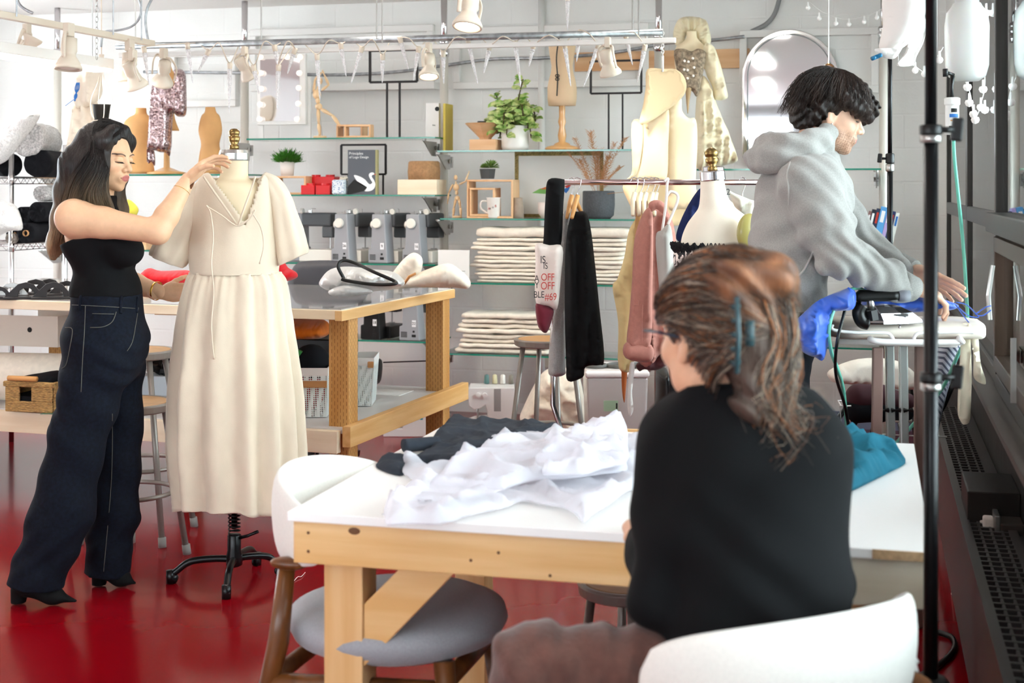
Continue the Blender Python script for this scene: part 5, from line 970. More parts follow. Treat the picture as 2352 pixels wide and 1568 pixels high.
# the mapped colour ramp multiplies the vertex colour: keep it near white
for e, v in zip(SKIN.node_tree.nodes['Color Ramp'].color_ramp.elements, (.94, 1)): e.color = (v, v, v, 1)
HAIRM = pm('hair', '#2b211d', .42, attr='Col', var=.03, scale=8, bump=.6, bscale=90, stretch=(2.2, 2.2, .12), bdist=.006, spec=.35)
for e, v in zip(HAIRM.node_tree.nodes['Color Ramp'].color_ramp.elements, (.5, 1.5)): e.color = (v, v, v, 1)
def hcol(zt, zb, c1, c2, jit=.25):
    a, b = np.array(L(c1)), np.array(L(c2))
    def f(pts, rd):
        j = 1+rd.uniform(-jit, jit); return [tuple((a+(b-a)*min(1, max(0, (zt-p.z)/(zt-zb)))**1.2)*j) for p in pts]
    return f
def zcol(V_, zt, zb, c1, c2): g = (np.clip((zt-V_[:, 2])/(zt-zb), 0, 1)**1.2)[:, None]; return np.array(L(c1))*(1-g)+np.array(L(c2))*g
# ----------------------------------------------------------------- 1. standing woman
t1 = 5.0; K1 = t1/F
def W1(x, y, dt=0): return PT(x, y, t1+dt)
P1 = thing('person', 'standing woman in a black tank top and dark jeans reaching to the dress form', 'person', (W1(200, 430).x, W1(200, 430).y, 0))
fw = (CR*.93-CD*.37-UP*.16); R1 = frame(fw); C1 = W1(243, 360, .02)
skinw = '#e0b48f'
hp, hc, _ = head(C1, R1, 1.0, skinw, '#bb6c66', '#4a3327', lidz=-.003)
g = SDF(A3(W1(90, 1400, .5))*0+np.minimum(A3(W1(60, 1400, -.45)), A3(W1(560, 1400, .55)))-.1, np.maximum(A3(W1(60, 380, -.45)), A3(W1(560, 380, .55)))+.1, .0065)
sR, eR, wR = W1(170, 500, -.13), W1(362, 532, -.17), W1(432, 412, -.08); sL, eL, wL = W1(222, 490, .2), W1(285, 645, .3), W1(372, 672, .22)
nb, ch_, wa, hi = W1(222, 470, .02), W1(232, 560, .02), W1(243, 660, .02), W1(243, 770, .02)
g.cap(A3(W1(236, 415, .02)), A3(W1(222, 470, .02)), .047, .052, k=.03)
g.cap(A3(sR), A3(sL), .055, .055, k=.06); 
RT = np.array(Matrix((CR, CD, UP)).transposed())
g.ell(A3(W1(222, 540, .02)), (.108, .14, .12), rot=RT, k=.05); g.ell(A3(wa), (.09, .12, .12), rot=RT, k=.05); g.ell(A3(hi), (.12, .15, .14), rot=RT, k=.05)
for dt in (-.07, .1): g.ell(A3(W1(281, 573, dt)), (.05, .055, .055), k=.03)
g.cap(A3(sR), A3(sR.lerp(eR, .35)), .06, .053, k=.04).cap(A3(sR.lerp(eR, .35)), A3(eR), .053, .041, k=.02).cap(A3(eR), A3(eR.lerp(wR, .3)), .043, .042, k=.02).cap(A3(eR.lerp(wR, .3)), A3(wR), .042, .0255, k=.015)
g.cap(A3(sL), A3(eL), .055, .041, k=.03).cap(A3(eL), A3(eL.lerp(wL, .3)), .041, .041, k=.02).cap(A3(eL.lerp(wL, .3)), A3(wL), .041, .026, k=.015)
kn = W1(178, 1010, -.1); an = W1(85, 1330, -.12); kf = W1(272, 1010, .12); af = W1(243, 1300, .1)
g.cap(A3(W1(230, 790, -.07)), A3(kn), .085, .055, k=.04).cap(A3(kn), A3(an), .052, .04, k=.02).cap(A3(W1(258, 790, .1)), A3(kf), .085, .055, k=.04).cap(A3(kf), A3(af), .052, .04, k=.02)
body = g.mesh()
hR = hand_parts(wR, W1(478, 372, -.04)-wR, -CD*.35+UP*-.75+CR*.3, 1, .92, (.42, .5, .55, .6), .02, tcurl=.5)
hL = hand_parts(wL, CR+UP*.03, -UP*.3+CD, -1, .9, (.2, .2, .2, .3))
prt = [hp, body, hR, hL]; cs = [hc]+[np.tile(np.array(L(skinw)), (len(p[0]), 1)) for p in prt[1:]]
npobj(prt, 'body', SKIN, P1, cs)
m = M()   # lashes
for q in (-1, 1):
    for k in range(15):
        x = q*.031+(-.014+.002*k); p = Vector((x, .0915-abs(k-7)**2*.00006, -.0068)); e = p+Vector(((k-7)*.0006, .007, -.0035)); m.tube([C1+R1 @ p, C1+R1 @ ((p+e)/2+Vector((0, .0005, -.001))), C1+R1 @ e], [.0007, .0005, .0002], 4)
m.obj('eyelash', KINK, P1, kind='stuff')
# tank top
g = SDF(A3(W1(222, 690, 0))-np.array([.3, .35, .06]), A3(W1(222, 440, 0))+np.array([.3, .35, .05]), .005)
g.ell(A3(W1(222, 545, .02)), (.123, .162, .135), rot=RT, k=.05); g.ell(A3(wa), (.113, .138, .13), rot=RT, k=.06); g.ell(A3(W1(243, 700, .02)), (.118, .146, .12), rot=RT, k=.05)
for dt in (-.07, .1): g.ell(A3(W1(285, 573, dt)), (.067, .07, .067), k=.03)
g.warp(lambda X, Y, Z: .0022*np.sin(Z*95+6*X+4*np.sin(Y*20))*np.clip((1.12-Z)/.1, 0, 1)+.003*np.sin(Z*40+X*30))
zt_ = W1(0, 548).z; g.clip(A3(W1(0, 679)), (0, 0, 1)); g.clip(A3(W1(165, 556, 0)), tuple(CR*.35-UP)); tv, tf = g.mesh()
strap = SDF(A3(W1(222, 480, 0))-.2, A3(W1(222, 480, 0))+.2, .004); strap.cap(A3(W1(262, 540, .02)), A3(W1(238, 455, .0)), .085, .045, k=.02, flat=(A3(CR), .6)).cap(A3(W1(218, 455, -.035)), A3(W1(240, 455, .05)), .047, .047, k=.02)
strap.clip(A3(W1(0, 449)), (0, 0, -1))
npobj([(tv, tf), strap.mesh()], 'tank_top', fmat('black_rib_knit', '#08080a', bscale=300), P1)
# jeans: one continuous surface
DEN = pm('dark_denim', '#080c15', .85, var=.1, scale=90, col2='#0d1320', bump=.4, bscale=600, bdist=.001, spec=.2)
g = SDF(A3(W1(180, 1350, 0))-np.array([.42, .35, .02]), A3(W1(200, 660, 0))+np.array([.42, .35, .03]), .006)
g.ell(A3(W1(246, 690, .02)), (.128, .152, .11), rot=RT, k=.06); g.ell(A3(W1(242, 790, .02)), (.155, .178, .15), rot=RT, k=.06)
g.cap(A3(W1(236, 800, -.07)), A3(W1(180, 1000, -.1)), .125, .098, k=.05).cap(A3(W1(180, 1000, -.1)), A3(W1(142, 1180, -.11)), .098, .106, k=.02).cap(A3(W1(142, 1180, -.11)), A3(W1(76, 1350, -.12)), .106, .094, k=.03)
g.cap(A3(W1(262, 800, .1)), A3(W1(272, 1000, .12)), .11, .085, k=.03).cap(A3(W1(272, 1000, .12)), A3(W1(262, 1180, .11)), .085, .088, k=.02).cap(A3(W1(262, 1180, .11)), A3(W1(242, 1330, .1)), .088, .08, k=.02)
g.warp(lambda X, Y, Z: .004*np.sin(Z*60+X*35+3*np.sin(X*18+Z*9))*np.exp(-((Z-.78)/.16)**2)+.004*np.sin(Z*34+X*22+Y*9)+.003*np.sin(Z*75-X*60)*np.exp(-((Z-.2)/.15)**2))
g.clip(A3(W1(0, 674)), (0, 0, -1)); g.clip(A3(W1(70, 1338, -.1)), tuple(UP+CR*.12)); jv = g.mesh(); jn = npobj([jv], 'jeans', DEN, P1); bj = bvh_of([jv])
ST = pm('topstitch', '#5b5a52', .8)
drape(bj, [(196, 702), (194, 760), (190, 820), (186, 900)], .0012, 'seam', ST, jn); drape(bj, [(207, 752), (238, 750), (258, 738), (267, 716)], .0014, 'pocket_seam', ST, jn); drape(bj, [(212, 720), (262, 721)], .0012, 'pocket_seam', ST, jn)
drape(bj, [(165, 700), (230, 703), (310, 708)], .0012, 'waistband_seam', ST, jn); drape(bj, [(150, 752), (166, 757), (160, 800), (152, 836), (142, 846)], .0014, 'back_pocket_seam', ST, jn); drape(bj, [(318, 706), (312, 745), (304, 785), (292, 806)], .0012, 'fly_seam', ST, jn); drape(bj, [(258, 950), (256, 1100), (238, 1312)], .0012, 'seam', ST, jn)
for x, y0_, y1_ in ((186, 676, 712), (279, 680, 720), (316, 682, 718)):
    drape(bj, [(x, y0_), (x-2, (y0_+y1_)/2), (x-2, y1_)], .0055, 'belt_loop', DEN, jn)
# boots
BT = pm('black_suede', '#0b0a0b', .8, spec=.2)
for (a, b, dt) in (((20, 1372), (178, 1345), -.12), ((205, 1362), (314, 1356), .1)):
    z0_ = 0; h0 = PZ(a[0]+22, 1372 if dt < 0 else 1345, .0); 
    hx = W1(a[0]+28, 1300, dt); tx = W1(b[0]-6, 1300, dt-.02); hx.z = 0; tx.z = 0; d = (tx-hx).normalized(); ln = (tx-hx).length
    g = SDF(A3(hx+d*ln*.5)-np.array([.2, .2, .03]), A3(hx+d*ln*.5)+np.array([.2, .2, .2]), .003)
    g.cap(A3(hx+UP*.075+d*.015), A3(hx+UP*.13+d*.03), .036, .034, k=.03).cap(A3(hx+d*.02+UP*.07), A3(hx+d*ln*.6+UP*.036), .036, .033, k=.03).cap(A3(hx+d*ln*.6+UP*.034), A3(tx+UP*.018), .034, .007, k=.02, flat=(A3(UP), .7))
    g.cap(A3(hx-d*.005+UP*.05), A3(hx-d*.01+UP*.002), .030, .025, k=.01); g.clip((0, 0, .006), (0, 0, 1)); npobj([g.mesh()], 'boot', BT, P1)
# hair
hb = '#1d1614'; ht = '#9b8263'
g = SDF(A3(C1)-np.array([.33, .3, .45]), A3(C1)+np.array([.25, .3, .17]), .005)
LR = lambda x, y, z: A3(C1+R1 @ Vector((x, y, z)))
g.ell(LR(0, -.022, .034), (.086, .104, .094), rot=np.array(R1), k=.01)
for q in (1, -1):
    g.path([LR(q*.03, .045, .105), LR(q*.072, .03, .06), LR(q*.083, .0, -.01), LR(q*.085, -.005, -.08), LR(q*.085, -.01, -.15)], [.02, .026, .032, .036, .03], k=.025)
g.path([A3(W1(212, 340, .0)), A3(W1(182, 380, .0)), A3(W1(165, 440, .02)), A3(W1(150, 500, .06)), A3(W1(128, 560, .09)), A3(W1(122, 592, .09))], [.065, .068, .06, .048, .032, .012], k=.03)
g.path([A3(W1(225, 380, -.05)), A3(W1(212, 430, -.05)), A3(W1(232, 470, -.04)), A3(W1(262, 500, .02))], [.05, .05, .035, .02], k=.03)
g.path([A3(W1(262, 430, .08)), A3(W1(272, 480, .08)), A3(W1(290, 545, .08)), A3(W1(284, 565, .07))], [.035, .035, .02, .008], k=.02)
g.ell(LR(.0, .085, -.02), (.056, .07, .098), rot=np.array(R1), k=.012, op='s'); g.ell(LR(.0, .12, .03), (.048, .07, .052), rot=np.array(R1), k=.012, op='s')
g.warp(lambda X, Y, Z: .0016*np.sin(X*210+Y*150+Z*12+3*np.sin(X*50+Y*40+Z*9)))
hv = g.mesh(); HR = npobj([hv], 'hair', HAIRM, P1, [zcol(hv[0], C1.z-.05, C1.z-.36, hb, ht)])
V1 = lambda *a: Vector(LR(*a))
gs = [[V1(.0, .05, .128), V1(-.0, -.05, .13), W1(190, 345, -.02), W1(158, 420, -.03), W1(140, 490, .02), W1(120, 550, .06), W1(112, 592, .08)],
      [V1(.0, .06, .125), V1(.05, -.02, .118), W1(205, 345, -.08), W1(168, 400, -.1), W1(148, 470, -.06), W1(132, 540, .02), W1(125, 590, .05)],
      [V1(.01, .07, .118), V1(.075, .0, .09), W1(215, 360, -.12), W1(180, 420, -.13), W1(168, 455, -.12), W1(158, 480, -.1), W1(150, 500, -.05)],
      [V1(.02, .075, .11), V1(.088, .02, .06), W1(225, 380, -.12), W1(200, 430, -.13), W1(192, 450, -.13), W1(188, 462, -.13), W1(180, 475, -.13)],
      [V1(.03, .078, .105), V1(.09, .035, .04), W1(240, 385, -.1), W1(222, 430, -.12), W1(222, 455, -.12), W1(232, 478, -.1), W1(240, 490, -.09)],
      [V1(.035, .08, .1), V1(.088, .045, .03), W1(248, 390, -.09), W1(240, 430, -.1), W1(250, 470, -.08), W1(266, 500, -.04), W1(280, 545, -.0)]]
strands(gs, 1500, .004, .0011, 'hair_strands', HAIRM, HR, cols=hcol(C1.z-.05, C1.z-.34, hb, '#a88e6c', .35))
GOLD = pm('gold', '#c79a45', .25, metal=1)
bw = eR.lerp(wR, .78); dd = (wR-eR).normalized(); M().lathe([(.031, 0), (.0317, .0009), (.031, .0018)], bw, 30, ax=dd, caps=False).obj('bracelet', GOLD, P1, smooth=True)
bw = eL.lerp(wL, .86); dd = (wL-eL).normalized(); m = M(); m.lathe([(.034, -.004), (.036, -.003), (.036, .003), (.034, .004)], bw, 30, ax=dd+UP*.1, caps=False); m.obj('watch', GOLD, P1, smooth=True)
# ----------------------------------------------------------------- 2. man in the grey hoodie
t2 = 4.5
def W2(x, y, dt=0): return PT(x, y, t2+dt)
P2_ = thing('person', 'man in a grey hooded sweatshirt bending over the ironing board', 'person', (W2(1800, 430).x, W2(1800, 430).y, 0))
fw = (CR*.965-UP*.26-CD*.07); R2 = frame(fw); C2 = W2(1907, 262, .05); skm = '#e0b398'
hp, hc, _ = head(C2, R2, 1.02, skm, '#b56a62', '#2a1c15', lidz=-.002, beard='#6b452f', male=True)
g = SDF(A3(W2(1900, 1010, 0))-np.array([.4, .5, .55]), A3(W2(2000, 300, .1))+np.array([.45, .5, .05]), .008)
sR, eR, wR = W2(1862, 425, -.16), W2(1925, 585, -.24), W2(2092, 662, -.06); sL, eL, wL = W2(1885, 425, .24), W2(1990, 575, .3), W2(2092, 622, .16)
g.cap(A3(W2(1880, 300, .05)), A3(W2(1858, 370, .04)), .058, .062, k=.03).cap(A3(sR), A3(sL), .07, .07, k=.06)
g.ell(A3(W2(1850, 470, .03)), (.12, .18, .17), rot=RT, k=.06).ell(A3(W2(1808, 610, .03)), (.09, .14, .17), rot=RT, k=.06).ell(A3(W2(1792, 730, .03)), (.09, .14, .13), rot=RT, k=.05)
for a, b, c in ((sR, eR, wR), (sL, eL, wL)): g.cap(A3(a), A3(b), .058, .046, k=.03).cap(A3(b), A3(c), .046, .031, k=.02)
for dt in (-.08, .12): g.cap(A3(W2(1790, 760, dt)), A3(W2(1790, 1050, dt)), .09, .06, k=.04).cap(A3(W2(1790, 1050, dt)), (W2(1780, 1400, dt).x, W2(1780, 1400, dt).y, .08), .058, .045, k=.02)
body = g.mesh()
hR = hand_parts(wR+CR*.01, W2(2168, 684, -.02)-wR, -UP*.9-CR*.2+CD*.2, -1, 1.02, (.5, .55, .6, .65), .03, tcurl=.3); hL = hand_parts(wL+CR*.01, W2(2168, 655, .1)-wL, -UP*.6-CD*.6, 1, 1.02, (.1, .12, .15, .2), .03, tcurl=.1)
prt = [hp, body, hR, hL]; npobj(prt, 'body', SKIN, P2_, [hc]+[np.tile(np.array(L(skm)), (len(p[0]), 1)) for p in prt[1:]])
M().ell(C2+R2 @ Vector((.083, .002, -.036)), .0028, 8).obj('earring', CHROME, P2_, smooth=True)
p = W2(2182, 691, -.075); 
g = SDF(A3(W2(1900, 760, 0))-np.array([.42, .55, .12]), A3(W2(1950, 290, 0))+np.array([.42, .55, .05]), .006)
g.cap(A3(W2(1862, 425, -.13)), A3(W2(1872, 420, .22)), .098, .098, k=.05).cap(A3(W2(1855, 372, .05)), A3(W2(1830, 440, .03)), .085, .13, k=.05)
g.ell(A3(W2(1850, 465, .03)), (.145, .215, .17), rot=RT, k=.05).ell(A3(W2(1812, 580, .03)), (.125, .205, .20), rot=RT, k=.06).ell(A3(W2(1798, 670, .03)), (.108, .195, .12), rot=RT, k=.04)
g.cap(A3(W2(1815, 600, .03)), A3(W2(1832, 700, .0)), .10, .075, k=.05)
g.cap(A3(sR), A3(sR.lerp(eR, .5)), .088, .08, k=.04).cap(A3(sR.lerp(eR, .5)), A3(eR), .08, .068, k=.03).cap(A3(eR), A3(wR.lerp(eR, .35)), .068, .055, k=.03).cap(A3(wR.lerp(eR, .35)), A3(wR-CR*.03), .055, .047, k=.03)
g.cap(A3(sL), A3(eL), .085, .066, k=.04).cap(A3(eL), A3(wL-CR*.03), .064, .045, k=.03)
def wr(X, Y, Z):
    u = X*cT+Y*sT   # along camera right
    e = np.exp(-(((Z-A3(eR)[2])/.12)**2+((u-A3(eR)@np.array([cT, sT, 0])-.06)/.16)**2))
    return .0075*np.sin(u*105+Z*60+2.5*np.sin(Z*30))*e+.0045*np.sin(u*30-Z*42+2*np.sin(Z*14+Y*8))+.0025*np.sin(u*80+Z*70+Y*40)
g.warp(wr); hz = W2(0, 712).z; g.clip(A3(W2(1740, 686, 0)), tuple(UP+CR*.42))
hv = g.mesh(); HD = npobj([hv], 'hoodie', fmat('heather_hoodie', '#96938f', var=.10, scale=240, bscale=500), P2_); bh = bvh_of([hv])
g = SDF(A3(W2(1815, 345, 0))-.28, A3(W2(1815, 345, 0))+.28, .005)   # the hood, fallen in folds behind the neck
for r_, a_ in (((.062, .04), 0), ((.05, .032), 1), ((.045, .03), 2)):
    y_ = 366-a_*19; pts = [A3(W2(1812+72*math.cos(q)*(1-.08*a_)+6*a_+(10*a_ if math.cos(q) > 0 else 0), y_-26*math.cos(q)*0-34*(math.cos(q) > .2)*math.cos(q)*.6, .04+.15*math.sin(q))) for q in [2*pi*i/14 for i in range(15)]]; g.path(pts, [r_[1]]*15, k=.02)
g.cap(A3(W2(1775, 350, -.02)), A3(W2(1790, 372, .08)), .05, .05, k=.03)
g.warp(lambda X, Y, Z: .004*np.sin(Z*90+X*40+Y*30)); npobj([g.mesh()], 'hood', MATS['heather_hoodie'], HD)
RIB = pm('rib_knit', '#8d8b89', .9, bump=.9, bscale=70, stretch=(1, 1, .05), bdist=.004)
for w_, e_ in ((wR, eR), (wL, eL)):
    d = (w_-e_).normalized(); rs = []
    sd = d.cross(UP).normalized(); u_ = sd.cross(d)
    for k, (r_, o_) in enumerate(((.036, .012), (.041, .010), (.042, -.02), (.044, -.05), (.038, -.06))): rs.append([w_+d*o_+(sd*math.cos(2*pi*j/84)+u_*math.sin(2*pi*j/84))*(r_+(.0012 if j % 2 else -.0008)) for j in range(84)])
    M().rings(rs).obj('cuff', MATS['heather_hoodie'], HD, smooth=True)
drape(bh, [(1815, 372), (1808, 400), (1811, 430), (1812, 470)], .0025, 'raglan_seam', fmat('pale_stitch', '#b5b2ad'), HD); drape(bh, [(1808, 620), (1830, 632), (1848, 618), (1868, 578)], .004, 'pocket_edge', MATS['pale_stitch'], HD)
for k in range(26):
    a = k/26; drape(bh, [(1738+a*120, 655+a*34-6*math.sin(a*3)), (1739+a*118, 692+a*38-8*math.sin(a*3))], .0016, 'hem_rib', MATS['heather_hoodie'], HD, off=0, n=3) if k % 2 == 0 and k < 16 else None
# trousers
g = SDF(A3(W2(1790, 1000, 0))*np.array([1, 1, 0])-np.array([.35, .4, 0]), A3(W2(1790, 700, 0))+np.array([.35, .4, .1]), .008)
g.ell(A3(W2(1796, 740, .03)), (.125, .175, .14), rot=RT, k=.05)
for dt in (-.08, .13): g.cap(A3(W2(1792, 780, dt)), A3(W2(1778, 1050, dt)), .108, .085, k=.04).cap(A3(W2(1778, 1050, dt)), (W2(1770, 1400, dt).x, W2(1770, 1400, dt).y, .08), .085, .07, k=.03)
g.warp(lambda X, Y, Z: .004*np.sin(Z*30+X*20+Y*15)); g.clip(A3(W2(0, 668)), (0, 0, -1)); g.clip((0, 0, .05), (0, 0, 1)); npobj([g.mesh()], 'trousers', fmat('navy_black', '#0c0e16', var=.2, scale=40), P2_)
for dt in (-.08, .13):
    b = W2(1775, 1400, dt); b.z = 0; g = SDF(A3(b)-np.array([.2, .2, .01]), A3(b)+np.array([.25, .25, .14]), .005); g.cap(A3(b+UP*.05-CR*.03), A3(b+UP*.09), .045, .045, k=.03).cap(A3(b+UP*.045), A3(b+CR*.17+UP*.03), .045, .03, k=.02); g.clip((0, 0, .004), (0, 0, 1)); npobj([g.mesh()], 'shoe', BT, P2_)
# hair: thick dark fringe
g = SDF(A3(C2)-.2, A3(C2)+.2, .0042); L2 = lambda x, y, z: A3(C2+R2 @ Vector((x, y, z))); V2 = lambda *a: Vector(L2(*a))
g.ell(L2(0, -.024, .048), (.09, .112, .094), rot=np.array(R2), k=.02).ell(L2(0, .045, .075), (.082, .07, .055), rot=np.array(R2), k=.03).ell(L2(0, -.07, -.0), (.082, .065, .075), rot=np.array(R2), k=.03)
for q in (-1, 1):
    g.path([L2(q*.07, .03, .06), L2(q*.07, .075, .035), L2(q*.05, .118, .012)], [.03, .028, .014], k=.02); g.path([L2(q*.078, -.035, .02), L2(q*.068, -.065, -.05)], [.028, .02], k=.02)
g.path([L2(-.02, .08, .07), L2(.01, .115, .045), L2(.02, .128, .018)], [.035, .03, .012], k=.02)
g.ell(L2(0, .04, -.07), (.1, .075, .075), rot=np.array(R2), k=.015, op='s')
g.warp(lambda X, Y, Z: .0045*np.sin(X*95+Y*60+Z*60+3*np.sin(Z*40+X*30))+.0025*np.sin(X*230-Z*160+Y*100)); hv = g.mesh(); HR = npobj([hv], 'hair', HAIRM, P2_, [zcol(hv[0], C2.z+.2, C2.z-.1, '#2a1e18', '#1c1310')])
gs = []
for a in np.linspace(-1.5, 1.7, 9):   # from the crown out, round the near side from nape to brow
    x = .098*math.cos(a*.5)*(1 if True else 0); y = .115*math.sin(a)
    gs.append([V2(.01, -.03, .145), V2(.05*math.cos(a*.6), -.02+.05*math.sin(a), .138), V2(.085*math.cos(a*.6), -.02+.1*math.sin(a), .10), V2(.1*math.cos(a*.6), -.02+.13*math.sin(a), .045), V2(.093*math.cos(a*.6), -.025+.145*math.sin(a), .0+(.012 if a > .6 else (-.05 if a < -.3 else .015)))])
strands(gs, 1300, .0045, .0011, 'hair_strands', HAIRM, HR, 4, wav=.006, cols=hcol(C2.z+.15, C2.z-.1, '#2c201a', '#35251c', .5))
# ----------------------------------------------------------------- 3. seated woman seen from behind
t3 = 2.38
def W3(x, y, dt=0): return PT(x, y, t3+dt)
P3 = thing('person', 'seated woman in a black top seen from behind, grey-brown hair in a claw clip', 'person', (W3(1720, 430).x, W3(1720, 430).y, .5))
fw = (CD*.84-CR*.54-UP*.08); R3 = frame(fw); C3 = W3(1642, 768, -.02); sk3 = '#dba887'
hp, hc, _ = head(C3, R3, 1.0, sk3, '#b56a62', '#6b5a50', lidz=0)
sL, eL, wL = W3(1562, 1020, .04), W3(1516, 1370, .0), W3(1466, 1225, .30); sR, eR, wR = W3(1850, 1030, -.02), W3(1880, 1340, .08), W3(1700, 1290, .40)
g = SDF(A3(W3(1600, 1500, 0))-np.array([.55, .5, .28]), A3(W3(1700, 850, 0))+np.array([.45, .6, .1]), .0075)
g.cap(A3(W3(1668, 860, -.02)), A3(W3(1688, 945, .0)), .048, .05, k=.02).cap(A3(sL), A3(sR), .055, .055, k=.05).ell(A3(W3(1705, 1110, .0)), (.145, .10, .18), rot=RT, k=.05).ell(A3(W3(1720, 1400, .02)), (.14, .11, .2), rot=RT, k=.05)
for a, b, c in ((sL, eL, wL), (sR, eR, wR)): g.cap(A3(a), A3(b), .045, .036, k=.03).cap(A3(b), A3(c), .038, .025, k=.02)
body = g.mesh(); hLp = hand_parts(wL, W3(1490, 1180, .46)-wL, -UP, 1, .92, (.15, .15, .2, .25)); hRp = hand_parts(wR, CD-CR*.6, -UP, -1, .92, (.2, .2, .2, .25))
prt = [hp, body, hLp, hRp]; npobj(prt, 'body', SKIN, P3, [hc]+[np.tile(np.array(L(sk3)), (len(p[0]), 1)) for p in prt[1:]])
BK_ = fmat('black_jersey', '#0a0b0d', bscale=500)
g = SDF(A3(W3(1600, 1500, 0))-np.array([.5, .5, .10]), A3(W3(1700, 860, 0))+np.array([.45, .55, .08]), .006)
g.cap(A3(W3(1670, 880, -.03)), A3(W3(1700, 1000, 0)), .073, .115, k=.05).cap(A3(W3(1560, 1010, .05)), A3(W3(1830, 1015, -.02)), .062, .066, k=.08)
g.ell(A3(W3(1706, 1110, .0)), (.158, .112, .19), rot=RT, k=.06).ell(A3(W3(1738, 1290, .0)), (.152, .118, .2), rot=RT, k=.06).ell(A3(W3(1740, 1450, .0)), (.155, .125, .14), rot=RT, k=.05)
g.cap(A3(sL), A3(sL.lerp(eL, .5)), .064, .058, k=.05).cap(A3(sL.lerp(eL, .5)), A3(eL), .058, .05, k=.03).cap(A3(eL), A3(wL-(wL-eL)*.12), .05, .035, k=.03).cap(A3(sR), A3(eR), .064, .052, k=.05).cap(A3(eR), A3(wR-(wR-eR)*.1), .05, .035, k=.03)
g.warp(lambda X, Y, Z: .004*np.sin(Z*45+X*25+2*np.sin(X*16+Z*11))*np.clip((1.05-Z)/.3, 0, 1)+.003*np.sin(Z*30-X*42+Y*20)); g.clip(A3(W3(0, 1500)), (0, 0, 1)) ; g.clip(A3(W3(1660, 893, 0)), tuple(-UP*1+CR*.02+CD*-.25)); npobj([g.mesh()], 'top', BK_, P3)
BRN = pm('brown_corduroy', '#5c3a31', .9, var=.2, scale=25, bump=.5, bscale=120, stretch=(1, 1, 1), sheen=.3, bdist=.003)
kL = W3(1222, 1530, .02); hipL = W3(1660, 1560, .02); kR = W3(1330, 1640, .2); hipR = W3(1800, 1590, .06)
g = SDF(A3(W3(1500, 1560, 0))*np.array([1, 1, 0])-np.array([.6, .5, 0]), A3(W3(1500, 1400, 0))+np.array([.6, .6, .1]), .007)
g.cap(A3(hipL), A3(kL), .092, .07, k=.05).cap(A3(kL), A3(W3(1235, 1900, .10)), .068, .055, k=.03).cap(A3(hipR), A3(kR), .09, .07, k=.04).cap(A3(kR), (kR.x, kR.y, .1), .066, .055, k=.03).ell(A3(W3(1740, 1560, .02)), (.15, .13, .11), rot=RT, k=.05)
g.warp(lambda X, Y, Z: .005*np.sin((X*cT+Y*sT)*70+Z*25+2*np.sin(Z*20))+.003*np.sin((X*cT+Y*sT)*130-Z*50)); g.clip((0, 0, .05), (0, 0, 1)); npobj([g.mesh()], 'trousers', BRN, P3)
for k_ in (W3(1235, 1900, .10), Vector((kR.x, kR.y, .1))):
    b = Vector((k_.x, k_.y, 0)); g = SDF(A3(b)-np.array([.25, .2, .01]), A3(b)+np.array([.25, .25, .4]), .005); d = CD*.6-CR*.8; zz = max(.0, k_.z-.1); g.cap(A3(b+UP*(zz+.05)), A3(b+UP*(zz+.12)), .042, .045, k=.03).cap(A3(b+UP*(zz+.045)), A3(b+d*.17+UP*(zz+.03)), .042, .03, k=.02); npobj([g.mesh()], 'shoe', BT, P3)
# hair swept up into a clip, brown with grey
g = SDF(A3(C3)-np.array([.22, .22, .22]), A3(C3)+np.array([.22, .22, .22]), .0042); L3 = lambda x, y, z: A3(C3+R3 @ Vector((x, y, z))); V3_ = lambda *a: Vector(L3(*a))
g.ell(L3(0, -.02, .03), (.085, .103, .095), rot=np.array(R3), k=.02).ell(L3(.01, -.07, .075), (.075, .06, .065), rot=np.array(R3), k=.03).ell(L3(.02, -.09, -.01), (.06, .05, .085), rot=np.array(R3), k=.03)
g.path([L3(-.02, -.1, .10), L3(.03, -.12, .09), L3(.06, -.1, .05)], [.03, .035, .025], k=.02); g.path([L3(.01, -.08, -.06), L3(.0, -.085, -.11), L3(.03, -.09, -.14)], [.04, .03, .012], k=.03)
g.ell(L3(0, .09, -.03), (.09, .09, .11), rot=np.array(R3), k=.012, op='s'); g.ell(L3(-.09, .003, -.03), (.035, .035, .042), rot=np.array(R3), k=.012, op='s')
g.warp(lambda X, Y, Z: .005*np.sin(X*60+Z*50+3.5*np.sin(Z*33+X*21+Y*30))); hv = g.mesh()
mixv = (.5+.5*vnoise(hv[0], 45))[:, None]; up_ = np.clip((hv[0][:, 2]-C3.z-.02)/.06, 0, 1)[:, None]
base = np.array(L('#3a2e29')); colv = base*(1-mixv)+(np.array(L('#8a5a3c'))*up_+np.array(L('#54463d'))*(1-up_))*mixv; HR = npobj([hv], 'hair', HAIRM, P3, [colv])
def hc3(pts, rd):
    c = rd.choice(['#2e211b', '#57493f', '#6b3f24', '#9a5f36', '#77695f', '#a3907d', '#3c2c23', '#52443b']); return [L(c)]*len(pts)
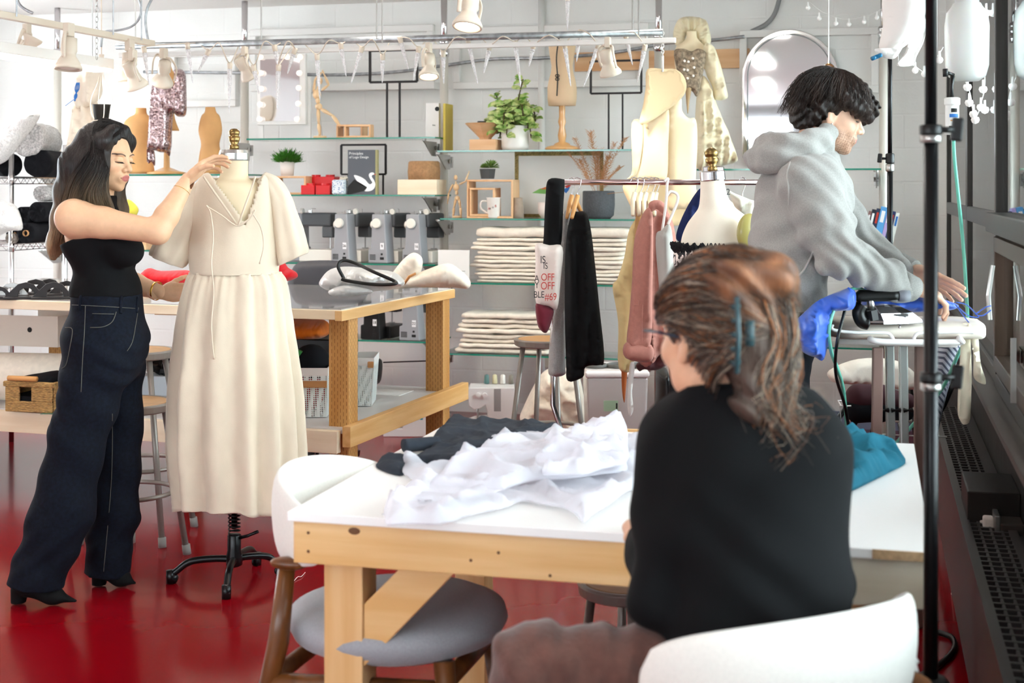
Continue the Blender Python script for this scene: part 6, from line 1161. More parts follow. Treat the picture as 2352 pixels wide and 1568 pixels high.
gs = [[V3_(-.05, -.05, -.105), V3_(-.058, -.072, -.075), V3_(-.045, -.1, -.04), V3_(-.01, -.125, -.01), V3_(.0, -.135, .02)], [V3_(-.078, .05, .03), V3_(-.088, .01, .036), V3_(-.084, -.05, .01), V3_(-.05, -.095, .0), V3_(-.015, -.13, .0)], [V3_(-.075, .06, .02), V3_(-.09, .02, .03), V3_(-.085, -.04, .045), V3_(-.05, -.1, .03), V3_(.0, -.135, .0)], [V3_(-.07, .07, .05), V3_(-.08, .03, .085), V3_(-.06, -.05, .10), V3_(-.02, -.11, .08), V3_(.02, -.14, .02)],
      [V3_(-.04, .06, .10), V3_(-.04, .02, .128), V3_(-.03, -.05, .14), V3_(.0, -.11, .12), V3_(.04, -.145, .05)], [V3_(.02, .06, .11), V3_(.02, .0, .14), V3_(.03, -.06, .14), V3_(.05, -.12, .10), V3_(.05, -.14, .03)], [V3_(.07, .05, .07), V3_(.085, .0, .08), V3_(.085, -.05, .08), V3_(.07, -.11, .06), V3_(.05, -.13, .0)], [V3_(.085, .03, .0), V3_(.09, -.01, .01), V3_(.085, -.05, .0), V3_(.07, -.1, -.01), V3_(.04, -.13, -.03)]]
strands(gs, 1900, .005, .0011, 'hair_strands', HAIRM, HR, 6, wav=.01, cols=hc3)
gs = [[V3_(-.03, -.085, -.03), V3_(-.03, -.1, -.07), V3_(-.01, -.09, -.11), V3_(.01, -.1, -.15), V3_(.03, -.1, -.19)], [V3_(.02, -.12, -.02), V3_(.02, -.125, -.07), V3_(.05, -.11, -.12), V3_(.08, -.12, -.16), V3_(.05, -.13, -.2)], [V3_(.07, -.08, .0), V3_(.09, -.06, -.05), V3_(.10, -.06, -.1), V3_(.13, -.07, -.13), V3_(.15, -.08, -.18)]]
strands(gs, 420, .009, .0008, 'hair_strands', HAIRM, HR, 9, wav=.022, cols=hc3)
gs = [[V3_(-.01, -.13, .07), V3_(.0, -.145, .0), V3_(.0, -.13, -.05), V3_(-.01, -.12, -.1), V3_(.01, -.12, -.14)], [V3_(.045, -.14, .07), V3_(.05, -.14, .0), V3_(.04, -.13, -.05), V3_(.03, -.12, -.1), V3_(.04, -.11, -.15)], [V3_(.08, -.07, .07), V3_(.092, -.075, .02), V3_(.085, -.09, -.04), V3_(.06, -.1, -.09), V3_(.06, -.1, -.14)]]
strands(gs, 900, .006, .001, 'hair_strands', HAIRM, HR, 12, wav=.014, cols=hc3)
CL = pm('teal_clip', '#2f4a50', .3); cl = thing('claw', None, None, (0, 0, 0)); bpy.data.objects.remove(cl)
m = M(); nrm = (R3 @ Vector((.35, -1, .0))).normalized(); sdv = nrm.cross(UP).normalized(); cc = W3(1712, 765, -.14)
for q in (-1, 1):
    o_ = cc+sdv*.026*q; m.tube([o_+UP*.055, o_+UP*.06+sdv*.012*q+nrm*.005, o_+sdv*.018*q+nrm*.012, o_-UP*.06+sdv*.012*q+nrm*.005, o_-UP*.055], .004, 8)
    for k in range(5): z_ = .045-k*.0225; m.tube([o_+UP*z_+sdv*.014*q, o_+UP*z_+nrm*.0-sdv*.004*q, o_+UP*z_-nrm*.03-sdv*.02*q], [.005, .004, .002], 6)
m.tube([cc+UP*.02+nrm*.008, cc-UP*.02+nrm*.008], .008, 10); m.obj('claw_clip', CL, P3, smooth=True)
M().tube([V3_(-.078, .0, .0), V3_(-.08, .05, .008), V3_(-.072, .1, .01), V3_(-.05, .108, .01)], .0025, 6).obj('glasses', pm('blue_black_frame', '#1c2a3d', .3), P3, smooth=True)
# ================================================================= ceiling: track rails, lamps, pipe, icicle lights
TZ_ = 2.2
def ztube(pts, r, n=8): return M().tube([PZ(a, b, TZ_) if b < 420 else None for a, b in pts], r, n)
m = M(); a, b = PZ(-60, 22, TZ_), PZ(350, 100, TZ_); m.bar(a, b, .035, .03)
t = thing('track_rail', 'cream track rail sloping in from the top left corner', 'rail', (a+b)/2); m.obj('rail', CREAMP, t, bevel=.003)
for px, py in ((38, 38), (260, 80), (325, 92)): q = PZ(px, py, TZ_); M().cyl(q, (q.x, q.y, ZC), .004, n=8).obj('hanger_rod', GALV, t)
a, b = PZ(268, 107, TZ_+.02), PZ(1522, 74, TZ_+.02); t = thing('hanging_pipe', 'long galvanised pipe hung under the ceiling, wound with icicle lights', 'pipe', (a+b)/2); M().cyl(a, b, .017).obj('pipe', GALV, t, smooth=True)
for px, py in ((865, 90), (1453, 76), (600, 98)): q = PZ(px, py, TZ_+.02); M().cyl(q, (q.x, q.y, ZC), .004, n=8).obj('hanger_rod', STEEL, t)
a, b = PZ(275, 118, TZ_), PZ(1552, 82, TZ_); RY = a.y; t = thing('track_rail', 'white track rail running just below the galvanised pipe', 'rail', (a+b)/2); M().bar(a-UP*.022, b-UP*.022, .03, .025).obj('rail', WHITE, t, bevel=.003)
for px, py in ((300, 118), (865, 95), (1453, 82)): q = PZ(px, py, TZ_); M().cyl(q-UP*.01+Vector((.03, 0, 0)), (q.x+.03, q.y, ZC), .004, n=8).obj('hanger_rod', STEEL, t)
LAMP = pm('lamp_glow', '#fff3e0', .3, emit=('#ffe6c8', 9)); LAMPO = pm('lamp_lens', '#e9dfd3', .3)
def spot(label, top, aim, sz=1., on=True, power=16):
    """track lamp: adapter on the rail, yoke, tapered can and flared head aimed along aim"""
    sz *= .8; top = Vector(top); d = Vector(aim).normalized(); t = thing('track_lamp', label, 'lamp', top, 'track lamps'); c = top-UP*.12*sz
    M().box(top-UP*.012*sz, (.03*sz, .05*sz, .06*sz)).obj('adapter', CREAMP, t, bevel=.003)
    M().lathe([(.001, -.075*sz), (.034*sz, -.07*sz), (.037*sz, -.01*sz), (.03*sz, 0), (.033*sz, .012*sz), (.054*sz, .045*sz), (.062*sz, .06*sz), (.062*sz, .072*sz), (.053*sz, .073*sz), (.05*sz, .05*sz), (.001, .05*sz)], c, 32, ax=d).obj('lamp_head', CREAMP, t, smooth=True)
    M().lathe([(.05*sz, .062*sz), (.035*sz, .068*sz), (.001, .07*sz)], c, 24, ax=d).obj('bulb', LAMP if on else LAMPO, t, smooth=True)
    sd = d.cross(Vector((.3, .2, 1))).normalized()
    M().tube(spline([c+sd*.066*sz+d*.03*sz, c+sd*.07*sz-d*.05*sz, c+sd*.04*sz+UP*.09*sz, top-UP*.04*sz, c-sd*.04*sz+UP*.09*sz, c-sd*.07*sz-d*.05*sz, c-sd*.066*sz+d*.03*sz], 6), .005*sz, 6, flat=2).obj('yoke', CREAMP, t, smooth=True)
    if on:
        l = bpy.data.lights.new('lamp_light', 'SPOT'); l.energy = power*.42; l.color = (1, .84, .66); l.spot_size = 1.3; l.spot_blend = .6; l.shadow_soft_size = .04
        o = bpy.data.objects.new('lamp_light', l); COL.objects.link(o); o.parent = t; o.location = c+d*.085*sz-top; o.rotation_euler = d.to_track_quat('-Z', 'Y').to_euler()
    return t
RZ_ = TZ_-.03
spot('leftmost big cream track lamp, facing down beside the white pole', PZ(158, 62, TZ_-.02), (.03, -.12, -1), 1.25, False)
spot('second cream track lamp from the left, lit', PZ(298, 98, TZ_-.02), (.02, .05, -1), 1.25, power=22)
spot('lamp tucked below and behind the second track lamp', PZ(305, 122, TZ_-.1), (.2, .5, -1), 1.1, False)
spot('tilted track lamp in front of the sequined dress', PZ(376, 118, RZ_), (-.45, .5, -1), 1.15, power=26)
spot('cream track lamp pointing left by the pole above the dress form', PZ(562, 113, RZ_), (.35, .8, -1), 1, power=26)
spot('lit track lamp right of the thin black display stand', PZ(985, 105, RZ_), (.1, -.3, -1), 1.05, power=14)
spot('mint-tinged cream track lamp left of the pattern paper', PZ(1396, 93, RZ_), (.2, .35, -1), 1.1, power=26)
spot('lit cream lamp hanging from above at the top edge, near the central pole', PZ(1078, -42, TZ_), (-.05, -.3, -1), 1.1, power=14)
spot('pale lamp can pointing up at the top left corner', PZ(62, 62, TZ_+.08), (.45, .2, 1), 1.1, False)
q = PT(1903, 160, 6.0)
t = thing('pendant_bulb', 'clear globe bulb glowing just above the man\'s hair', 'lamp', q); M().ell(q, .028, 16).obj('bulb', CLEAR, t, smooth=True); M().ell(q, .012, 12).obj('filament', pm('warm_glow', '#ffb55c', .3, emit=('#ffae55', 14)), t, smooth=True); M().cyl(q+UP*.025, (q.x, q.y, ZC), .003, n=6).obj('wire', WHITE, t)
# icicle lights
ICE = pm('icicle_plastic', '#dddcde', .12, trans=.45, var=.25, scale=160, bump=.6, bscale=110, bdist=.01, emit=('#fff2e8', .04))
ic = [(330, 108, 343, 200), (430, 100, 443, 190), (480, 115, 455, 165), (528, 145, 526, 260), (582, 150, 595, 215), (630, 105, 643, 170), (678, 112, 660, 170), (640, 150, 636, 250), (728, 125, 735, 230), (782, 100, 795, 175), (832, 108, 806, 192), (879, 125, 878, 190), (918, 86, 938, 160), (962, 108, 950, 185), (1018, 118, 1019, 192), (1074, 90, 1097, 192), (1126, 103, 1111, 168), (1183, 95, 1196, 198), (1226, 100, 1215, 152), (1296, 98, 1311, 198), (1333, 70, 1324, 142), (1376, 100, 1340, 200), (1436, 76, 1453, 150), (1482, 104, 1464, 188), (1304, -12, 1303, 68)]
for k, (x0, y0_, x1, y1_) in enumerate(ic):
    T_ = PZ(x0, 98, TZ_); tt = (T_-O).dot(CD); a = PT(x0, y0_, tt-.02); b = PT(x1, y1_, tt-.02); d = (b-a).normalized(); ln = (b-a).length
    wh = 'hanging alone from the top edge' if k == 24 else '%s of the row along the pipe' % (['leftmost', 'second', 'third', 'fourth', 'fifth', 'sixth', 'seventh', 'eighth', 'ninth', 'tenth', 'eleventh', 'twelfth', 'thirteenth', 'fourteenth', 'fifteenth', 'sixteenth', 'seventeenth', 'eighteenth', 'nineteenth', 'twentieth', 'twenty-first', 'twenty-second', 'third from the right', 'second from the right'][k] if k < 23 else 'rightmost')
    t = thing('icicle_light', 'clear plastic icicle light, '+wh, 'icicle light', a, 'icicle lights on the pipe'); M().lathe([(.012, -.004), (.014, .004), (.012, .028), (.009, .03)], a, 12, ax=d).obj('cap', CREAMP, t, smooth=True)
    M().lathe([(.010, .03)]+[(.010*(1-i/16)*(1+.2*(i % 2))+.002, .03+(ln-.03)*i/15) for i in range(15)]+[(.0015, ln)], a, 9, ax=d).obj('icicle', ICE, t)
pts = []
for k, (x0, y0_, x1, y1_) in enumerate(ic[:24]):
    T_ = PZ(x0, 98, TZ_); tt = (T_-O).dot(CD); pts.append(PT(x0, y0_, tt-.02)); x2 = (x0+ic[min(k+1, 23)][0])/2; pts.append(PZ(x2, 104-(x2-300)*.024, TZ_+(.03 if k % 2 else -.02)))
M().tube(spline(pts, 5), .003, 6).obj('twisted_wire', CREAMP, smooth=True, label='cream twisted wire looping between the icicle lights along the pipe', cat='wire')
# fluorescent fixture at the left, glowing downwards
a, b = PZ(-30, 108, 2.08), PZ(236, 148, 2.08); t = thing('tube_fixture', 'white fluorescent fixture glowing at the upper left, with a small label', 'ceiling light', (a+b)/2); M().bar(a, b, .13, .05).obj('housing', WHITE, t, bevel=.004)
M().bar(a-UP*.032, b-UP*.032, .10, .012).obj('diffuser', pm('tube_glow', '#ffffff', .3, emit=('#fffaf2', 5)), t)
area('tube_light', (a+b)/2-UP*.05, (0, 0, math.atan2((b-a).y, (b-a).x)), 1.3, .1, 6, (1, .97, .93)).parent = None
p = PZ(80, 122, 2.08); text('FLUORESCENT  120V', .018, pm('grey_ink', '#8a8480', .7), p-CD*.07-UP*.0, (pi/2, 0, math.atan2((b-a).y, (b-a).x)), t, name='label_text')
m = M(); [m.cyl(PZ(px, 108+px*.15, 2.105), Vector((PZ(px, 108+px*.15, 2.1).x, PZ(px, 108+px*.15, 2.1).y, ZC)), .003, n=6) for px in (212,)]; m.obj('chain', STEEL, t)
m = M(); p0 = PZ(222, 130, 2.1)
for k in range(22): z_ = 2.1+k*.026; m.tube([(p0.x+(.008 if k % 2 else 0)*math.cos(q), p0.y+(0 if k % 2 else .008)*math.cos(q), z_+.016*math.sin(q)) for q in [i*pi/4 for i in range(8)]], .002, 4, closed=True)
m.obj('link_chain', STEEL, t)
for x, y in TUBES:
    t = thing('tube_fixture', 'white fluorescent ceiling fixture of the row overhead', 'ceiling light', (x, y, ZC-.07), 'ceiling tube fixtures'); M().b2((x-.09, y-.62, ZC-.05), (x+.09, y+.62, ZC-.001)).obj('housing', WHITE, t); M().b2((x-.075, y-.6, ZC-.062), (x+.075, y+.6, ZC-.0505)).obj('diffuser', pm('tube_glow2', '#ffffff', .3, emit=('#fffaf2', 5)), t)
def cable(pts, r, mt, label, name='cable', cat='cable', T=None): return M().tube(spline([PT(a, b, T[i] if isinstance(T, (list, tuple)) else T) for i, (a, b) in enumerate(pts)], 8), r, 8).obj(name, mt, smooth=True, label=label, cat=cat)
cable([(318, -5), (324, 20), (318, 45), (300, 62), (270, 70), (244, 72), (235, 85), (232, 108)], .006, GALV, 'grey armoured cable curling round near the chain', T=7.2)
cable([(350, -5), (338, 20), (334, 45), (336, 70), (340, 92)], .007, GALV, 'grey armoured cable dropping to the end of the sloping rail', T=7.15)
cable([(38, -5), (46, 12), (62, 24), (75, 30)], .007, GALV, 'short grey cable behind the lamp can at the top left', T=6.3)
# globe string lights
GB = pm('globe_frost', '#f4f3f0', .3, emit=('#ffffff', .05))
def globes(label, pts, T, bul, r=.013, drop=.02):
    t = thing('string_light', label, 'string light', PT(*pts[0], T)); sp = spline([PT(a, b, T) for a, b in pts], 8); M().tube(sp, .0022, 5).tube([sp[0], Vector((sp[0].x, sp[0].y, ZC))], .0015, 4).obj('wire', WHITE, t, smooth=True)
    for a, b in bul: p = PT(a, b, T); M().lathe([(.004, drop+r), (.005, drop*.6), (r*.8, r*.6), (r, 0), (r*.7, -r*.7), (.001, -r)], p, 12).obj('bulb', GB, t, smooth=True)
globes('string of small white globe bulbs swagging above the arched mirror', [(1846, -6), (1885, 25), (1920, 40), (1950, 44), (1985, 38), (2012, 28), (2036, 14)], 7.9, [(1856, 18), (1882, 42), (1920, 54), (1950, 56), (1985, 50), (2014, 40)])
globes('globe bulb string hanging in front of the windows below the water tank', [(2152, 130), (2160, 118), (2166, 108)], 5.0, [(2158, 138)])
globes('globe bulb string trailing from the paper scroll', [(2063, 150), (2085, 148), (2100, 152), (2112, 160), (2123, 168)], 5.6, [(2102, 162), (2123, 170)])
globes('tangle of globe bulbs dangling against the window glass', [(2215, 180), (2228, 215), (2234, 250), (2245, 262), (2255, 230), (2262, 190), (2258, 90)], 5.2, [(2222, 200), (2226, 236), (2236, 262), (2240, 275), (2253, 246), (2258, 205), (2262, 252), (2265, 30)], .016)
# ================================================================= hanging garments and paper near the pole
def wallform(label, px, y, z0_, rows, mt):
    pass
T5 = 7.0
pp = lambda pts, dt, th=.003, mt=PAPER, lab='', name='paper_pattern', fold=None, bend=None: hang(pts, T5+dt, th, fold or (lambda x, y: .006*math.sin(x*9+dt*40)), edge=.004, res=.035, back=bend or (lambda x, y: .03*math.sin(x*7+y*3+dt*30)), minr=.6).obj(name, mt, smooth=True, label=lab, cat='paper pattern', group='pattern pieces on the chain')
PAPR = pm('pattern_card', '#e4cba1', .7, var=.02, scale=4); PAPL = pm('pattern_card_light', '#ecd7b2', .7, var=.02, scale=4)
pp([(1488, 158), (1525, 157), (1552, 158), (1570, 172), (1578, 195), (1572, 218), (1550, 240), (1530, 255), (1500, 275), (1470, 285), (1478, 240), (1484, 200)], -.06, mt=PAPR, lab='heart-lobed tan pattern piece, frontmost on the chain')
pp([(1555, 240), (1530, 258), (1512, 300), (1498, 298), (1484, 292), (1500, 275)], -.03, mt=PAPR, lab='small folded tip of pattern paper under the heart-lobed piece')
pp([(1450, 284), (1475, 284), (1474, 340), (1462, 400), (1440, 410), (1452, 390)], .03, mt=PAPL, lab='pale pattern piece sticking out leftmost')
pp([(1478, 280), (1520, 262), (1535, 255), (1534, 330), (1530, 412), (1498, 412), (1446, 412), (1466, 380), (1474, 330)], .0, mt=PAPL, lab='tall cream pattern piece in the middle of the bundle')
pp([(1534, 245), (1562, 225), (1565, 255), (1580, 272), (1597, 276), (1600, 330), (1596, 415), (1597, 470), (1560, 480), (1533, 470), (1530, 330)], .05, mt=PAPL, lab='widest cream pattern piece with an armhole curve, at the right')
pp([(1432, 422), (1500, 418), (1596, 425), (1590, 500), (1540, 520), (1470, 510), (1446, 470)], .09, mt=PAPR, lab='curved lower pattern piece hanging behind the clothes rail')
m = M(); [m.tube([PT(1522, 70+k*7, T5-.03)+CR*(.006*math.cos(q) if k % 2 else 0)+CD*(0 if k % 2 else .006*math.cos(q))+UP*.01*math.sin(q) for q in [i*pi/4 for i in range(8)]], .002, 4, closed=True) for k in range(9)]; m.tube([PT(1522, 128, T5-.03), PT(1522, 165, T5-.03)], .006, 8); m.obj('hook_chain', WHITE, smooth=True, label='white clip chain holding the pattern pieces to the pipe', cat='chain')
# cream gown with beaded bodice on a wall form
T6 = 8.0; gw = thing('gown', 'cream ruffled gown with a beaded bodice, hung high beside the arched mirror', 'gown', PT(1590, 380, T6)); CRM = fmat('cream_satin', '#e3d3ad', var=.04, spec=.5, rough=.4) if False else pm('cream_satin', '#e3d6b4', .45, var=.04, bump=.15, bscale=200, sheen=.2, bdist=.001)
def gl(px, dt, th, mt, name, fold, **k): return hang(px, T6+dt, th, fold, **k).obj(name, mt, gw, smooth=True)
gl([(1550, 60), (1562, 42), (1590, 38), (1620, 46), (1630, 70), (1632, 100), (1612, 108), (1600, 90), (1590, 76), (1577, 80), (1570, 98), (1556, 108), (1546, 84)], .06, .04, CRM, 'collar_ruffle', vfold(.014, 70, 2), edge=.03)
M().rings(rowloft([(72, 1577, 1600, 1), (86, 1576, 1601, 1), (96, 1568, 1608, .8), (110, 1552, 1618, .6), (150, 1550, 1616, .55), (200, 1562, 1606, .6)], T6+.02)).obj('form_neck', FORMC, gw, smooth=True)
bd = gl([(1548, 118), (1570, 112), (1588, 118), (1604, 112), (1621, 122), (1616, 160), (1608, 200), (1600, 222), (1588, 208), (1570, 205), (1556, 165)], -.07, .03, pm('taupe_lace', '#8b7a66', .8, var=.45, scale=60, bump=.8, bscale=90, bdist=.003), 'bodice', crumple(.006, 25))
gl([(1575, 195), (1588, 200), (1584, 230), (1580, 262), (1576, 232)], -.09, .01, pm('bronze_satin', '#a2845c', .5), 'bodice_point', vfold(.002, 40))
for i, (a, b) in enumerate([(1572, 140), (1571, 160), (1579, 161), (1591, 134), (1594, 155), (1592, 174), (1579, 180), (1581, 142)]): M().ell(PT(a, b, T6-.115), .008, 10).obj('pearl', pm('pearl', '#efe6da', .15), gw, smooth=True)
gl([(1620, 100), (1640, 108), (1655, 150), (1668, 200), (1670, 226), (1642, 228), (1636, 200), (1622, 170), (1614, 130)], -.02, .06, CRM, 'sleeve', vfold(.01, 50, 4))
gl([(1604, 190), (1618, 175), (1636, 205), (1650, 250), (1672, 300), (1690, 350), (1693, 370), (1670, 378), (1640, 384), (1600, 385), (1596, 290)], .0, .09, CRM, 'skirt', vfold(.02, 48, 5), edge=.05)
# ---- left: torso forms, sequined dress, macrame bucket ------------------------------
TAN = pm('tan_torso', '#d9a468', .6, var=.08, scale=8)
def torso(label, px, rows, t_): c = PT(px, 430, t_); th = thing('torso_form', label, 'torso form', (c.x, c.y, zL1), 'tan torso forms'); M().rings(rowloft(rows, t_, dep=.6)).obj('torso', TAN, th, smooth=True)
TL = PYt(350, 8.15)
torso('tan torso form behind the standing woman\'s hair', 318, [(248, 312, 336, .9), (262, 310, 338, .8), (270, 296, 350), (285, 285, 358), (310, 292, 352), (335, 300, 346), (360, 293, 350), (399, 285, 356)], TL)
torso('tan torso form between the sequined dress and the dress form', 482, [(246, 472, 494, .9), (258, 470, 497, .8), (268, 462, 505), (300, 456, 510), (330, 462, 504), (355, 458, 508), (399, 452, 512)], TL)
t = thing('sequined_dress', 'sparkling rose sequined dress on a small stand form', 'dress', PT(385, 398, TL-.05)); SQ = pm('sequins', '#a5868a', .25, metal=.8)
nt = SQ.node_tree; N = nt.nodes; K = nt.links; v = N.new('ShaderNodeTexVoronoi'); v.inputs['Scale'].default_value = 110; tc = N.new('ShaderNodeTexCoord'); K.new(tc.outputs['Object'], v.inputs[0]); r = N.new('ShaderNodeValToRGB'); r.color_ramp.elements[0].color = (*L('#4d3036'), 1); r.color_ramp.elements[1].color = (*L('#e9cfd0'), 1); K.new(v.outputs['Color'], r.inputs[0]); K.new(r.outputs[0], N['Principled BSDF'].inputs['Base Color'])
nm = N.new('ShaderNodeBump'); nm.inputs['Strength'].default_value = 1; nm.inputs['Distance'].default_value = .02; K.new(v.outputs['Color'], nm.inputs['Height']); K.new(nm.outputs[0], N['Principled BSDF'].inputs['Normal'])
hang([(352, 190), (378, 186), (400, 195), (402, 160), (424, 165), (428, 210), (427, 262), (410, 268), (398, 262), (395, 300), (392, 345), (372, 350), (345, 345), (338, 372), (340, 300), (346, 240)], TL-.16, .09, vfold(.012, 60, 3), edge=.04).obj('dress_body', SQ, t, smooth=True)
hang([(338, 340), (354, 345), (356, 380), (348, 372), (340, 374)], TL-.15, .03, vfold(.004, 60, 3), edge=.02).obj('fringe', SQ, t, smooth=True); hang([(376, 342), (391, 338), (390, 358), (382, 352)], TL-.14, .03, vfold(.004, 60, 3), edge=.02).obj('fringe', SQ, t, smooth=True)
M().rings(rowloft([(148, 380, 392, 1), (160, 378, 396, .9), (185, 356, 404, .5), (260, 360, 400, .5), (300, 362, 412, .5)], TL-.05)).obj('form_body', TAN, t, smooth=True)
c = PT(383, 398, TL-.05); c.z = zL1; M().lathe([(.125, 0), (.125, .012), (.08, .022), (.05, .035), (.02, .045), (.018, .14), (.001, .14)], c, 32).obj('stand_base', pm('varnished_wood', '#d9a468'), t, smooth=True)
th = thing('plant_hanger', 'white macrame cord hanger holding a glossy black bucket', 'plant hanger', PT(233, 275, 7.3)); cx = PT(233, 430, 7.3)
kk = 7.3/F; zz = lambda y: CH+(430-y)*kk
m = M(); [m.tube(spline([(cx.x, cx.y, zz(150)), (cx.x+.02*math.cos(q), cx.y+.02*math.sin(q), zz(190)), (cx.x+.055*math.cos(q), cx.y+.055*math.sin(q), zz(232)), (cx.x+.045*math.cos(q), cx.y+.045*math.sin(q), zz(268)), (cx.x, cx.y, zz(278))], 6), .002, 6) for q in (.8, 2.4, 3.9, 5.5)]; m.cyl((cx.x, cx.y, zz(130)), (cx.x, cx.y, ZC), .003, n=6); m.tube([(cx.x, cx.y, zz(125)), (cx.x, cx.y, zz(152))], .014, 10); m.obj('cord', pm('macrame', '#e9dccb', .9), th, smooth=True)
M().lathe([(.001, zz(275)), (.036, zz(275)), (.046, zz(242)), (.05, zz(240)), (.044, zz(240)), (.034, zz(268)), (.001, zz(268))], (cx.x, cx.y, 0), 28).obj('bucket', pm('gloss_black', '#15130f', .5), th, smooth=True)
g_ = thing('hanging_garment', 'cream garment with blue ribbon hanging behind the macrame bucket', 'garment', PT(195, 280, 7.9))
hang([(178, 175), (200, 160), (228, 162), (236, 200), (225, 232), (180, 250), (170, 220)], 7.9, .07, vfold(.012, 30, 3), edge=.04).obj('bodice', pm('faded_cream', '#e4d6c4', .9), g_, smooth=True); hang([(172, 240), (225, 235), (230, 290), (235, 400), (150, 400), (158, 310)], 7.95, .07, vfold(.02, 50, 5), edge=.04).obj('skirt', pm('faded_cream', '#e4d6c4', .9), g_, smooth=True)
m = M(); [m.tube(spline([PT(176+i*2, 190, 7.8), PT(172+i*3, 205, 7.78), PT(177-i*2, 220, 7.8), PT(170+i, 232, 7.8)], 4), .003, 5) for i in range(4)]; m.tube([PT(170, 228, 7.8), PT(150, 243, 7.8)], .002, 5); m.obj('ribbon', BINK, g_, smooth=True)
# ---- wire rack with fabric rolls ----------------------------------------------------
WR = pm('wire_chrome', '#c4c2c2', .2, metal=1); q0 = PT(26, 430, 8.0); q1 = PT(112, 430, 8.6); rk = thing('wire_rack', 'chrome wire shelving rack at the far left edge', 'rack', (q0.x-.4, (q0.y+q1.y)/2, 0))
rx0, rx1, ry0, ry1 = q0.x-1.2, q0.x, q0.y, q0.y+.55; q1 = Vector((rx1, ry1, 0))
for x, y in ((rx1, ry0), (rx1, ry1), (rx0, ry0), (rx0, ry1)): M().cyl((x, y, 0), (x, y, 1.72), .0145).obj('post', WR, rk, smooth=True)
zs = [CH+(430-y)*8.0/F for y in (408, 562, 700)]; zs[2] = .62
for z in zs:
    m = M()
    for k in range(16): x = rx0+(rx1-rx0)*k/15; m.cyl((x, ry0, z), (x, ry1, z), .0025, n=5)
    for y in (ry0, ry1):
        m.cyl((rx0, y, z+.004), (rx1, y, z+.004), .004, n=6); m.cyl((rx0, y, z-.034), (rx1, y, z-.034), .003, n=6); m.tube([(rx0+(rx1-rx0)*i/36, y, z-.001-(.032 if i % 2 else 0)) for i in range(37)], .0022, 4)
    for x in (rx0, rx1): m.cyl((x, ry0, z+.004), (x, ry1, z+.004), .004, n=6); m.cyl((x, ry0, z-.034), (x, ry1, z-.034), .003, n=6); m.tube([(x, ry0+(ry1-ry0)*i/18, z-.001-(.032 if i % 2 else 0)) for i in range(19)], .0022, 4)
    m.obj('wire_shelf', WR, rk); [M().cyl((x, ry0, z-.04), (x, ry0, z+.02), .017, n=14).obj('collar', WR, rk, smooth=True) for x in (rx1,)]
def roll(label, z, xo, yo, r, ln, mt, core=True, fuzzy=0, rz=0, cm=None, dz=0):
    """fabric roll whose open end faces the room, axis pointing away"""
    t = thing('fabric_roll', label, 'fabric roll', (xo, yo, z), 'fabric rolls on the wire rack'); r *= 1.17; ln = min(ln, .46); d = Vector((math.sin(rz), math.cos(rz), 0)); c = Vector((xo, yo, z+r+.004)); sd = Vector((d.y, -d.x, 0)); rs = []
    for i in range(7):
        rs.append([c+d*ln*i/6+(sd*math.cos(q)+UP*math.sin(q))*r*(1+.04*nz(math.cos(q)*2, math.sin(q)*2, i*.4+z*9)+fuzzy*.05*nz(math.cos(q)*9, math.sin(q)*9, i)) for q in [2*pi*j/40 for j in range(40)]])
    n_ = []
    for f in (.82, .62, .42, .28): n_.append([c+d*(.012*(R_.random()-.3))+(sd*math.cos(q)+UP*math.sin(q))*r*f*(1+.08*nz(math.cos(q)*4, math.sin(q)*4, f*9)) for q in [2*pi*j/40 for j in range(40)]])
    M().rings(list(reversed(n_))+rs).obj('cloth', mt, t, smooth=True)
    if core: m = M(); m.lathe([(r*.26, -.01), (r*.3, -.01), (r*.3, .1), (r*.24, .1), (r*.24, -.01)], c, 20, ax=d, caps=False); m.obj('cardboard_core', cm or pm('cardboard', '#b98a5e', .9), t, smooth=True)
    return t
FZ = pm('fleece_white', '#e6e3e1', 1, var=.1, scale=80, bump=1, bscale=120, bdist=.01); FZE = pm('fleece_grey', '#b9b6b4', 1, var=.3, scale=90, bump=1, bscale=120, bdist=.01); BKF = fmat('black_cloth', '#0d0e13')
def rx(px): return PT(px, 430, 8.1)
roll('big white fleece roll with fluffy grey end, on top of the rack', zs[0]+.12, rx(98).x-.03, ry0+.02, .085, .5, FZE, False, 2, -.35); 
hang([(-20, 330), (10, 300), (48, 268), (90, 262), (78, 290), (50, 325), (20, 365), (-20, 380)], 8.0, .12, crumple(.012, 9), edge=.05).obj('fabric_drape', FZ, smooth=True, label='white fleece falling in a slope off the top roll', cat='fabric')
roll('thick black roll under the white fleece, right end of the top shelf', zs[0], rx(104).x+.0, ry0+.06, .068, .48, BKF, False, 0, -.3); roll('black cloth roll under the white fleece, at the left edge', zs[0], rx(20).x, ry0+.1, .06, .4, BKF, False, 0, -.9)
roll('black roll with a round cardboard core beside the chrome post', zs[1]+.0, rx(52).x+.0, ry0+.02, .045, .5, BKF, True); roll('black roll with a brown core, upper one behind the others', zs[1]+.108, rx(66).x, ry0+.05, .045, .5, BKF, False)
roll('black roll with a pale core nearest the woman\'s back', zs[1]+.005, rx(93).x, ry0-.01, .05, .5, BKF, True); roll('upper black roll nearest the woman\'s hair', zs[1]+.125, rx(98).x+.02, ry0+.05, .05, .5, BKF, False)
roll('small grey fluffy roll standing out at the end of the middle shelf', zs[1]+.245, rx(100).x, ry0+.1, .038, .4, FZE, False, 2); roll('small brown-grey fleece roll low on the middle shelf', zs[1], rx(22).x+.07, ry0-.01, .028, .4, pm('taupe_fleece', '#857a72', 1, var=.3, scale=80), False, 2)
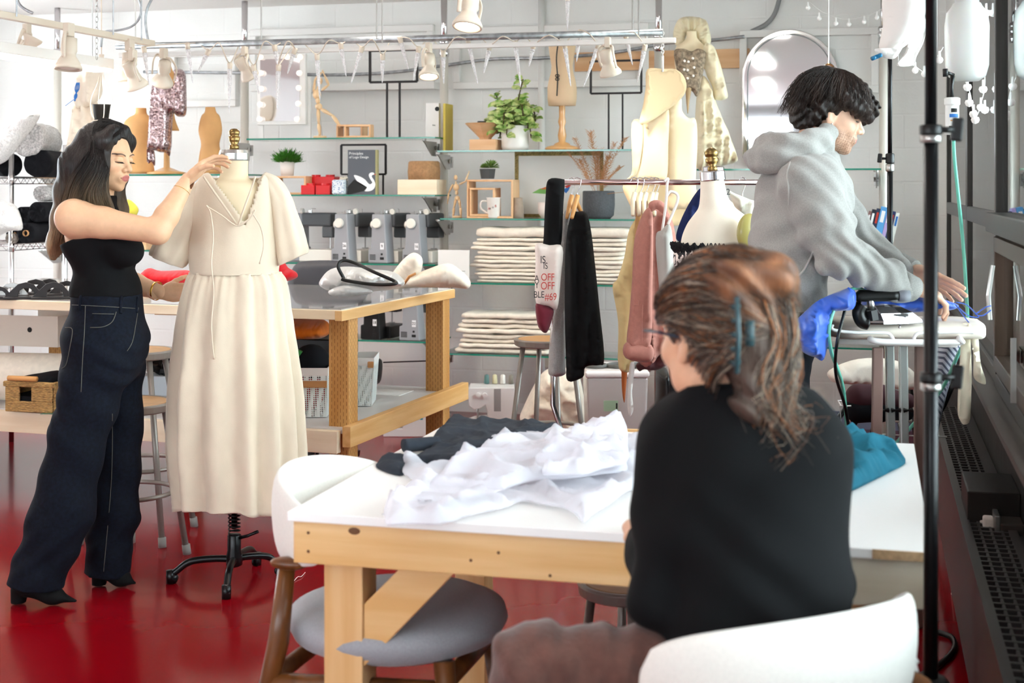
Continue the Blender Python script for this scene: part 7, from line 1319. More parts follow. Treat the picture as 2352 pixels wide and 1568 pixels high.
hang([(-20, 470), (10, 462), (38, 475), (52, 524), (25, 530), (-20, 540)], 7.9, .10, crumple(.015, 8), edge=.05).obj('fabric_drape', FZ, smooth=True, label='white fabric bunched beside the chrome post on the middle shelf', cat='fabric')
# ================================================================= ironing corner
T7 = 4.55
def W7(x, y, dt=0): return PT(x, y, T7+dt)
BZ7 = CH-(752-430)*T7/F; PADM = pm('board_cover', '#e9ded0', .85, var=.05, scale=15, bump=.2, bscale=200, bdist=.002)
ib = thing('ironing_board', 'cream padded ironing board on plank-like legs, at the window', 'ironing board', (W7(2080, 430).x, W7(2080, 430).y, 0))
m = M(); a, b = W7(1905, 752), W7(2245, 752); d = (b-a); n = 30; d.z = 0; L_ = d.length; d.normalize(); sd = Vector((-d.y, d.x, 0)); rs = []
for i in range(n+1):
    u = i/n; wd = .17*min(1, (1-(1-min(u/.12, 1))**2)**.5*1+.02)*min(1, (1-(1-min((1-u)/.1, 1))**2)**.5+.02); c = a+d*L_*u; c.z = BZ7+.0
    rs.append([c+sd*wd*(abs(math.cos(q))**.5)*(1 if math.cos(q) > 0 else -1)+UP*(.028*(abs(math.sin(q))**.6)*(1 if math.sin(q) > 0 else -1)) for q in [2*pi*(j+.5)/20 for j in range(20)]])
m.rings(rs).obj('pad', PADM, ib, smooth=True)
WM = pm('white_tubing', '#eeeae6', .35)
fr = lambda x, y, dt=-.2: W7(x, y, dt)
M().tube(spline([fr(1912, 745), fr(1914, 757), fr(1960, 763), fr(2030, 764), fr(2046, 770), fr(2053, 783)], 6), .0055, 8).tube(spline([fr(2098, 783), fr(2104, 768), fr(2125, 764), fr(2200, 762), fr(2236, 763)], 6), .0055, 8).obj('iron_rest', WM, ib, smooth=True)
M().tube(spline([fr(2000, 776, -.15), fr(2003, 781, -.19), fr(2040, 785), fr(2196, 786), fr(2204, 780), fr(2201, 771, -.1)], 5), .010, 10).obj('front_bar', WM, ib, smooth=True)
M().b2((W7(1925, 775, -.1).x, W7(1925, 775, .0).y-.05, BZ7-.05), (W7(2190, 775, .1).x, W7(2190, 775, .1).y+.05, BZ7-.03)).obj('tray', WM, ib, bevel=.004)
for x, dt, mt, lab, wd in ((2016, -.12, pm('brown_leg', '#8a6f66', .45), 'brown leg', .028), (2043, -.05, pm('silver_leg', '#c9cdc9', .25, metal=.5), None, .024), (2074, -.05, MATS['silver_leg'], None, .024), (2113, .02, MATS['brown_leg'], 'brown leg', .028)):
    p = W7(x, 790, dt); q = W7(x+(8 if x > 2030 and x < 2100 else -8 if x < 2030 else -6), 1150, dt+.05); q.z = 0; M().bar(Vector((p.x, p.y, BZ7-.051)), q, wd*1.2, .02, CD).obj('leg', mt, ib, bevel=.005, label=lab)
for x in (2031, 2058, 2086): p = W7(x, 942, -.06); M().lathe([(.008, -.015), (.003, 0), (.008, .015)], p, 4, ax=CR).obj('clip', BLACK, ib)
# basket with dark shoes
m = M(); bx = [PT(1928, 932, 4.9), PT(1936, 996, 4.9), PT(2175, 1003, 4.9), PT(2175, 940, 4.9)]; m.tube([PT(1955, 932, 4.9), bx[0], bx[1], bx[2]], .003, 6)
for k in range(4): x = 1950+k*60; m.tube([PT(x, 997, 4.9), PT(x-8, 960, 5.25)], .002, 5)
m.tube([PT(1932, 932, 4.9), PT(1925, 920, 5.3), PT(2160, 925, 5.3)], .003, 6); m.obj('wire_basket', WM, smooth=True, label='white wire basket slung low between the ironing board legs', cat='basket')
SHM = pm('maroon_suede', '#3a141c', .8)
for k, (x, y, c) in enumerate(((2010, 912, SHM), (2005, 940, BKF))):
    p = PT(x, y, 5.15); t = thing('shoe', ['dark maroon shoe, upper one in the wire basket', 'black shoe below the maroon one in the wire basket'][k], 'shoe', p); g = SDF(A3(p)-.2, A3(p)+.2, .005); g.cap(A3(p-CR*.06), A3(p+CR*.02), .05, .045, k=.02).cap(A3(p+CR*.02), A3(p+CR*.12-UP*.015), .04, .03, k=.02); npobj([g.mesh()], 'upper', c, t); M().tube([p-CR*.1-UP*.035, p+CR*.14-UP*.04], .018, 10, flat=.5).obj('sole', PADM, t, smooth=True)
# folding chair behind
t = thing('folding_chair', 'cream padded folding chair with black legs behind the ironing board', 'chair', (PT(2000, 430, 6.2).x, PT(2000, 430, 6.2).y, 0)); T8 = 6.0
sm = hang([(1905, 850), (1972, 824), (2060, 828), (2112, 870), (2100, 892), (2060, 893), (1990, 885), (1925, 879), (1907, 872)], T8, .10, lambda x, y: 0, edge=.02); sm.obj('seat', PADM, t, smooth=True)
m = M().tube([PT(1985, 885, T8+.05), PT(1890, 1005, T8-.1), PT(1868, 1040, T8-.1)], .012, 8); m.obj('leg', BLACKM, t, smooth=True); M().tube([PT(1908, 975, T8-.1), PT(1945, 1012, T8), PT(1960, 1060, T8)], .01, 8).obj('leg', BLACKM, t, smooth=True); M().tube([PT(2090, 890, T8+.05), PT(2110, 1060, T8)], .012, 8).obj('leg', BLACKM, t, smooth=True); M().tube([PT(2036, 700, T8+.3), PT(2052, 880, T8+.1)], .01, 8).obj('back_post', BLACKM, t, smooth=True)
# second, folded ironing board with striped cover, leaning by the wall
STR = pm('striped_cover', '#b9bcc9', .85); nt = STR.node_tree; N = nt.nodes; K = nt.links; wv = N.new('ShaderNodeTexWave'); wv.inputs['Scale'].default_value = 24; wv.bands_direction = 'DIAGONAL'; tc = N.new('ShaderNodeTexCoord'); r = N.new('ShaderNodeValToRGB'); r.color_ramp.elements[0].color = (*L('#5d6176'), 1); r.color_ramp.elements[0].position = .3; r.color_ramp.elements[1].position = .5; r.color_ramp.elements[1].color = (*L('#c8cad6'), 1); K.new(tc.outputs['Object'], wv.inputs[0]); K.new(wv.outputs[0], r.inputs[0]); K.new(r.outputs[0], N['Principled BSDF'].inputs['Base Color'])
t = thing('ironing_board', 'folded board in a grey striped cover leaning beside the heater', 'ironing board', PT(2130, 1100, 4.85)); hang([(2158, 790), (2204, 786), (2192, 850), (2176, 900), (2150, 1010), (2132, 1090), (2124, 1140), (2104, 1120), (2108, 1010), (2128, 900)], 4.95, .04, lambda x, y: 0, edge=.02).obj('board', STR, t, smooth=True)
M().tube([PT(2202, 850, 4.95), PT(2168, 930, 4.95), PT(2150, 960, 4.95)], .01, 8).obj('leg', BLACKM, t, smooth=True)
# gravity iron
ir = thing('iron', 'chrome gravity-feed iron with a black handle on the board\'s end', 'iron', W7(2035, 748, -.14)); ic_ = lambda x, y, dt=-.2: W7(x, y, dt)
CHR2 = pm('bright_chrome', '#b4b4ba', .12, metal=1)
sol = [ic_(1978, 756, -.20), ic_(1990, 752, -.08), ic_(2050, 752, -.07), ic_(2095, 754, -.12), ic_(2120, 756, -.16), ic_(2085, 760, -.20), ic_(2030, 760, -.22)]; z_ = BZ7+.03
lv = lambda f, z, sh=0: [Vector(((p.x-ic_(2040, 755).x)*f+ic_(2040, 755).x-sh*cT, (p.y-ic_(2040, 755).y)*f+ic_(2040, 755).y-sh*sT, z)) for p in sol]
M().rings([lv(1, z_), lv(1, z_+.006), lv(.98, z_+.012), lv(.82, z_+.035, .012), lv(.62, z_+.055, .03), lv(.5, z_+.06, .035)]).obj('soleplate', CHR2, ir, bevel=.002)
M().tube(spline([ic_(1980, 700), ic_(1972, 718), ic_(1980, 738), ic_(1995, 743)], 5), [.026]*15+[.018], 12, flat=.8).obj('handle_post', BLACK, ir, smooth=True); M().tube([ic_(1966, 690), ic_(1975, 679), ic_(2050, 679), ic_(2064, 679)], [.02, .019, .0175, .0175], 16).obj('handle', BLACK, ir, smooth=True); M().cyl(ic_(2063, 679.5), ic_(2089, 680), .0185).obj('handle_tip', pm('grey_grip', '#84878f', .5), ir, smooth=True)
M().tube([ic_(2001, 712), ic_(2005, 735)], .021, 6).obj('valve_nut', BLACK, ir); M().tube([ic_(1998, 684), ic_(1999, 690), ic_(2001, 712)], [.007, .011, .014], 14).obj('valve', STEEL, ir, smooth=True); M().cyl(ic_(2030, 713, -.13), ic_(2031, 720, -.13), .02, n=18).obj('dial', BLACK, ir, bevel=.003); M().tube([ic_(2020, 722), ic_(2085, 724)], .008, 8, flat=.5).obj('shield', BLACK, ir, smooth=True)
M().tube(spline([ic_(2068, 730, -.16), ic_(2072, 740, -.17), ic_(2065, 752, -.2)], 4), .003, 6).obj('lever', CHR2, ir, smooth=True)
HOSE = pm('aqua_hose', '#74c9b2', .25, coat=.5)
hp_ = [W7(1999, 682, -.14), W7(1985, 667, -.16), W7(1962, 662, -.2), W7(1935, 680, -.24), W7(1914, 715, -.26), W7(1904, 760, -.26), W7(1910, 810, -.24), W7(1925, 850, -.2), W7(1938, 900, -.1), W7(1945, 985, -.05)]
M().tube(spline(hp_, 8), .0058, 10).obj('steam_hose', HOSE, smooth=True, label='aqua hose looping from the iron down past the board end', cat='hose')
M().tube(spline([W7(1968, 682, -.14), W7(1948, 690, -.2), W7(1936, 730, -.25), W7(1922, 790, -.27), W7(1920, 860, -.2), W7(1940, 930, -.1), W7(1952, 1000, -.05), W7(1952, 1040, -.05)], 8), .0052, 8).obj('power_cord', BLACK, smooth=True, label='black iron cord falling beside the aqua hose', cat='cord').name = 'iron_cable'
M().tube(spline([PT(2190, 312, 4.6), PT(2192, 360, 4.62), PT(2200, 440, 4.65), PT(2212, 560, 4.68), PT(2220, 680, 4.7), PT(2222, 740, 4.62), PT(2212, 790, 4.6), PT(2200, 815, 4.6), PT(2165, 890, 4.7), PT(2110, 960, 4.75), PT(2070, 1005, 4.7), PT(2055, 1018, 4.6)], 8), .0062, 10).obj('water_hose', HOSE, smooth=True, label='long aqua hose from the water filter down behind the board', cat='hose')
# filter cartridge, water tank
f = thing('water_filter', 'white inline filter cartridge with a blue printed label', 'filter', PT(2187, 305, 4.6)); c = PT(2187, 430, 4.6); kz = 4.6/F; zf = lambda y: CH+(430-y)*kz
M().lathe([(.001, zf(309)), (.022, zf(309)), (.025, zf(306)), (.025, zf(295)), (.022, zf(294)), (.022, zf(242)), (.0255, zf(240)), (.0255, zf(226)), (.02, zf(224)), (.001, zf(224))], (c.x, c.y, 0), 32).obj('cartridge', WHITE, f, smooth=False, bevel=.001)
for y, h_, wd, mt in ((254, 9, .02, KINK), (266, 8, .03, BINK), (277, 3, .024, pm('orange_label', '#c98a3c', .5)), (291, 3, .034, KINK)): M().rings([[Vector((c.x, c.y, 0))+(CR*math.sin(q)-CD*math.cos(q))*.0226+UP*z for q in [(-.5+j/8)*wd/.022 for j in range(9)]] for z in (zf(y+h_/2), zf(y-h_/2))], caps=False).obj('label_print', mt, f, solid=.0006) if 0 else M().grid(lambda u, v: Vector((c.x, c.y, 0))+(CR*math.sin((u-.5)*wd/.022)-CD*math.cos((u-.5)*wd/.022))*.0227+UP*(zf(y+h_/2)+(zf(y-h_/2)-zf(y+h_/2))*v), 8, 1).obj('label_print', mt, f, solid=.0004)
text('MINERAL', .009, BINK, Vector((c.x, c.y, zf(262)))-CD*.0232, (pi/2, 0, TH), f, name='label_text') if 0 else None
M().tube([PT(2186, 226, 4.6), PT(2185, 200, 4.6), PT(2188, 174, 4.6)], [.0075, .006, .008], 12).obj('inlet', BLACK, f, smooth=True)
M().tube([PT(2187, 309, 4.6), PT(2189, 322, 4.6)], .007, 12).obj('hose_fitting', STEEL, f, smooth=True)
tk = thing('water_tank', 'translucent white plastic water tank hanging in front of the window', 'water tank', PT(2222, 184, 4.75)); c = PT(2221, 430, 4.75); kz = 4.75/F; zt = lambda y: CH+(430-y)*kz
M().lathe([(.001, zt(186)), (.04, zt(186)), (.062, zt(175)), (.072, zt(150)), (.074, zt(60)), (.068, zt(30)), (.05, zt(14)), (.046, zt(8)), (.04, zt(6)), (.04, zt(-6)), (.001, zt(-6))], (c.x, c.y, 0), 36).obj('tank', pm('milky_plastic', '#f2f2ee', .3, trans=.35, sss=.2), tk, smooth=True)
M().tube([PT(2190, 172, 4.68), PT(2172, 166, 4.66)], .006, 8).obj('valve', BLACK, tk, smooth=True); M().tube([PT(2171, 158, 4.66), PT(2172, 176, 4.66)], .009, 8).obj('valve_knob', BLACK, tk, smooth=True); M().tube([(c.x, c.y, zt(-6)), (c.x, c.y, ZC)], .004, 6).obj('hanging_strap', WHITE, tk)
# blue garment over the board
BL = pm('blue_satin', '#2f62d0', .38, var=.08, scale=6, sheen=.3)
bg_ = thing('blue_garment', 'bright blue satin garment draped over the ironing board with long ties', 'garment', W7(1900, 820))
hang([(1950, 660), (1966, 672), (1960, 710), (1912, 716), (1908, 760), (1893, 825), (1872, 820), (1850, 812), (1838, 800), (1830, 780), (1804, 763), (1830, 735), (1866, 700), (1900, 680), (1945, 662)], T7-.24, .08, vfold(.03, 24, 2, 2.5), edge=.03).obj('drape', BL, bg_, smooth=True)
hang([(1985, 660), (2040, 680), (2100, 672), (2150, 682), (2200, 700), (2180, 712), (2120, 716), (2060, 716), (1985, 712)], T7+.02, .09, crumple(.014, 9, 3), edge=.04).obj('bodice', BL, bg_, smooth=True)
m = M()
for pts in ([(2196, 694), (2220, 700), (2243, 722), (2246, 728), (2225, 725), (2200, 705)], [(2240, 722), (2262, 706), (2276, 702)], [(2195, 700), (2225, 740), (2250, 760), (2262, 768), (2255, 770), (2235, 755)], [(2245, 724), (2258, 724), (2276, 712)]): m.tube(spline([W7(a, b, -.1) for a, b in pts], 5), .0055, 6, flat=.3)
m.obj('tie', BL, bg_, smooth=True); M().b2(W7(1828, 775, -.25), W7(1850, 795, -.19)).obj('size_label', BLACK, bg_, bevel=.003)
# torn cream strips
TS = pm('torn_muslin', '#e8dcc2', .9, bump=.3, bscale=300, bdist=.001)
hang([(2207, 748), (2222, 742), (2228, 750), (2230, 800), (2232, 870), (2228, 960), (2216, 975), (2207, 968), (2200, 944), (2202, 870), (2206, 800)], 4.42, .02, vfold(.01, 90, 1), edge=.01).obj('fabric_strip', TS, smooth=True, label='long torn cream fabric strip hanging off the board end', cat='fabric strip')
hang([(2222, 745), (2236, 752), (2247, 775), (2252, 830), (2262, 868), (2262, 882), (2245, 876), (2236, 862), (2236, 820), (2230, 780)], 4.40, .02, vfold(.01, 90, 4), edge=.01).obj('fabric_strip', TS, smooth=True, label='shorter frayed cream strip beside the long one', cat='fabric strip')
# light stands
def stand(label, px, T, r0, r1, z1, knobs, legs, ydec):
    c = PT(px, 430, T); t = thing('light_stand', label, 'light stand', (c.x, c.y, 0)); c = Vector((c.x, c.y, 0)); zz = lambda y: CH+(430-y)*T/F
    M().cyl(c+UP*.1, c+UP*zz(ydec), r0).obj('lower_tube', BLACKM, t, smooth=True); M().cyl(c+UP*zz(ydec), c+UP*z1, r1).obj('upper_tube', BLACKM, t, smooth=True)
    for y, s in knobs:
        M().lathe([(r0*1.3, zz(y+16)), (r0*1.5, zz(y+14)), (r0*1.5, zz(y)), (r0*1.25, zz(y-2))], c, 24).obj('clamp', STEEL, t, smooth=True); M().lathe([(r0*1.5, zz(y-3)), (r0*1.55, zz(y-5)), (r0*1.55, zz(y-24)), (r0*1.2, zz(y-26))], c, 20).obj('collar', BLACK, t, smooth=True)
        M().tube([c+UP*zz(y-14)+CR*s*r0, c+UP*zz(y-14)+CR*s*(r0+.03)], .006, 8).obj('knob_stem', BLACK, t, smooth=True); M().box(c+UP*zz(y-15)+CR*s*(r0+.036), (.022, .01, .045), Matrix.Rotation(.1, 3, 'Y')).obj('knob', BLACK, t, bevel=.004)
    for a in legs: d = Vector((math.cos(a), math.sin(a), 0)); M().tube([c+UP*.50+d*.025, c+d*.42+UP*.01], .0125, 10).obj('leg', BLACKM, t, smooth=True); M().tube([c+UP*.2+d*.01, c+d*.26+UP*.2], .005, 8).obj('strut', BLACKM, t, smooth=True)
    M().lathe([(.028, .47), (.034, .475), (.034, .53), (.026, .54)], c, 20).obj('hub', BLACK, t, smooth=True); return t
stand('tall black light stand in the right foreground, beside the white table', 2138, 2.62, .0133, .011, 2.55, ((312, 1), (880, 1)), (-1.15, 1.5, 3.5), 300)
stand('thin black light stand by the back corner', 2044, 6.9, .014, .011, 2.18, ((378, -1),), (-1.3, 1.9, 3.6), 370)
# paper scrolls top right
hang([(2035, -30), (2130, -30), (2126, 20), (2112, 60), (2085, 100), (2050, 120), (2020, 112), (2028, 60)], 5.2, .10, lambda x, y: .02*math.sin(x*12), edge=.12).obj('paper_roll', pm('white_paper', '#f0ebe6', .6), smooth=True, label='large curled white paper roll at the top edge right of the mirror', cat='paper')
hang([(2120, 35), (2127, 60), (2122, 95), (2105, 130), (2098, 150), (2060, 150), (2080, 120), (2090, 80)], 5.3, .012, lambda x, y: .01*math.sin(y*12), edge=.02).obj('paper_strip', MATS['white_paper'], smooth=True, label='curled paper strip hanging below the paper roll', cat='paper')
hang([(2010, 112), (2060, 108), (2085, 84), (2060, 130), (2040, 135), (2022, 128)], 5.12, .02, lambda x, y: 0, edge=.02).obj('paper_sheet', MATS['white_paper'], smooth=True, label='white paper edge under the roll, by the blue clamp', cat='paper')
m = M(); a = PT(2002, 135, 5.1); b = PT(2024, 126, 5.1); m.tube([a, a.lerp(b, .35)], .016, 8, flat=.5).tube([a.lerp(b, .65), b], .016, 8, flat=.5).tube([a, b], .008, 8); m.obj('spring_clamp', pm('clamp_blue', '#1c79a8', .3), smooth=True, label='small blue clamp under the paper roll', cat='clamp')
# ================================================================= things on the front table
DK = fmat('charcoal_linen', '#2e333b', var=.1, scale=30)
lay([(1015, 985), (1045, 962), (1100, 975), (1180, 972), (1285, 985), (1270, 1000), (1240, 1012), (1110, 1040), (1040, 1080), (985, 1065), (940, 1078), (918, 1092), (868, 1075), (872, 1062), (930, 1056), (968, 1048), (985, 1040), (980, 1026)], TZ+.002, .018, crumple(.008, 8), edge=.03, res=.02).obj('charcoal_garment', DK, smooth=True, label='charcoal grey garment lying flat at the far left of the front table', cat='garment')
p = PZ(955, 1020, TZ+.02); M().tube(spline([p-CR*.03+CD*-.02, p+CR*.01, p+CR*.06+CD*.02], 5), .022, 14, flat=.8).obj('rolled_cuff', DK, smooth=True, label='rolled collar edge of the charcoal garment', cat='cuff')
OG = sheer('white_organza', '#f1eff6', .48)
org = thing('organza_garment', 'sheer white organza garment spread over the front table and hanging off its edge', 'garment', (-.7, 3.2, TZ+.01))
def rough(px, a): o = []; [o.extend([p, ((p[0]+q[0])/2+R_.uniform(-a, a), (p[1]+q[1])/2+R_.uniform(-a, a)*.6)]) for p, q in zip(px, px[1:]+px[:1])]; return o
def ridg(amp, s_, seed): return lambda x, y: amp*(max(0, 1-5*abs(nz(x*s_+seed, y*s_*.6, seed)))+.7*max(0, 1-5*abs(nz(x*s_*.5+y*s_, y*s_-x*s_*.4, seed+3)))+.5*nz(x*3, y*3, seed))
lay(rough([(925, 1062), (960, 1060), (1010, 1075), (1060, 1060), (1120, 1020), (1180, 1002), (1240, 1000), (1320, 985), (1400, 962), (1430, 965), (1425, 990), (1440, 1010), (1500, 985), (1545, 972), (1520, 1000), (1500, 1060), (1490, 1110), (1440, 1130), (1390, 1165), (1340, 1200), (1290, 1165), (1200, 1150), (1120, 1175), (1010, 1205), (890, 1206), (882, 1175), (920, 1140), (960, 1110), (925, 1085)], 7), TZ+.008, .004, ridg(.022, 7, 3), edge=.02, res=.012).obj('panel', OG, org, smooth=True)
lay(rough([(1060, 1045), (1130, 1015), (1230, 1010), (1330, 1000), (1410, 975), (1425, 1020), (1440, 1080), (1300, 1100), (1200, 1110), (1060, 1140), (960, 1150), (1000, 1100)], 9), TZ+.026, .004, ridg(.03, 6, 9), edge=.03, res=.012).obj('upper_layer', OG, org, smooth=True)
lay(rough([(1230, 1060), (1300, 1010), (1400, 975), (1440, 985), (1440, 1060), (1340, 1090), (1250, 1090)], 6), TZ+.05, .004, ridg(.03, 9, 5), edge=.03, res=.012).obj('upper_layer', OG, org, smooth=True)
hang(rough([(882, 1178), (1010, 1190), (1130, 1200), (1110, 1222), (1020, 1232), (950, 1240), (912, 1268), (896, 1270), (888, 1250), (884, 1210)], 3), 2.98, .004, vfold(.006, 40, 2), edge=.01, res=.015).obj('hanging_edge', OG, org, smooth=True)
TE = fmat('teal_cloth', '#1f6377', var=.12, scale=14)
lay([(1895, 1010), (1960, 1010), (2020, 1030), (2060, 1045), (2080, 1062), (2040, 1085), (1990, 1110), (1945, 1130), (1900, 1135), (1860, 1130), (1850, 1060)], TZ+.004, .03, crumple(.02, 7, 5), edge=.05, res=.02).obj('teal_garment', TE, smooth=True, label='teal cloth heaped at the right end of the front table', cat='garment')
a = PZ(1510, 985, TZ); M().b2((a.x-.12, TY1-.014, TZ-.018), (a.x+.1, TY1+.004, TZ+.006)).obj('wood_strip', PINE, label='strip of orange wood along the far table edge behind the organza', cat='strip')
# ================================================================= on and under the cutting table
SILV = pm('silver_fabric', '#cfcdca', .3, metal=.15, sheen=.2, bump=.2, bscale=60)
def W9(x, y, T=6.7): return PT(x, y, T)
sb = thing('silver_bag', 'crumpled silver-white bag with black cord handles on the cutting table', 'bag', PZ(830, 672, BZ))
hang([(738, 640), (760, 618), (800, 612), (850, 618), (905, 625), (930, 650), (905, 664), (860, 668), (800, 672), (760, 668), (735, 655)], 6.45, .16, crumple(.03, 8, 2), edge=.09).obj('bag_body', SILV, sb, smooth=True)
hang([(755, 668), (790, 655), (830, 660), (855, 668), (840, 676), (770, 680)], 6.3, .06, crumple(.015, 10, 6), edge=.03).obj('flap', SILV, sb, smooth=True)
M().tube(spline([W9(790, 640, 6.3), W9(776, 610, 6.3), W9(790, 598, 6.32), W9(820, 606, 6.32), W9(860, 625, 6.25), W9(905, 645, 6.25), W9(905, 652, 6.2), W9(860, 653, 6.2), W9(800, 645, 6.22), W9(784, 640, 6.22)], 8), .008, 8).obj('cord_handle', BLACK, sb, smooth=True)
mf = thing('oven_mitt_pads', 'cream padded pressing mitts piled at the far end of the cutting table', 'pressing pad', PZ(1000, 660, BZ)); mf.name = 'pressing_pad'
hang([(895, 640), (910, 615), (930, 592), (950, 580), (968, 590), (970, 612), (958, 640), (930, 655), (905, 655)], 6.85, .08, crumple(.01, 6), edge=.05).obj('pad', CANVAS, mf, smooth=True)
hang([(890, 655), (930, 640), (990, 615), (1030, 605), (1060, 622), (1080, 645), (1075, 662), (1040, 660), (960, 660), (895, 664)], 6.8, .10, crumple(.008, 6, 4), edge=.06).obj('pad', CANVAS, mf, smooth=True)
M().tube([W9(928, 652, 6.6), W9(940, 635, 6.6), W9(955, 628, 6.6)], [.012, .014, .012], 8, flat=.5).obj('leather_tab', pm('tan_leather', '#c98a4f', .6), mf, smooth=True)
RF = fmat('red_cloth', '#c8121c', var=.1, scale=12)
hang([(316, 640), (340, 616), (370, 622), (440, 622), (440, 650), (400, 660), (350, 655), (318, 655)], 6.6, .12, crumple(.02, 9, 2), edge=.06).obj('red_cloth', RF, smooth=True, label='heap of red cloth on the cutting table left of the linen dress', cat='fabric')
hang([(636, 605), (652, 602), (662, 615), (680, 625), (683, 636), (665, 644), (640, 645), (630, 625)], 6.4, .12, crumple(.02, 9, 5), edge=.05).obj('red_cloth', RF, smooth=True, label='bit of red cloth on the cutting table right of the linen dress', cat='fabric')
cp = PT(720, 430, 7.55); ch = thing('task_chair', 'dark grey rounded chair back peeking over the cutting table under the machines', 'chair', (cp.x, cp.y, 0)); hang([(665, 640), (680, 606), (720, 598), (790, 600), (840, 615), (842, 690), (664, 690)], 7.55, .05, lambda x, y: 0, edge=.04).obj('backrest', pm('charcoal_shell', '#3c3c42', .6), ch, smooth=True); M().cyl((cp.x, cp.y, 0), (cp.x, cp.y, .78), .03).obj('stem', BLACKM, ch)
for i in range(5): d = Vector((math.cos(i*1.257), math.sin(i*1.257), 0)); M().bar(cp*0+Vector((cp.x, cp.y, .06)), Vector((cp.x, cp.y, .03))+d*.26, .04, .03).obj('foot_arm', BLACKM, ch)
# tailoring weights / clappers
KM = pm('bronzed_black', '#241f1e', .3, metal=.3)
wts = [(55, 668, 45, 0), (120, 672, 46, .0), (78, 650, 42, .35), (150, 655, 40, .3), (25, 645, 40, .2), (-5, 660, 34, .1), (110, 640, 36, .5)]
for k, (x, y, w_, g_) in enumerate(wts):
    b = PZ(x, 690-g_*40 if g_ else 686, BZ); lab = ['front dark arched sleeve clapper, nearest the left edge', 'front dark arched clapper touching the woman\'s back', 'middle-row clapper behind the two front ones', 'middle-row clapper beside the woman\'s back', 'silver-edged clapper behind, far left', 'clapper cut by the left edge of the picture', 'rearmost clapper in the heap'][k]
    wm = w_*(b-O).dot(CD)/F; t = thing('pattern_weight', lab, 'clapper', b, 'dark clappers on the cutting table'); d = (CR*math.cos(.3)+CD*math.sin(.3)); sdw = Vector((-d.y, d.x, 0)); M().bar(b-d*wm+UP*.006, b+d*wm+UP*.006, .07, .011).obj('base', KM, t, bevel=.003)
    out = [(-1, .012), (-.7, .045), (-.3, .085), (.1, .095), (.5, .082), (.9, .03), (1, .012), (.55, .012), (.5, .04), (.3, .06), (0, .062), (-.25, .045), (-.3, .012)]
    M().prism([b+d*wm*u*.95+UP*v*wm/.09*.8-sdw*.01 for u, v in out], sdw*.02).obj('grip', KM if k != 4 else STEEL, t, bevel=.002)
# lower shelf: storage box, fabric roll, baskets
a = PT(0, 795, 6.85); bxm = pm('blush_box', '#e3d3c6', .6)
t = thing('storage_box', 'pale lidless storage box with a round finger hole, left under the cutting table', 'box', PZ(40, 800, LZ)); x0, x1 = PT(-60, 800, 6.9).x, PT(118, 800, 6.9).x; y_ = PT(60, 800, 7.0).y; m = M(); zb_ = LZ+.24; m.b2((x0, y_, zb_), (x1, y_+.006, zb_+.15)).b2((x1-.006, y_+.0061, zb_), (x1, y_+.4, zb_+.15)).b2((x0, y_+.394, zb_), (x1-.0061, y_+.4, zb_+.15)).b2((x0, y_+.0061, zb_-.005), (x1-.0061, y_+.393, zb_)); m.obj('body', bxm, t); p = PY(68, 775, y_-.001); M().cyl((p.x, y_-.0012, zb_+.08), (p.x, y_-.0002, zb_+.08), .013).obj('finger_hole', KINK, t)
M().lathe([(.001, 0), (.10, 0), (.115, .02), (.115, 1.1), (.1, 1.12), (.001, 1.12)], (PT(150, 430, 6.6).x, PT(150, 430, 6.6).y+.1, LZ+.12), 30, ax=(-1, -.12, .0)).obj('fabric_bolt', CANVAS, smooth=True, label='long fat roll of cream canvas lying under the cutting table top', cat='fabric roll')
wk = pm('seagrass', '#c39a5f', .8, bump=1, bscale=40, stretch=(1, 1, 5), bdist=.02, var=.35, scale=60); bz = LZ+.004
t = thing('wicker_basket', 'woven seagrass basket with a wooden handle holding black cloth', 'basket', PT(70, 930, 6.45)); x0, x1 = PT(2, 900, 6.4).x, PT(139, 900, 6.4).x; y_ = BY0+.07
m = M(); rs = [[Vector((x0+.02+(x1-x0-.04)*u+(0), y_+.30*v, bz+z)) for u, v in ((0, 0), (1, 0), (1, 1), (0, 1))] for z in (0,)]
m.b2((x0+.01, y_, bz), (x1-.01, y_+.012, bz+.05)).b2((x0+.01, y_, bz+.05), (x0+(x1-x0)*.32, y_+.012, bz+.115)).b2((x0+(x1-x0)*.55, y_, bz+.05), (x1-.01, y_+.012, bz+.115)).b2((x0, y_-.002, bz+.115), (x1, y_+.014, bz+.14)).b2((x1-.014, y_+.012, bz), (x1-.002, y_+.3, bz+.14)).b2((x0+.002, y_+.012, bz), (x0+.014, y_+.3, bz+.14)).b2((x0+.01, y_+.3, bz), (x1-.01, y_+.312, bz+.14)); m.obj('body', wk, t, bevel=.005)
M().tube([(x0+(x1-x0)*.12, y_-.005, bz+.155), (x0+(x1-x0)*.68, y_-.005, bz+.155)], .012, 12).obj('handle', HW, t, smooth=True); hang([(50, 866), (90, 857), (140, 852), (142, 885), (60, 884)], 6.55, .16, crumple(.012, 8), edge=.05).obj('folded_cloth', BKF, smooth=True, label='black cloth folded on top inside the seagrass basket', cat='fabric')
M().b2((x0+.02, y_+.02, bz+.002), (x1-.02, y_+.29, bz+.07)).obj('lining', BKF, t)
t = thing('grey_tray', 'white tray full of black binder clips behind the stool', 'tray', PT(360, 890, 6.9)); x0, x1 = PT(300, 880, 6.9).x, PT(420, 880, 6.9).x; y_ = PT(360, 880, 6.9).y; M().b2((x0, y_, LZ+.002), (x1, y_+.3, LZ+.1)).obj('tray_body', pm('pale_blue_tray', '#d3dbe3', .4), t, bevel=.004)
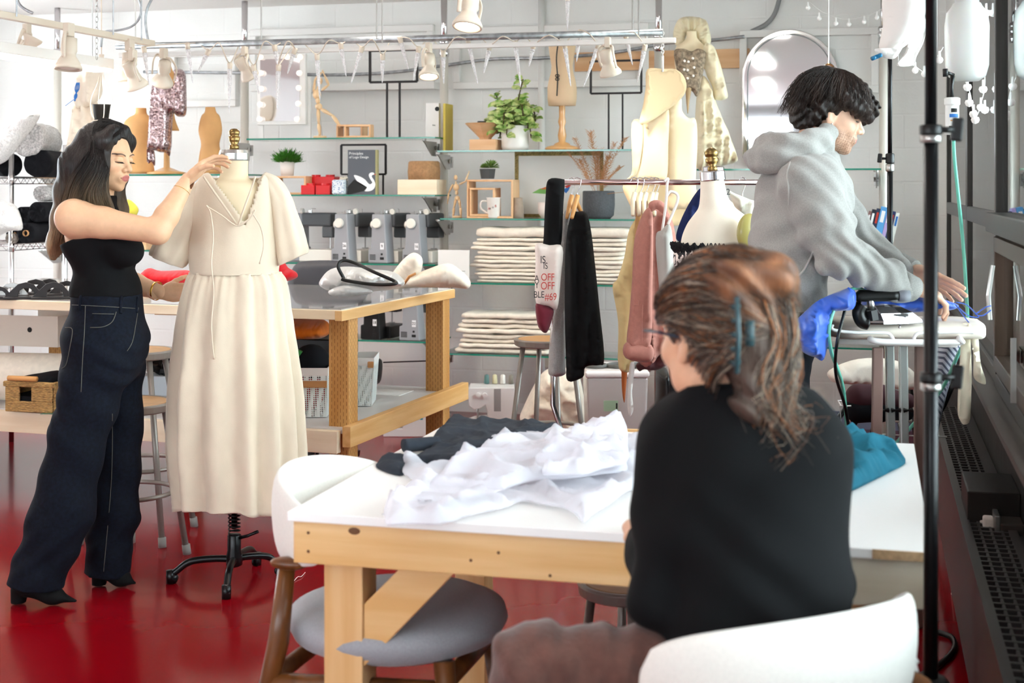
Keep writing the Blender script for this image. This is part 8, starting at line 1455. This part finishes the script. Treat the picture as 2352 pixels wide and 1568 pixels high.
m = M(); [m.box((R_.uniform(x0+.03, x1-.03), y_+R_.uniform(.02, .25), LZ+.11+R_.uniform(0, .05)), (.05, .03, .02), Matrix.Rotation(R_.uniform(0, 3), 3, (R_.random(), R_.random(), .5))) for _ in range(45)]; m.obj('binder_clips', BLACK, smooth=False, label='heap of black clips and cables in the white tray', cat='clips', kind='stuff')
OR_ = fmat('orange_cloth', '#d9721c', var=.15, scale=10)
hang([(655, 735), (690, 732), (745, 735), (760, 760), (740, 775), (700, 778), (655, 772)], 6.7, .25, crumple(.02, 9, 4), edge=.06).obj('orange_cloth', OR_, smooth=True, label='crumpled orange cloth on the black crate under the cutting table', cat='fabric')
t = thing('black_crate', 'black plastic crate under the cutting table holding orange cloth', 'crate', PT(700, 860, 6.9)); x0, x1 = PT(600, 800, 6.7).x, PT(770, 800, 6.7).x; y_ = PT(700, 800, 6.7).y; M().b2((x0, y_, CH-(830-430)*6.7/F), (x1, y_+.35, CH-(778-430)*6.7/F)).obj('crate_body', BLACK, t, bevel=.006); [M().b2((x, y_+.05, LZ), (x+.02, y_+.3, CH-(829-430)*6.7/F)).obj('support', BLACK, t) for x in (x0+.02, x1-.05)]
# mesh baskets
PERF = sheer('perforated_white', '#e9efec', .62, .4); PF2 = pm('cushion_red', '#b8414a', .9)
nt = PERF.node_tree; N = nt.nodes; K = nt.links; v = N.new('ShaderNodeTexVoronoi'); v.feature = 'F1'; v.inputs['Scale'].default_value = 110; v.inputs['Randomness'].default_value = 0; tc = N.new('ShaderNodeTexCoord'); K.new(tc.outputs['Object'], v.inputs[0]); r = N.new('ShaderNodeMath'); r.operation = 'GREATER_THAN'; r.inputs[1].default_value = .42; K.new(v.outputs['Distance'], r.inputs[0]); K.new(r.outputs[0], [n for n in N if n.type == 'MIX_SHADER'][0].inputs[0])
def meshbox(label, px0, px1, ytop, ybot, T, dep, tape, zb):
    c = PT((px0+px1)/2, 430, T); t = thing('mesh_basket', label, 'basket', (c.x, c.y, zb)); zt_ = CH-(ytop-430)*T/F; w = (px1-px0)*T/F/2; m = M(); rs = []
    for z, k in ((zb+.004, tape), (zt_-.035, 1)): rs.append([c*0+Vector((c.x, c.y, 0))+CR*w*k*a+CD*(dep*.5*k*b+dep*.5)+UP*z for a, b in ((-1, -1), (1, -1), (1, 1), (-1, 1))])
    m.rings(rs, caps=False); m.add(rs[0], [(0, 1, 2, 3)]); m.obj('mesh_side', PERF, t, solid=.002)
    r2 = [[p+UP*(.035*j) for p in rs[1]] for j in (0, 1)]; M().rings(r2, caps=False).obj('rim', WHITE, t, solid=.006); return t, c, w, zt_
t, c, w, z = meshbox('white perforated basket with red cushions, left of the near table post', 640, 752, 845, 975, 6.25, .3, .95, LZ); M().bar(c*1-CR*w*.98-CD*.02+UP*(z-.07-c.z), c*1+CR*w-CD*.02+UP*(z-.07-c.z), .01, .03, UP).obj('wood_band', pm('band_wood', '#b98453', .5), t)
M().ell((c+CD*.15)*1+UP*(LZ+.1-c.z)-CR*.02, (.10, .05, .095), 20, Matrix.Rotation(TH, 3, 'Z')).obj('red_cushion', PF2, smooth=True, label='round red cushion standing inside the perforated basket', cat='cushion')
M().ell((c+CD*.19)*1+UP*(LZ+.22-c.z)+CR*.01, (.09, .1, .09), 20).obj('black_hat', BKF, smooth=True, label='black rounded cloth bulging out of the perforated basket', cat='fabric'); M().prism([c+UP*(z-c.z)-CR*.12+CD*.1, c+UP*(z+.07-c.z)-CR*.05+CD*.12, c+UP*(z+.06-c.z)-CR*.02+CD*.12, c+UP*(z+.0-c.z)-CR*.06+CD*.1], CD*.02).obj('green_packet', pm('green_foil', '#2f8a3e', .3), label='green packet tip sticking out of the perforated basket', cat='packet')
t, c, w, z = meshbox('tall white mesh bin with a wooden handle, right of the near table post', 800, 858, 822, 955, 6.55, .25, .8, LZ); M().bar(c+UP*(z-.03-c.z)+CR*w*.55-CD*.012, c+UP*(z-.03-c.z)+CR*w*1.02-CD*.012, .012, .03, UP).obj('handle', pm('band_wood', '#b98453', .5), t, bevel=.004)
# sergers and things on the floor below the shelves
def serger(label, px0, px1, y0_, y1_, T, tabs, z0=None, dials=True, group='sergers on the floor'):
    c = PT((px0+px1)/2, 430, T); s_ = T/F; w = (px1-px0)*s_; h = (y1_-y0_)*s_; zb = CH-(y1_-430)*s_ if z0 is None else z0; t = thing('serger', label, 'sewing machine', (c.x, c.y, zb)); o = Vector((c.x, c.y, zb))
    q = lambda a, b, d=0: o+CR*(a-.5)*w+UP*b*h+CD*d; SW_ = pm('serger_white', '#e6e1df', .35)
    body = [(0, 0), (.93, 0), (.97, .1), (.97, .55), (.98, .97), (.06, .97), (.02, .9), (.05, .62), (.15, .55), (.3, .58), (.38, .64), (.42, .5), (.42, .35), (.15, .33), (0, .28)]
    M().prism([q(a, b) for a, b in body], CD*.2).obj('body', SW_, t, bevel=.004)
    M().b2(*[Vector(v) for v in (q(.5, .35, -.002), q(.5, .35, -.002)+CR*.001+UP*.001)]) if 0 else None
    M().tube([q(.22, .3, .06), q(.22, .62, .06)], .006, 8).obj('needle_bar', STEEL, t, smooth=True); M().lathe([(.001, 0), (.018, 0), (.018, .02), (.001, .02)], q(1.0, .62, .1), 18, ax=CR).obj('hand_wheel', SW_, t)
    if dials:
        for a in (.24, .37): M().lathe([(.014, 0), (.014, .012), (.001, .013)], q(a, .83), 20, ax=-CD).obj('dial', SW_, t)
        M().prism([q(.56, .52, -.001), q(.7, .52, -.001), q(.7, .95, -.001), q(.56, .95, -.001)], CD*.002).obj('thread_channel', pm('channel_grey', '#9a9594', .5), t)
    for k, cc in enumerate(tabs): a = .42+k*.13; M().prism([q(a, .72, -.002), q(a+.055, .72, -.002), q(a+.055, 1.03, -.002), q(a, 1.03, -.002)], CD*.01).obj('tension_tab', pm('tab%d' % k, cc, .4), t)
    for k, cc in enumerate(('#5d7d7a', '#cfc6a0', '#e8e4dc', '#8b8478')): M().lathe([(.011, 0), (.016, .002), (.013, .05), (.006, .055)], q(.4+k*.17, .98, .15), 16).obj('thread_cone', pm('cone%d' % k, cc, .8), t, smooth=True)
    return t, q
serger('white serger on the floor behind the stool, beside the cutting table', 1072, 1184, 842, 962, 8.1, [], 0.0)
t, q = serger('white serger with four coloured tension tabs behind the mesh bin', 880, 985, 845, 900, 8.15, ['#d9a13a', '#c98a74', '#3fae8c', '#2f9fae'], .0, False)
t.scale = (1, 1, 1.0); text('brother', .022, pm('grey_ink', '#8a8480', .7), q(.22, .8, -.002), (pi/2, 0, TH), t, name='lettering')
M().tube([PT(880, 832, 8.2), PT(1000, 828, 8.2)], .004, 8).obj('thread_mast', BLACKM, label='dark thread guide rail over the tabbed serger', cat='rail')
st_ = [(880, .0)]
m = hang([(856, 826), (876, 826), (878, 850), (872, 878), (852, 880)], 7.9, .1, lambda x, y: 0, edge=.04); m.obj('thread_spool', BLACK, smooth=True, label='black rounded machine cover behind the mesh bin', cat='cover')
hang([(992, 830), (1004, 830), (1004, 880), (990, 880)], 8.0, .1, lambda x, y: 0, edge=.04).obj('thread_spool', pm('navy_cone', '#1a2342', .8), smooth=True, label='navy thread cone by the far table post', cat='thread')
hang([(1200, 940), (1235, 870), (1262, 846), (1300, 845), (1330, 860), (1345, 985), (1290, 1000), (1215, 985), (1195, 965)], 7.9, .16, crumple(.03, 6, 7), edge=.08).obj('canvas_bag', CANVAS, smooth=True, label='slumped canvas bag on the floor behind the stool', cat='bag')
t = thing('storage_tub', 'clear lidded plastic tub on the floor below the pink shirt', 'tub', PT(1418, 980, 7.2)); c = PT(1418, 430, 7.2); w = (1492-1345)*7.2/F/2; o = Vector((c.x, c.y, 0)); zt2 = CH-(868-430)*7.2/F
fr_ = pm('milky_tub', '#dcd3d0', .25, trans=.4); q = lambda k, z: [o+CR*w*k*a+CD*(.2*k*b+.2)+UP*z for a, b in ((-1, -1), (1, -1), (1, 1), (-1, 1))]
M().rings([q(.88, .0), q(.88, .01), q(.96, zt2)]).obj('tub', fr_, t, bevel=.02); M().rings([q(1, zt2+.001), q(1.02, zt2+.03), q(.95, zt2+.035)]).obj('lid', pm('tub_lid', '#e9e2e0', .3), t, bevel=.01)
p = PT(1403, 932, 7.16); M().box(p, (.075, .002, .055), Matrix.Rotation(TH, 3, 'Z')).obj('green_label', pm('label_green', '#9db99c', .6), t); M().box(p+CR*.03-CD*.002, (.008, .001, .03), Matrix.Rotation(TH, 3, 'Z')).obj('barcode', KINK, t)
for k, (x, lab) in enumerate(((1368, 'left grey curved pressing form on the tub lid'), (1420, 'middle grey curved pressing form on the tub lid'), (1470, 'right grey curved pressing form on the tub lid'))):
    p = PT(x, 430, 7.35); p.z = zt2+.047; M().tube([p+CR*.055*math.cos(a)+CD*.06*math.sin(a) for a in [2*pi*i/20 for i in range(20)]], .011, 8, closed=True, flat=.9).obj('curved_form', pm('grey_form', '#5a5a58', .6), smooth=True, label=lab, cat='form')
p = PT(1244, 835, 8.68); p.y = YB-.006; t = thing('wall_outlet', 'cream double wall outlet low on the back wall behind the stool', 'outlet', p); M().box(p, (.075, .01, .115)).obj('face_plate', CREAMP, t, bevel=.003); M().box(p+UP*.025-Vector((0, .006, 0)), (.006, .003, .014)).obj('slot', KINK, t); M().box(p-UP*.025-Vector((0, .006, 0)), (.006, .003, .014)).obj('slot', KINK, t)
hang([(1508, 850), (1530, 846), (1540, 900), (1536, 1000), (1504, 1000), (1506, 900)], 7.0, .25, lambda x, y: 0, edge=.02).obj('black_bag', BLACK, smooth=True, label='black upright case on the floor between tub and hanging black garment', cat='case')
p = PT(350, 566, 8.6); M().b2((SX(290), 8.06, zL2), (SX(352), 8.26, zL2+.07)).obj('wooden_block', BEECHX, bevel=.002, label='pale wooden block on the shelf under the woman\'s raised elbow', cat='block'); hang([(288, 462), (300, 460), (318, 480), (308, 500), (290, 496)], 8.2, .1, crumple(.01, 9), edge=.04).obj('yellow_cloth', fmat('yellow_cloth_m', '#e0d24a'), smooth=True, label='yellow cloth on the shelf behind the woman\'s hair', cat='fabric'); M().b2((SX(283), 8.1, zL2), (SX(322), 8.3, zL2+.2)).obj('pale_box', CREAMP, bevel=.01, label='cream box under the yellow cloth', cat='box')
# floor bits: coiled black cable, thread scrap, white folded rack
M().tube(spline([PZ(2100, 1565, 0)+UP*.01, PZ(2150, 1540, 0)+UP*.01, PZ(2190, 1500, 0)+UP*.01, PZ(2185, 1470, 0)+UP*.01, PZ(2140, 1455, 0)+UP*.01], 8), .009, 8).obj('floor_cable', BLACK, smooth=True, label='black cable looping on the red floor beside the foreground light stand', cat='cable')
M().tube(spline([PZ(676, 1335, 0)+UP*.003, PZ(684, 1328, 0)+UP*.006, PZ(692, 1326, 0)+UP*.004, PZ(701, 1316, 0)+UP*.003], 6), .0015, 5).obj('thread_scrap', WHITE, smooth=True, label='scrap of white thread on the red floor by the chair leg', cat='thread')
m = M(); m.tube([PT(2078, 1568, 2.4), PT(2098, 1520, 2.4), PT(2108, 1515, 2.4)], .005, 8); m.tube([PT(2098, 1520, 2.4), PT(2112, 1580, 2.4)], .005, 8); m.obj('folding_rack', WM, smooth=True, label='white folding wire legs at the bottom edge behind the front chair', cat='rack')
M().b2((TX1+.012, 2.75, .055), (XR-.18, 2.85, .115)).obj('floor_ledge', pm('blush_ledge', '#cfc0ba', .5), label='pale low ledge bar between the front table and the heater', cat='ledge')
# the woman's stool-top box: wooden drawer front under the table
a = PT(372, 735, 6.9); M().b2((PT(332, 735, 6.9).x, PT(332, 735, 6.9).y+.1, BZ-.12), (PT(405, 735, 6.9).x, PT(405, 735, 6.9).y+.3, BZ-.06)).obj('wooden_tray', BEECHX, label='orange wooden tray under the cutting table top, beside the dress', cat='tray')
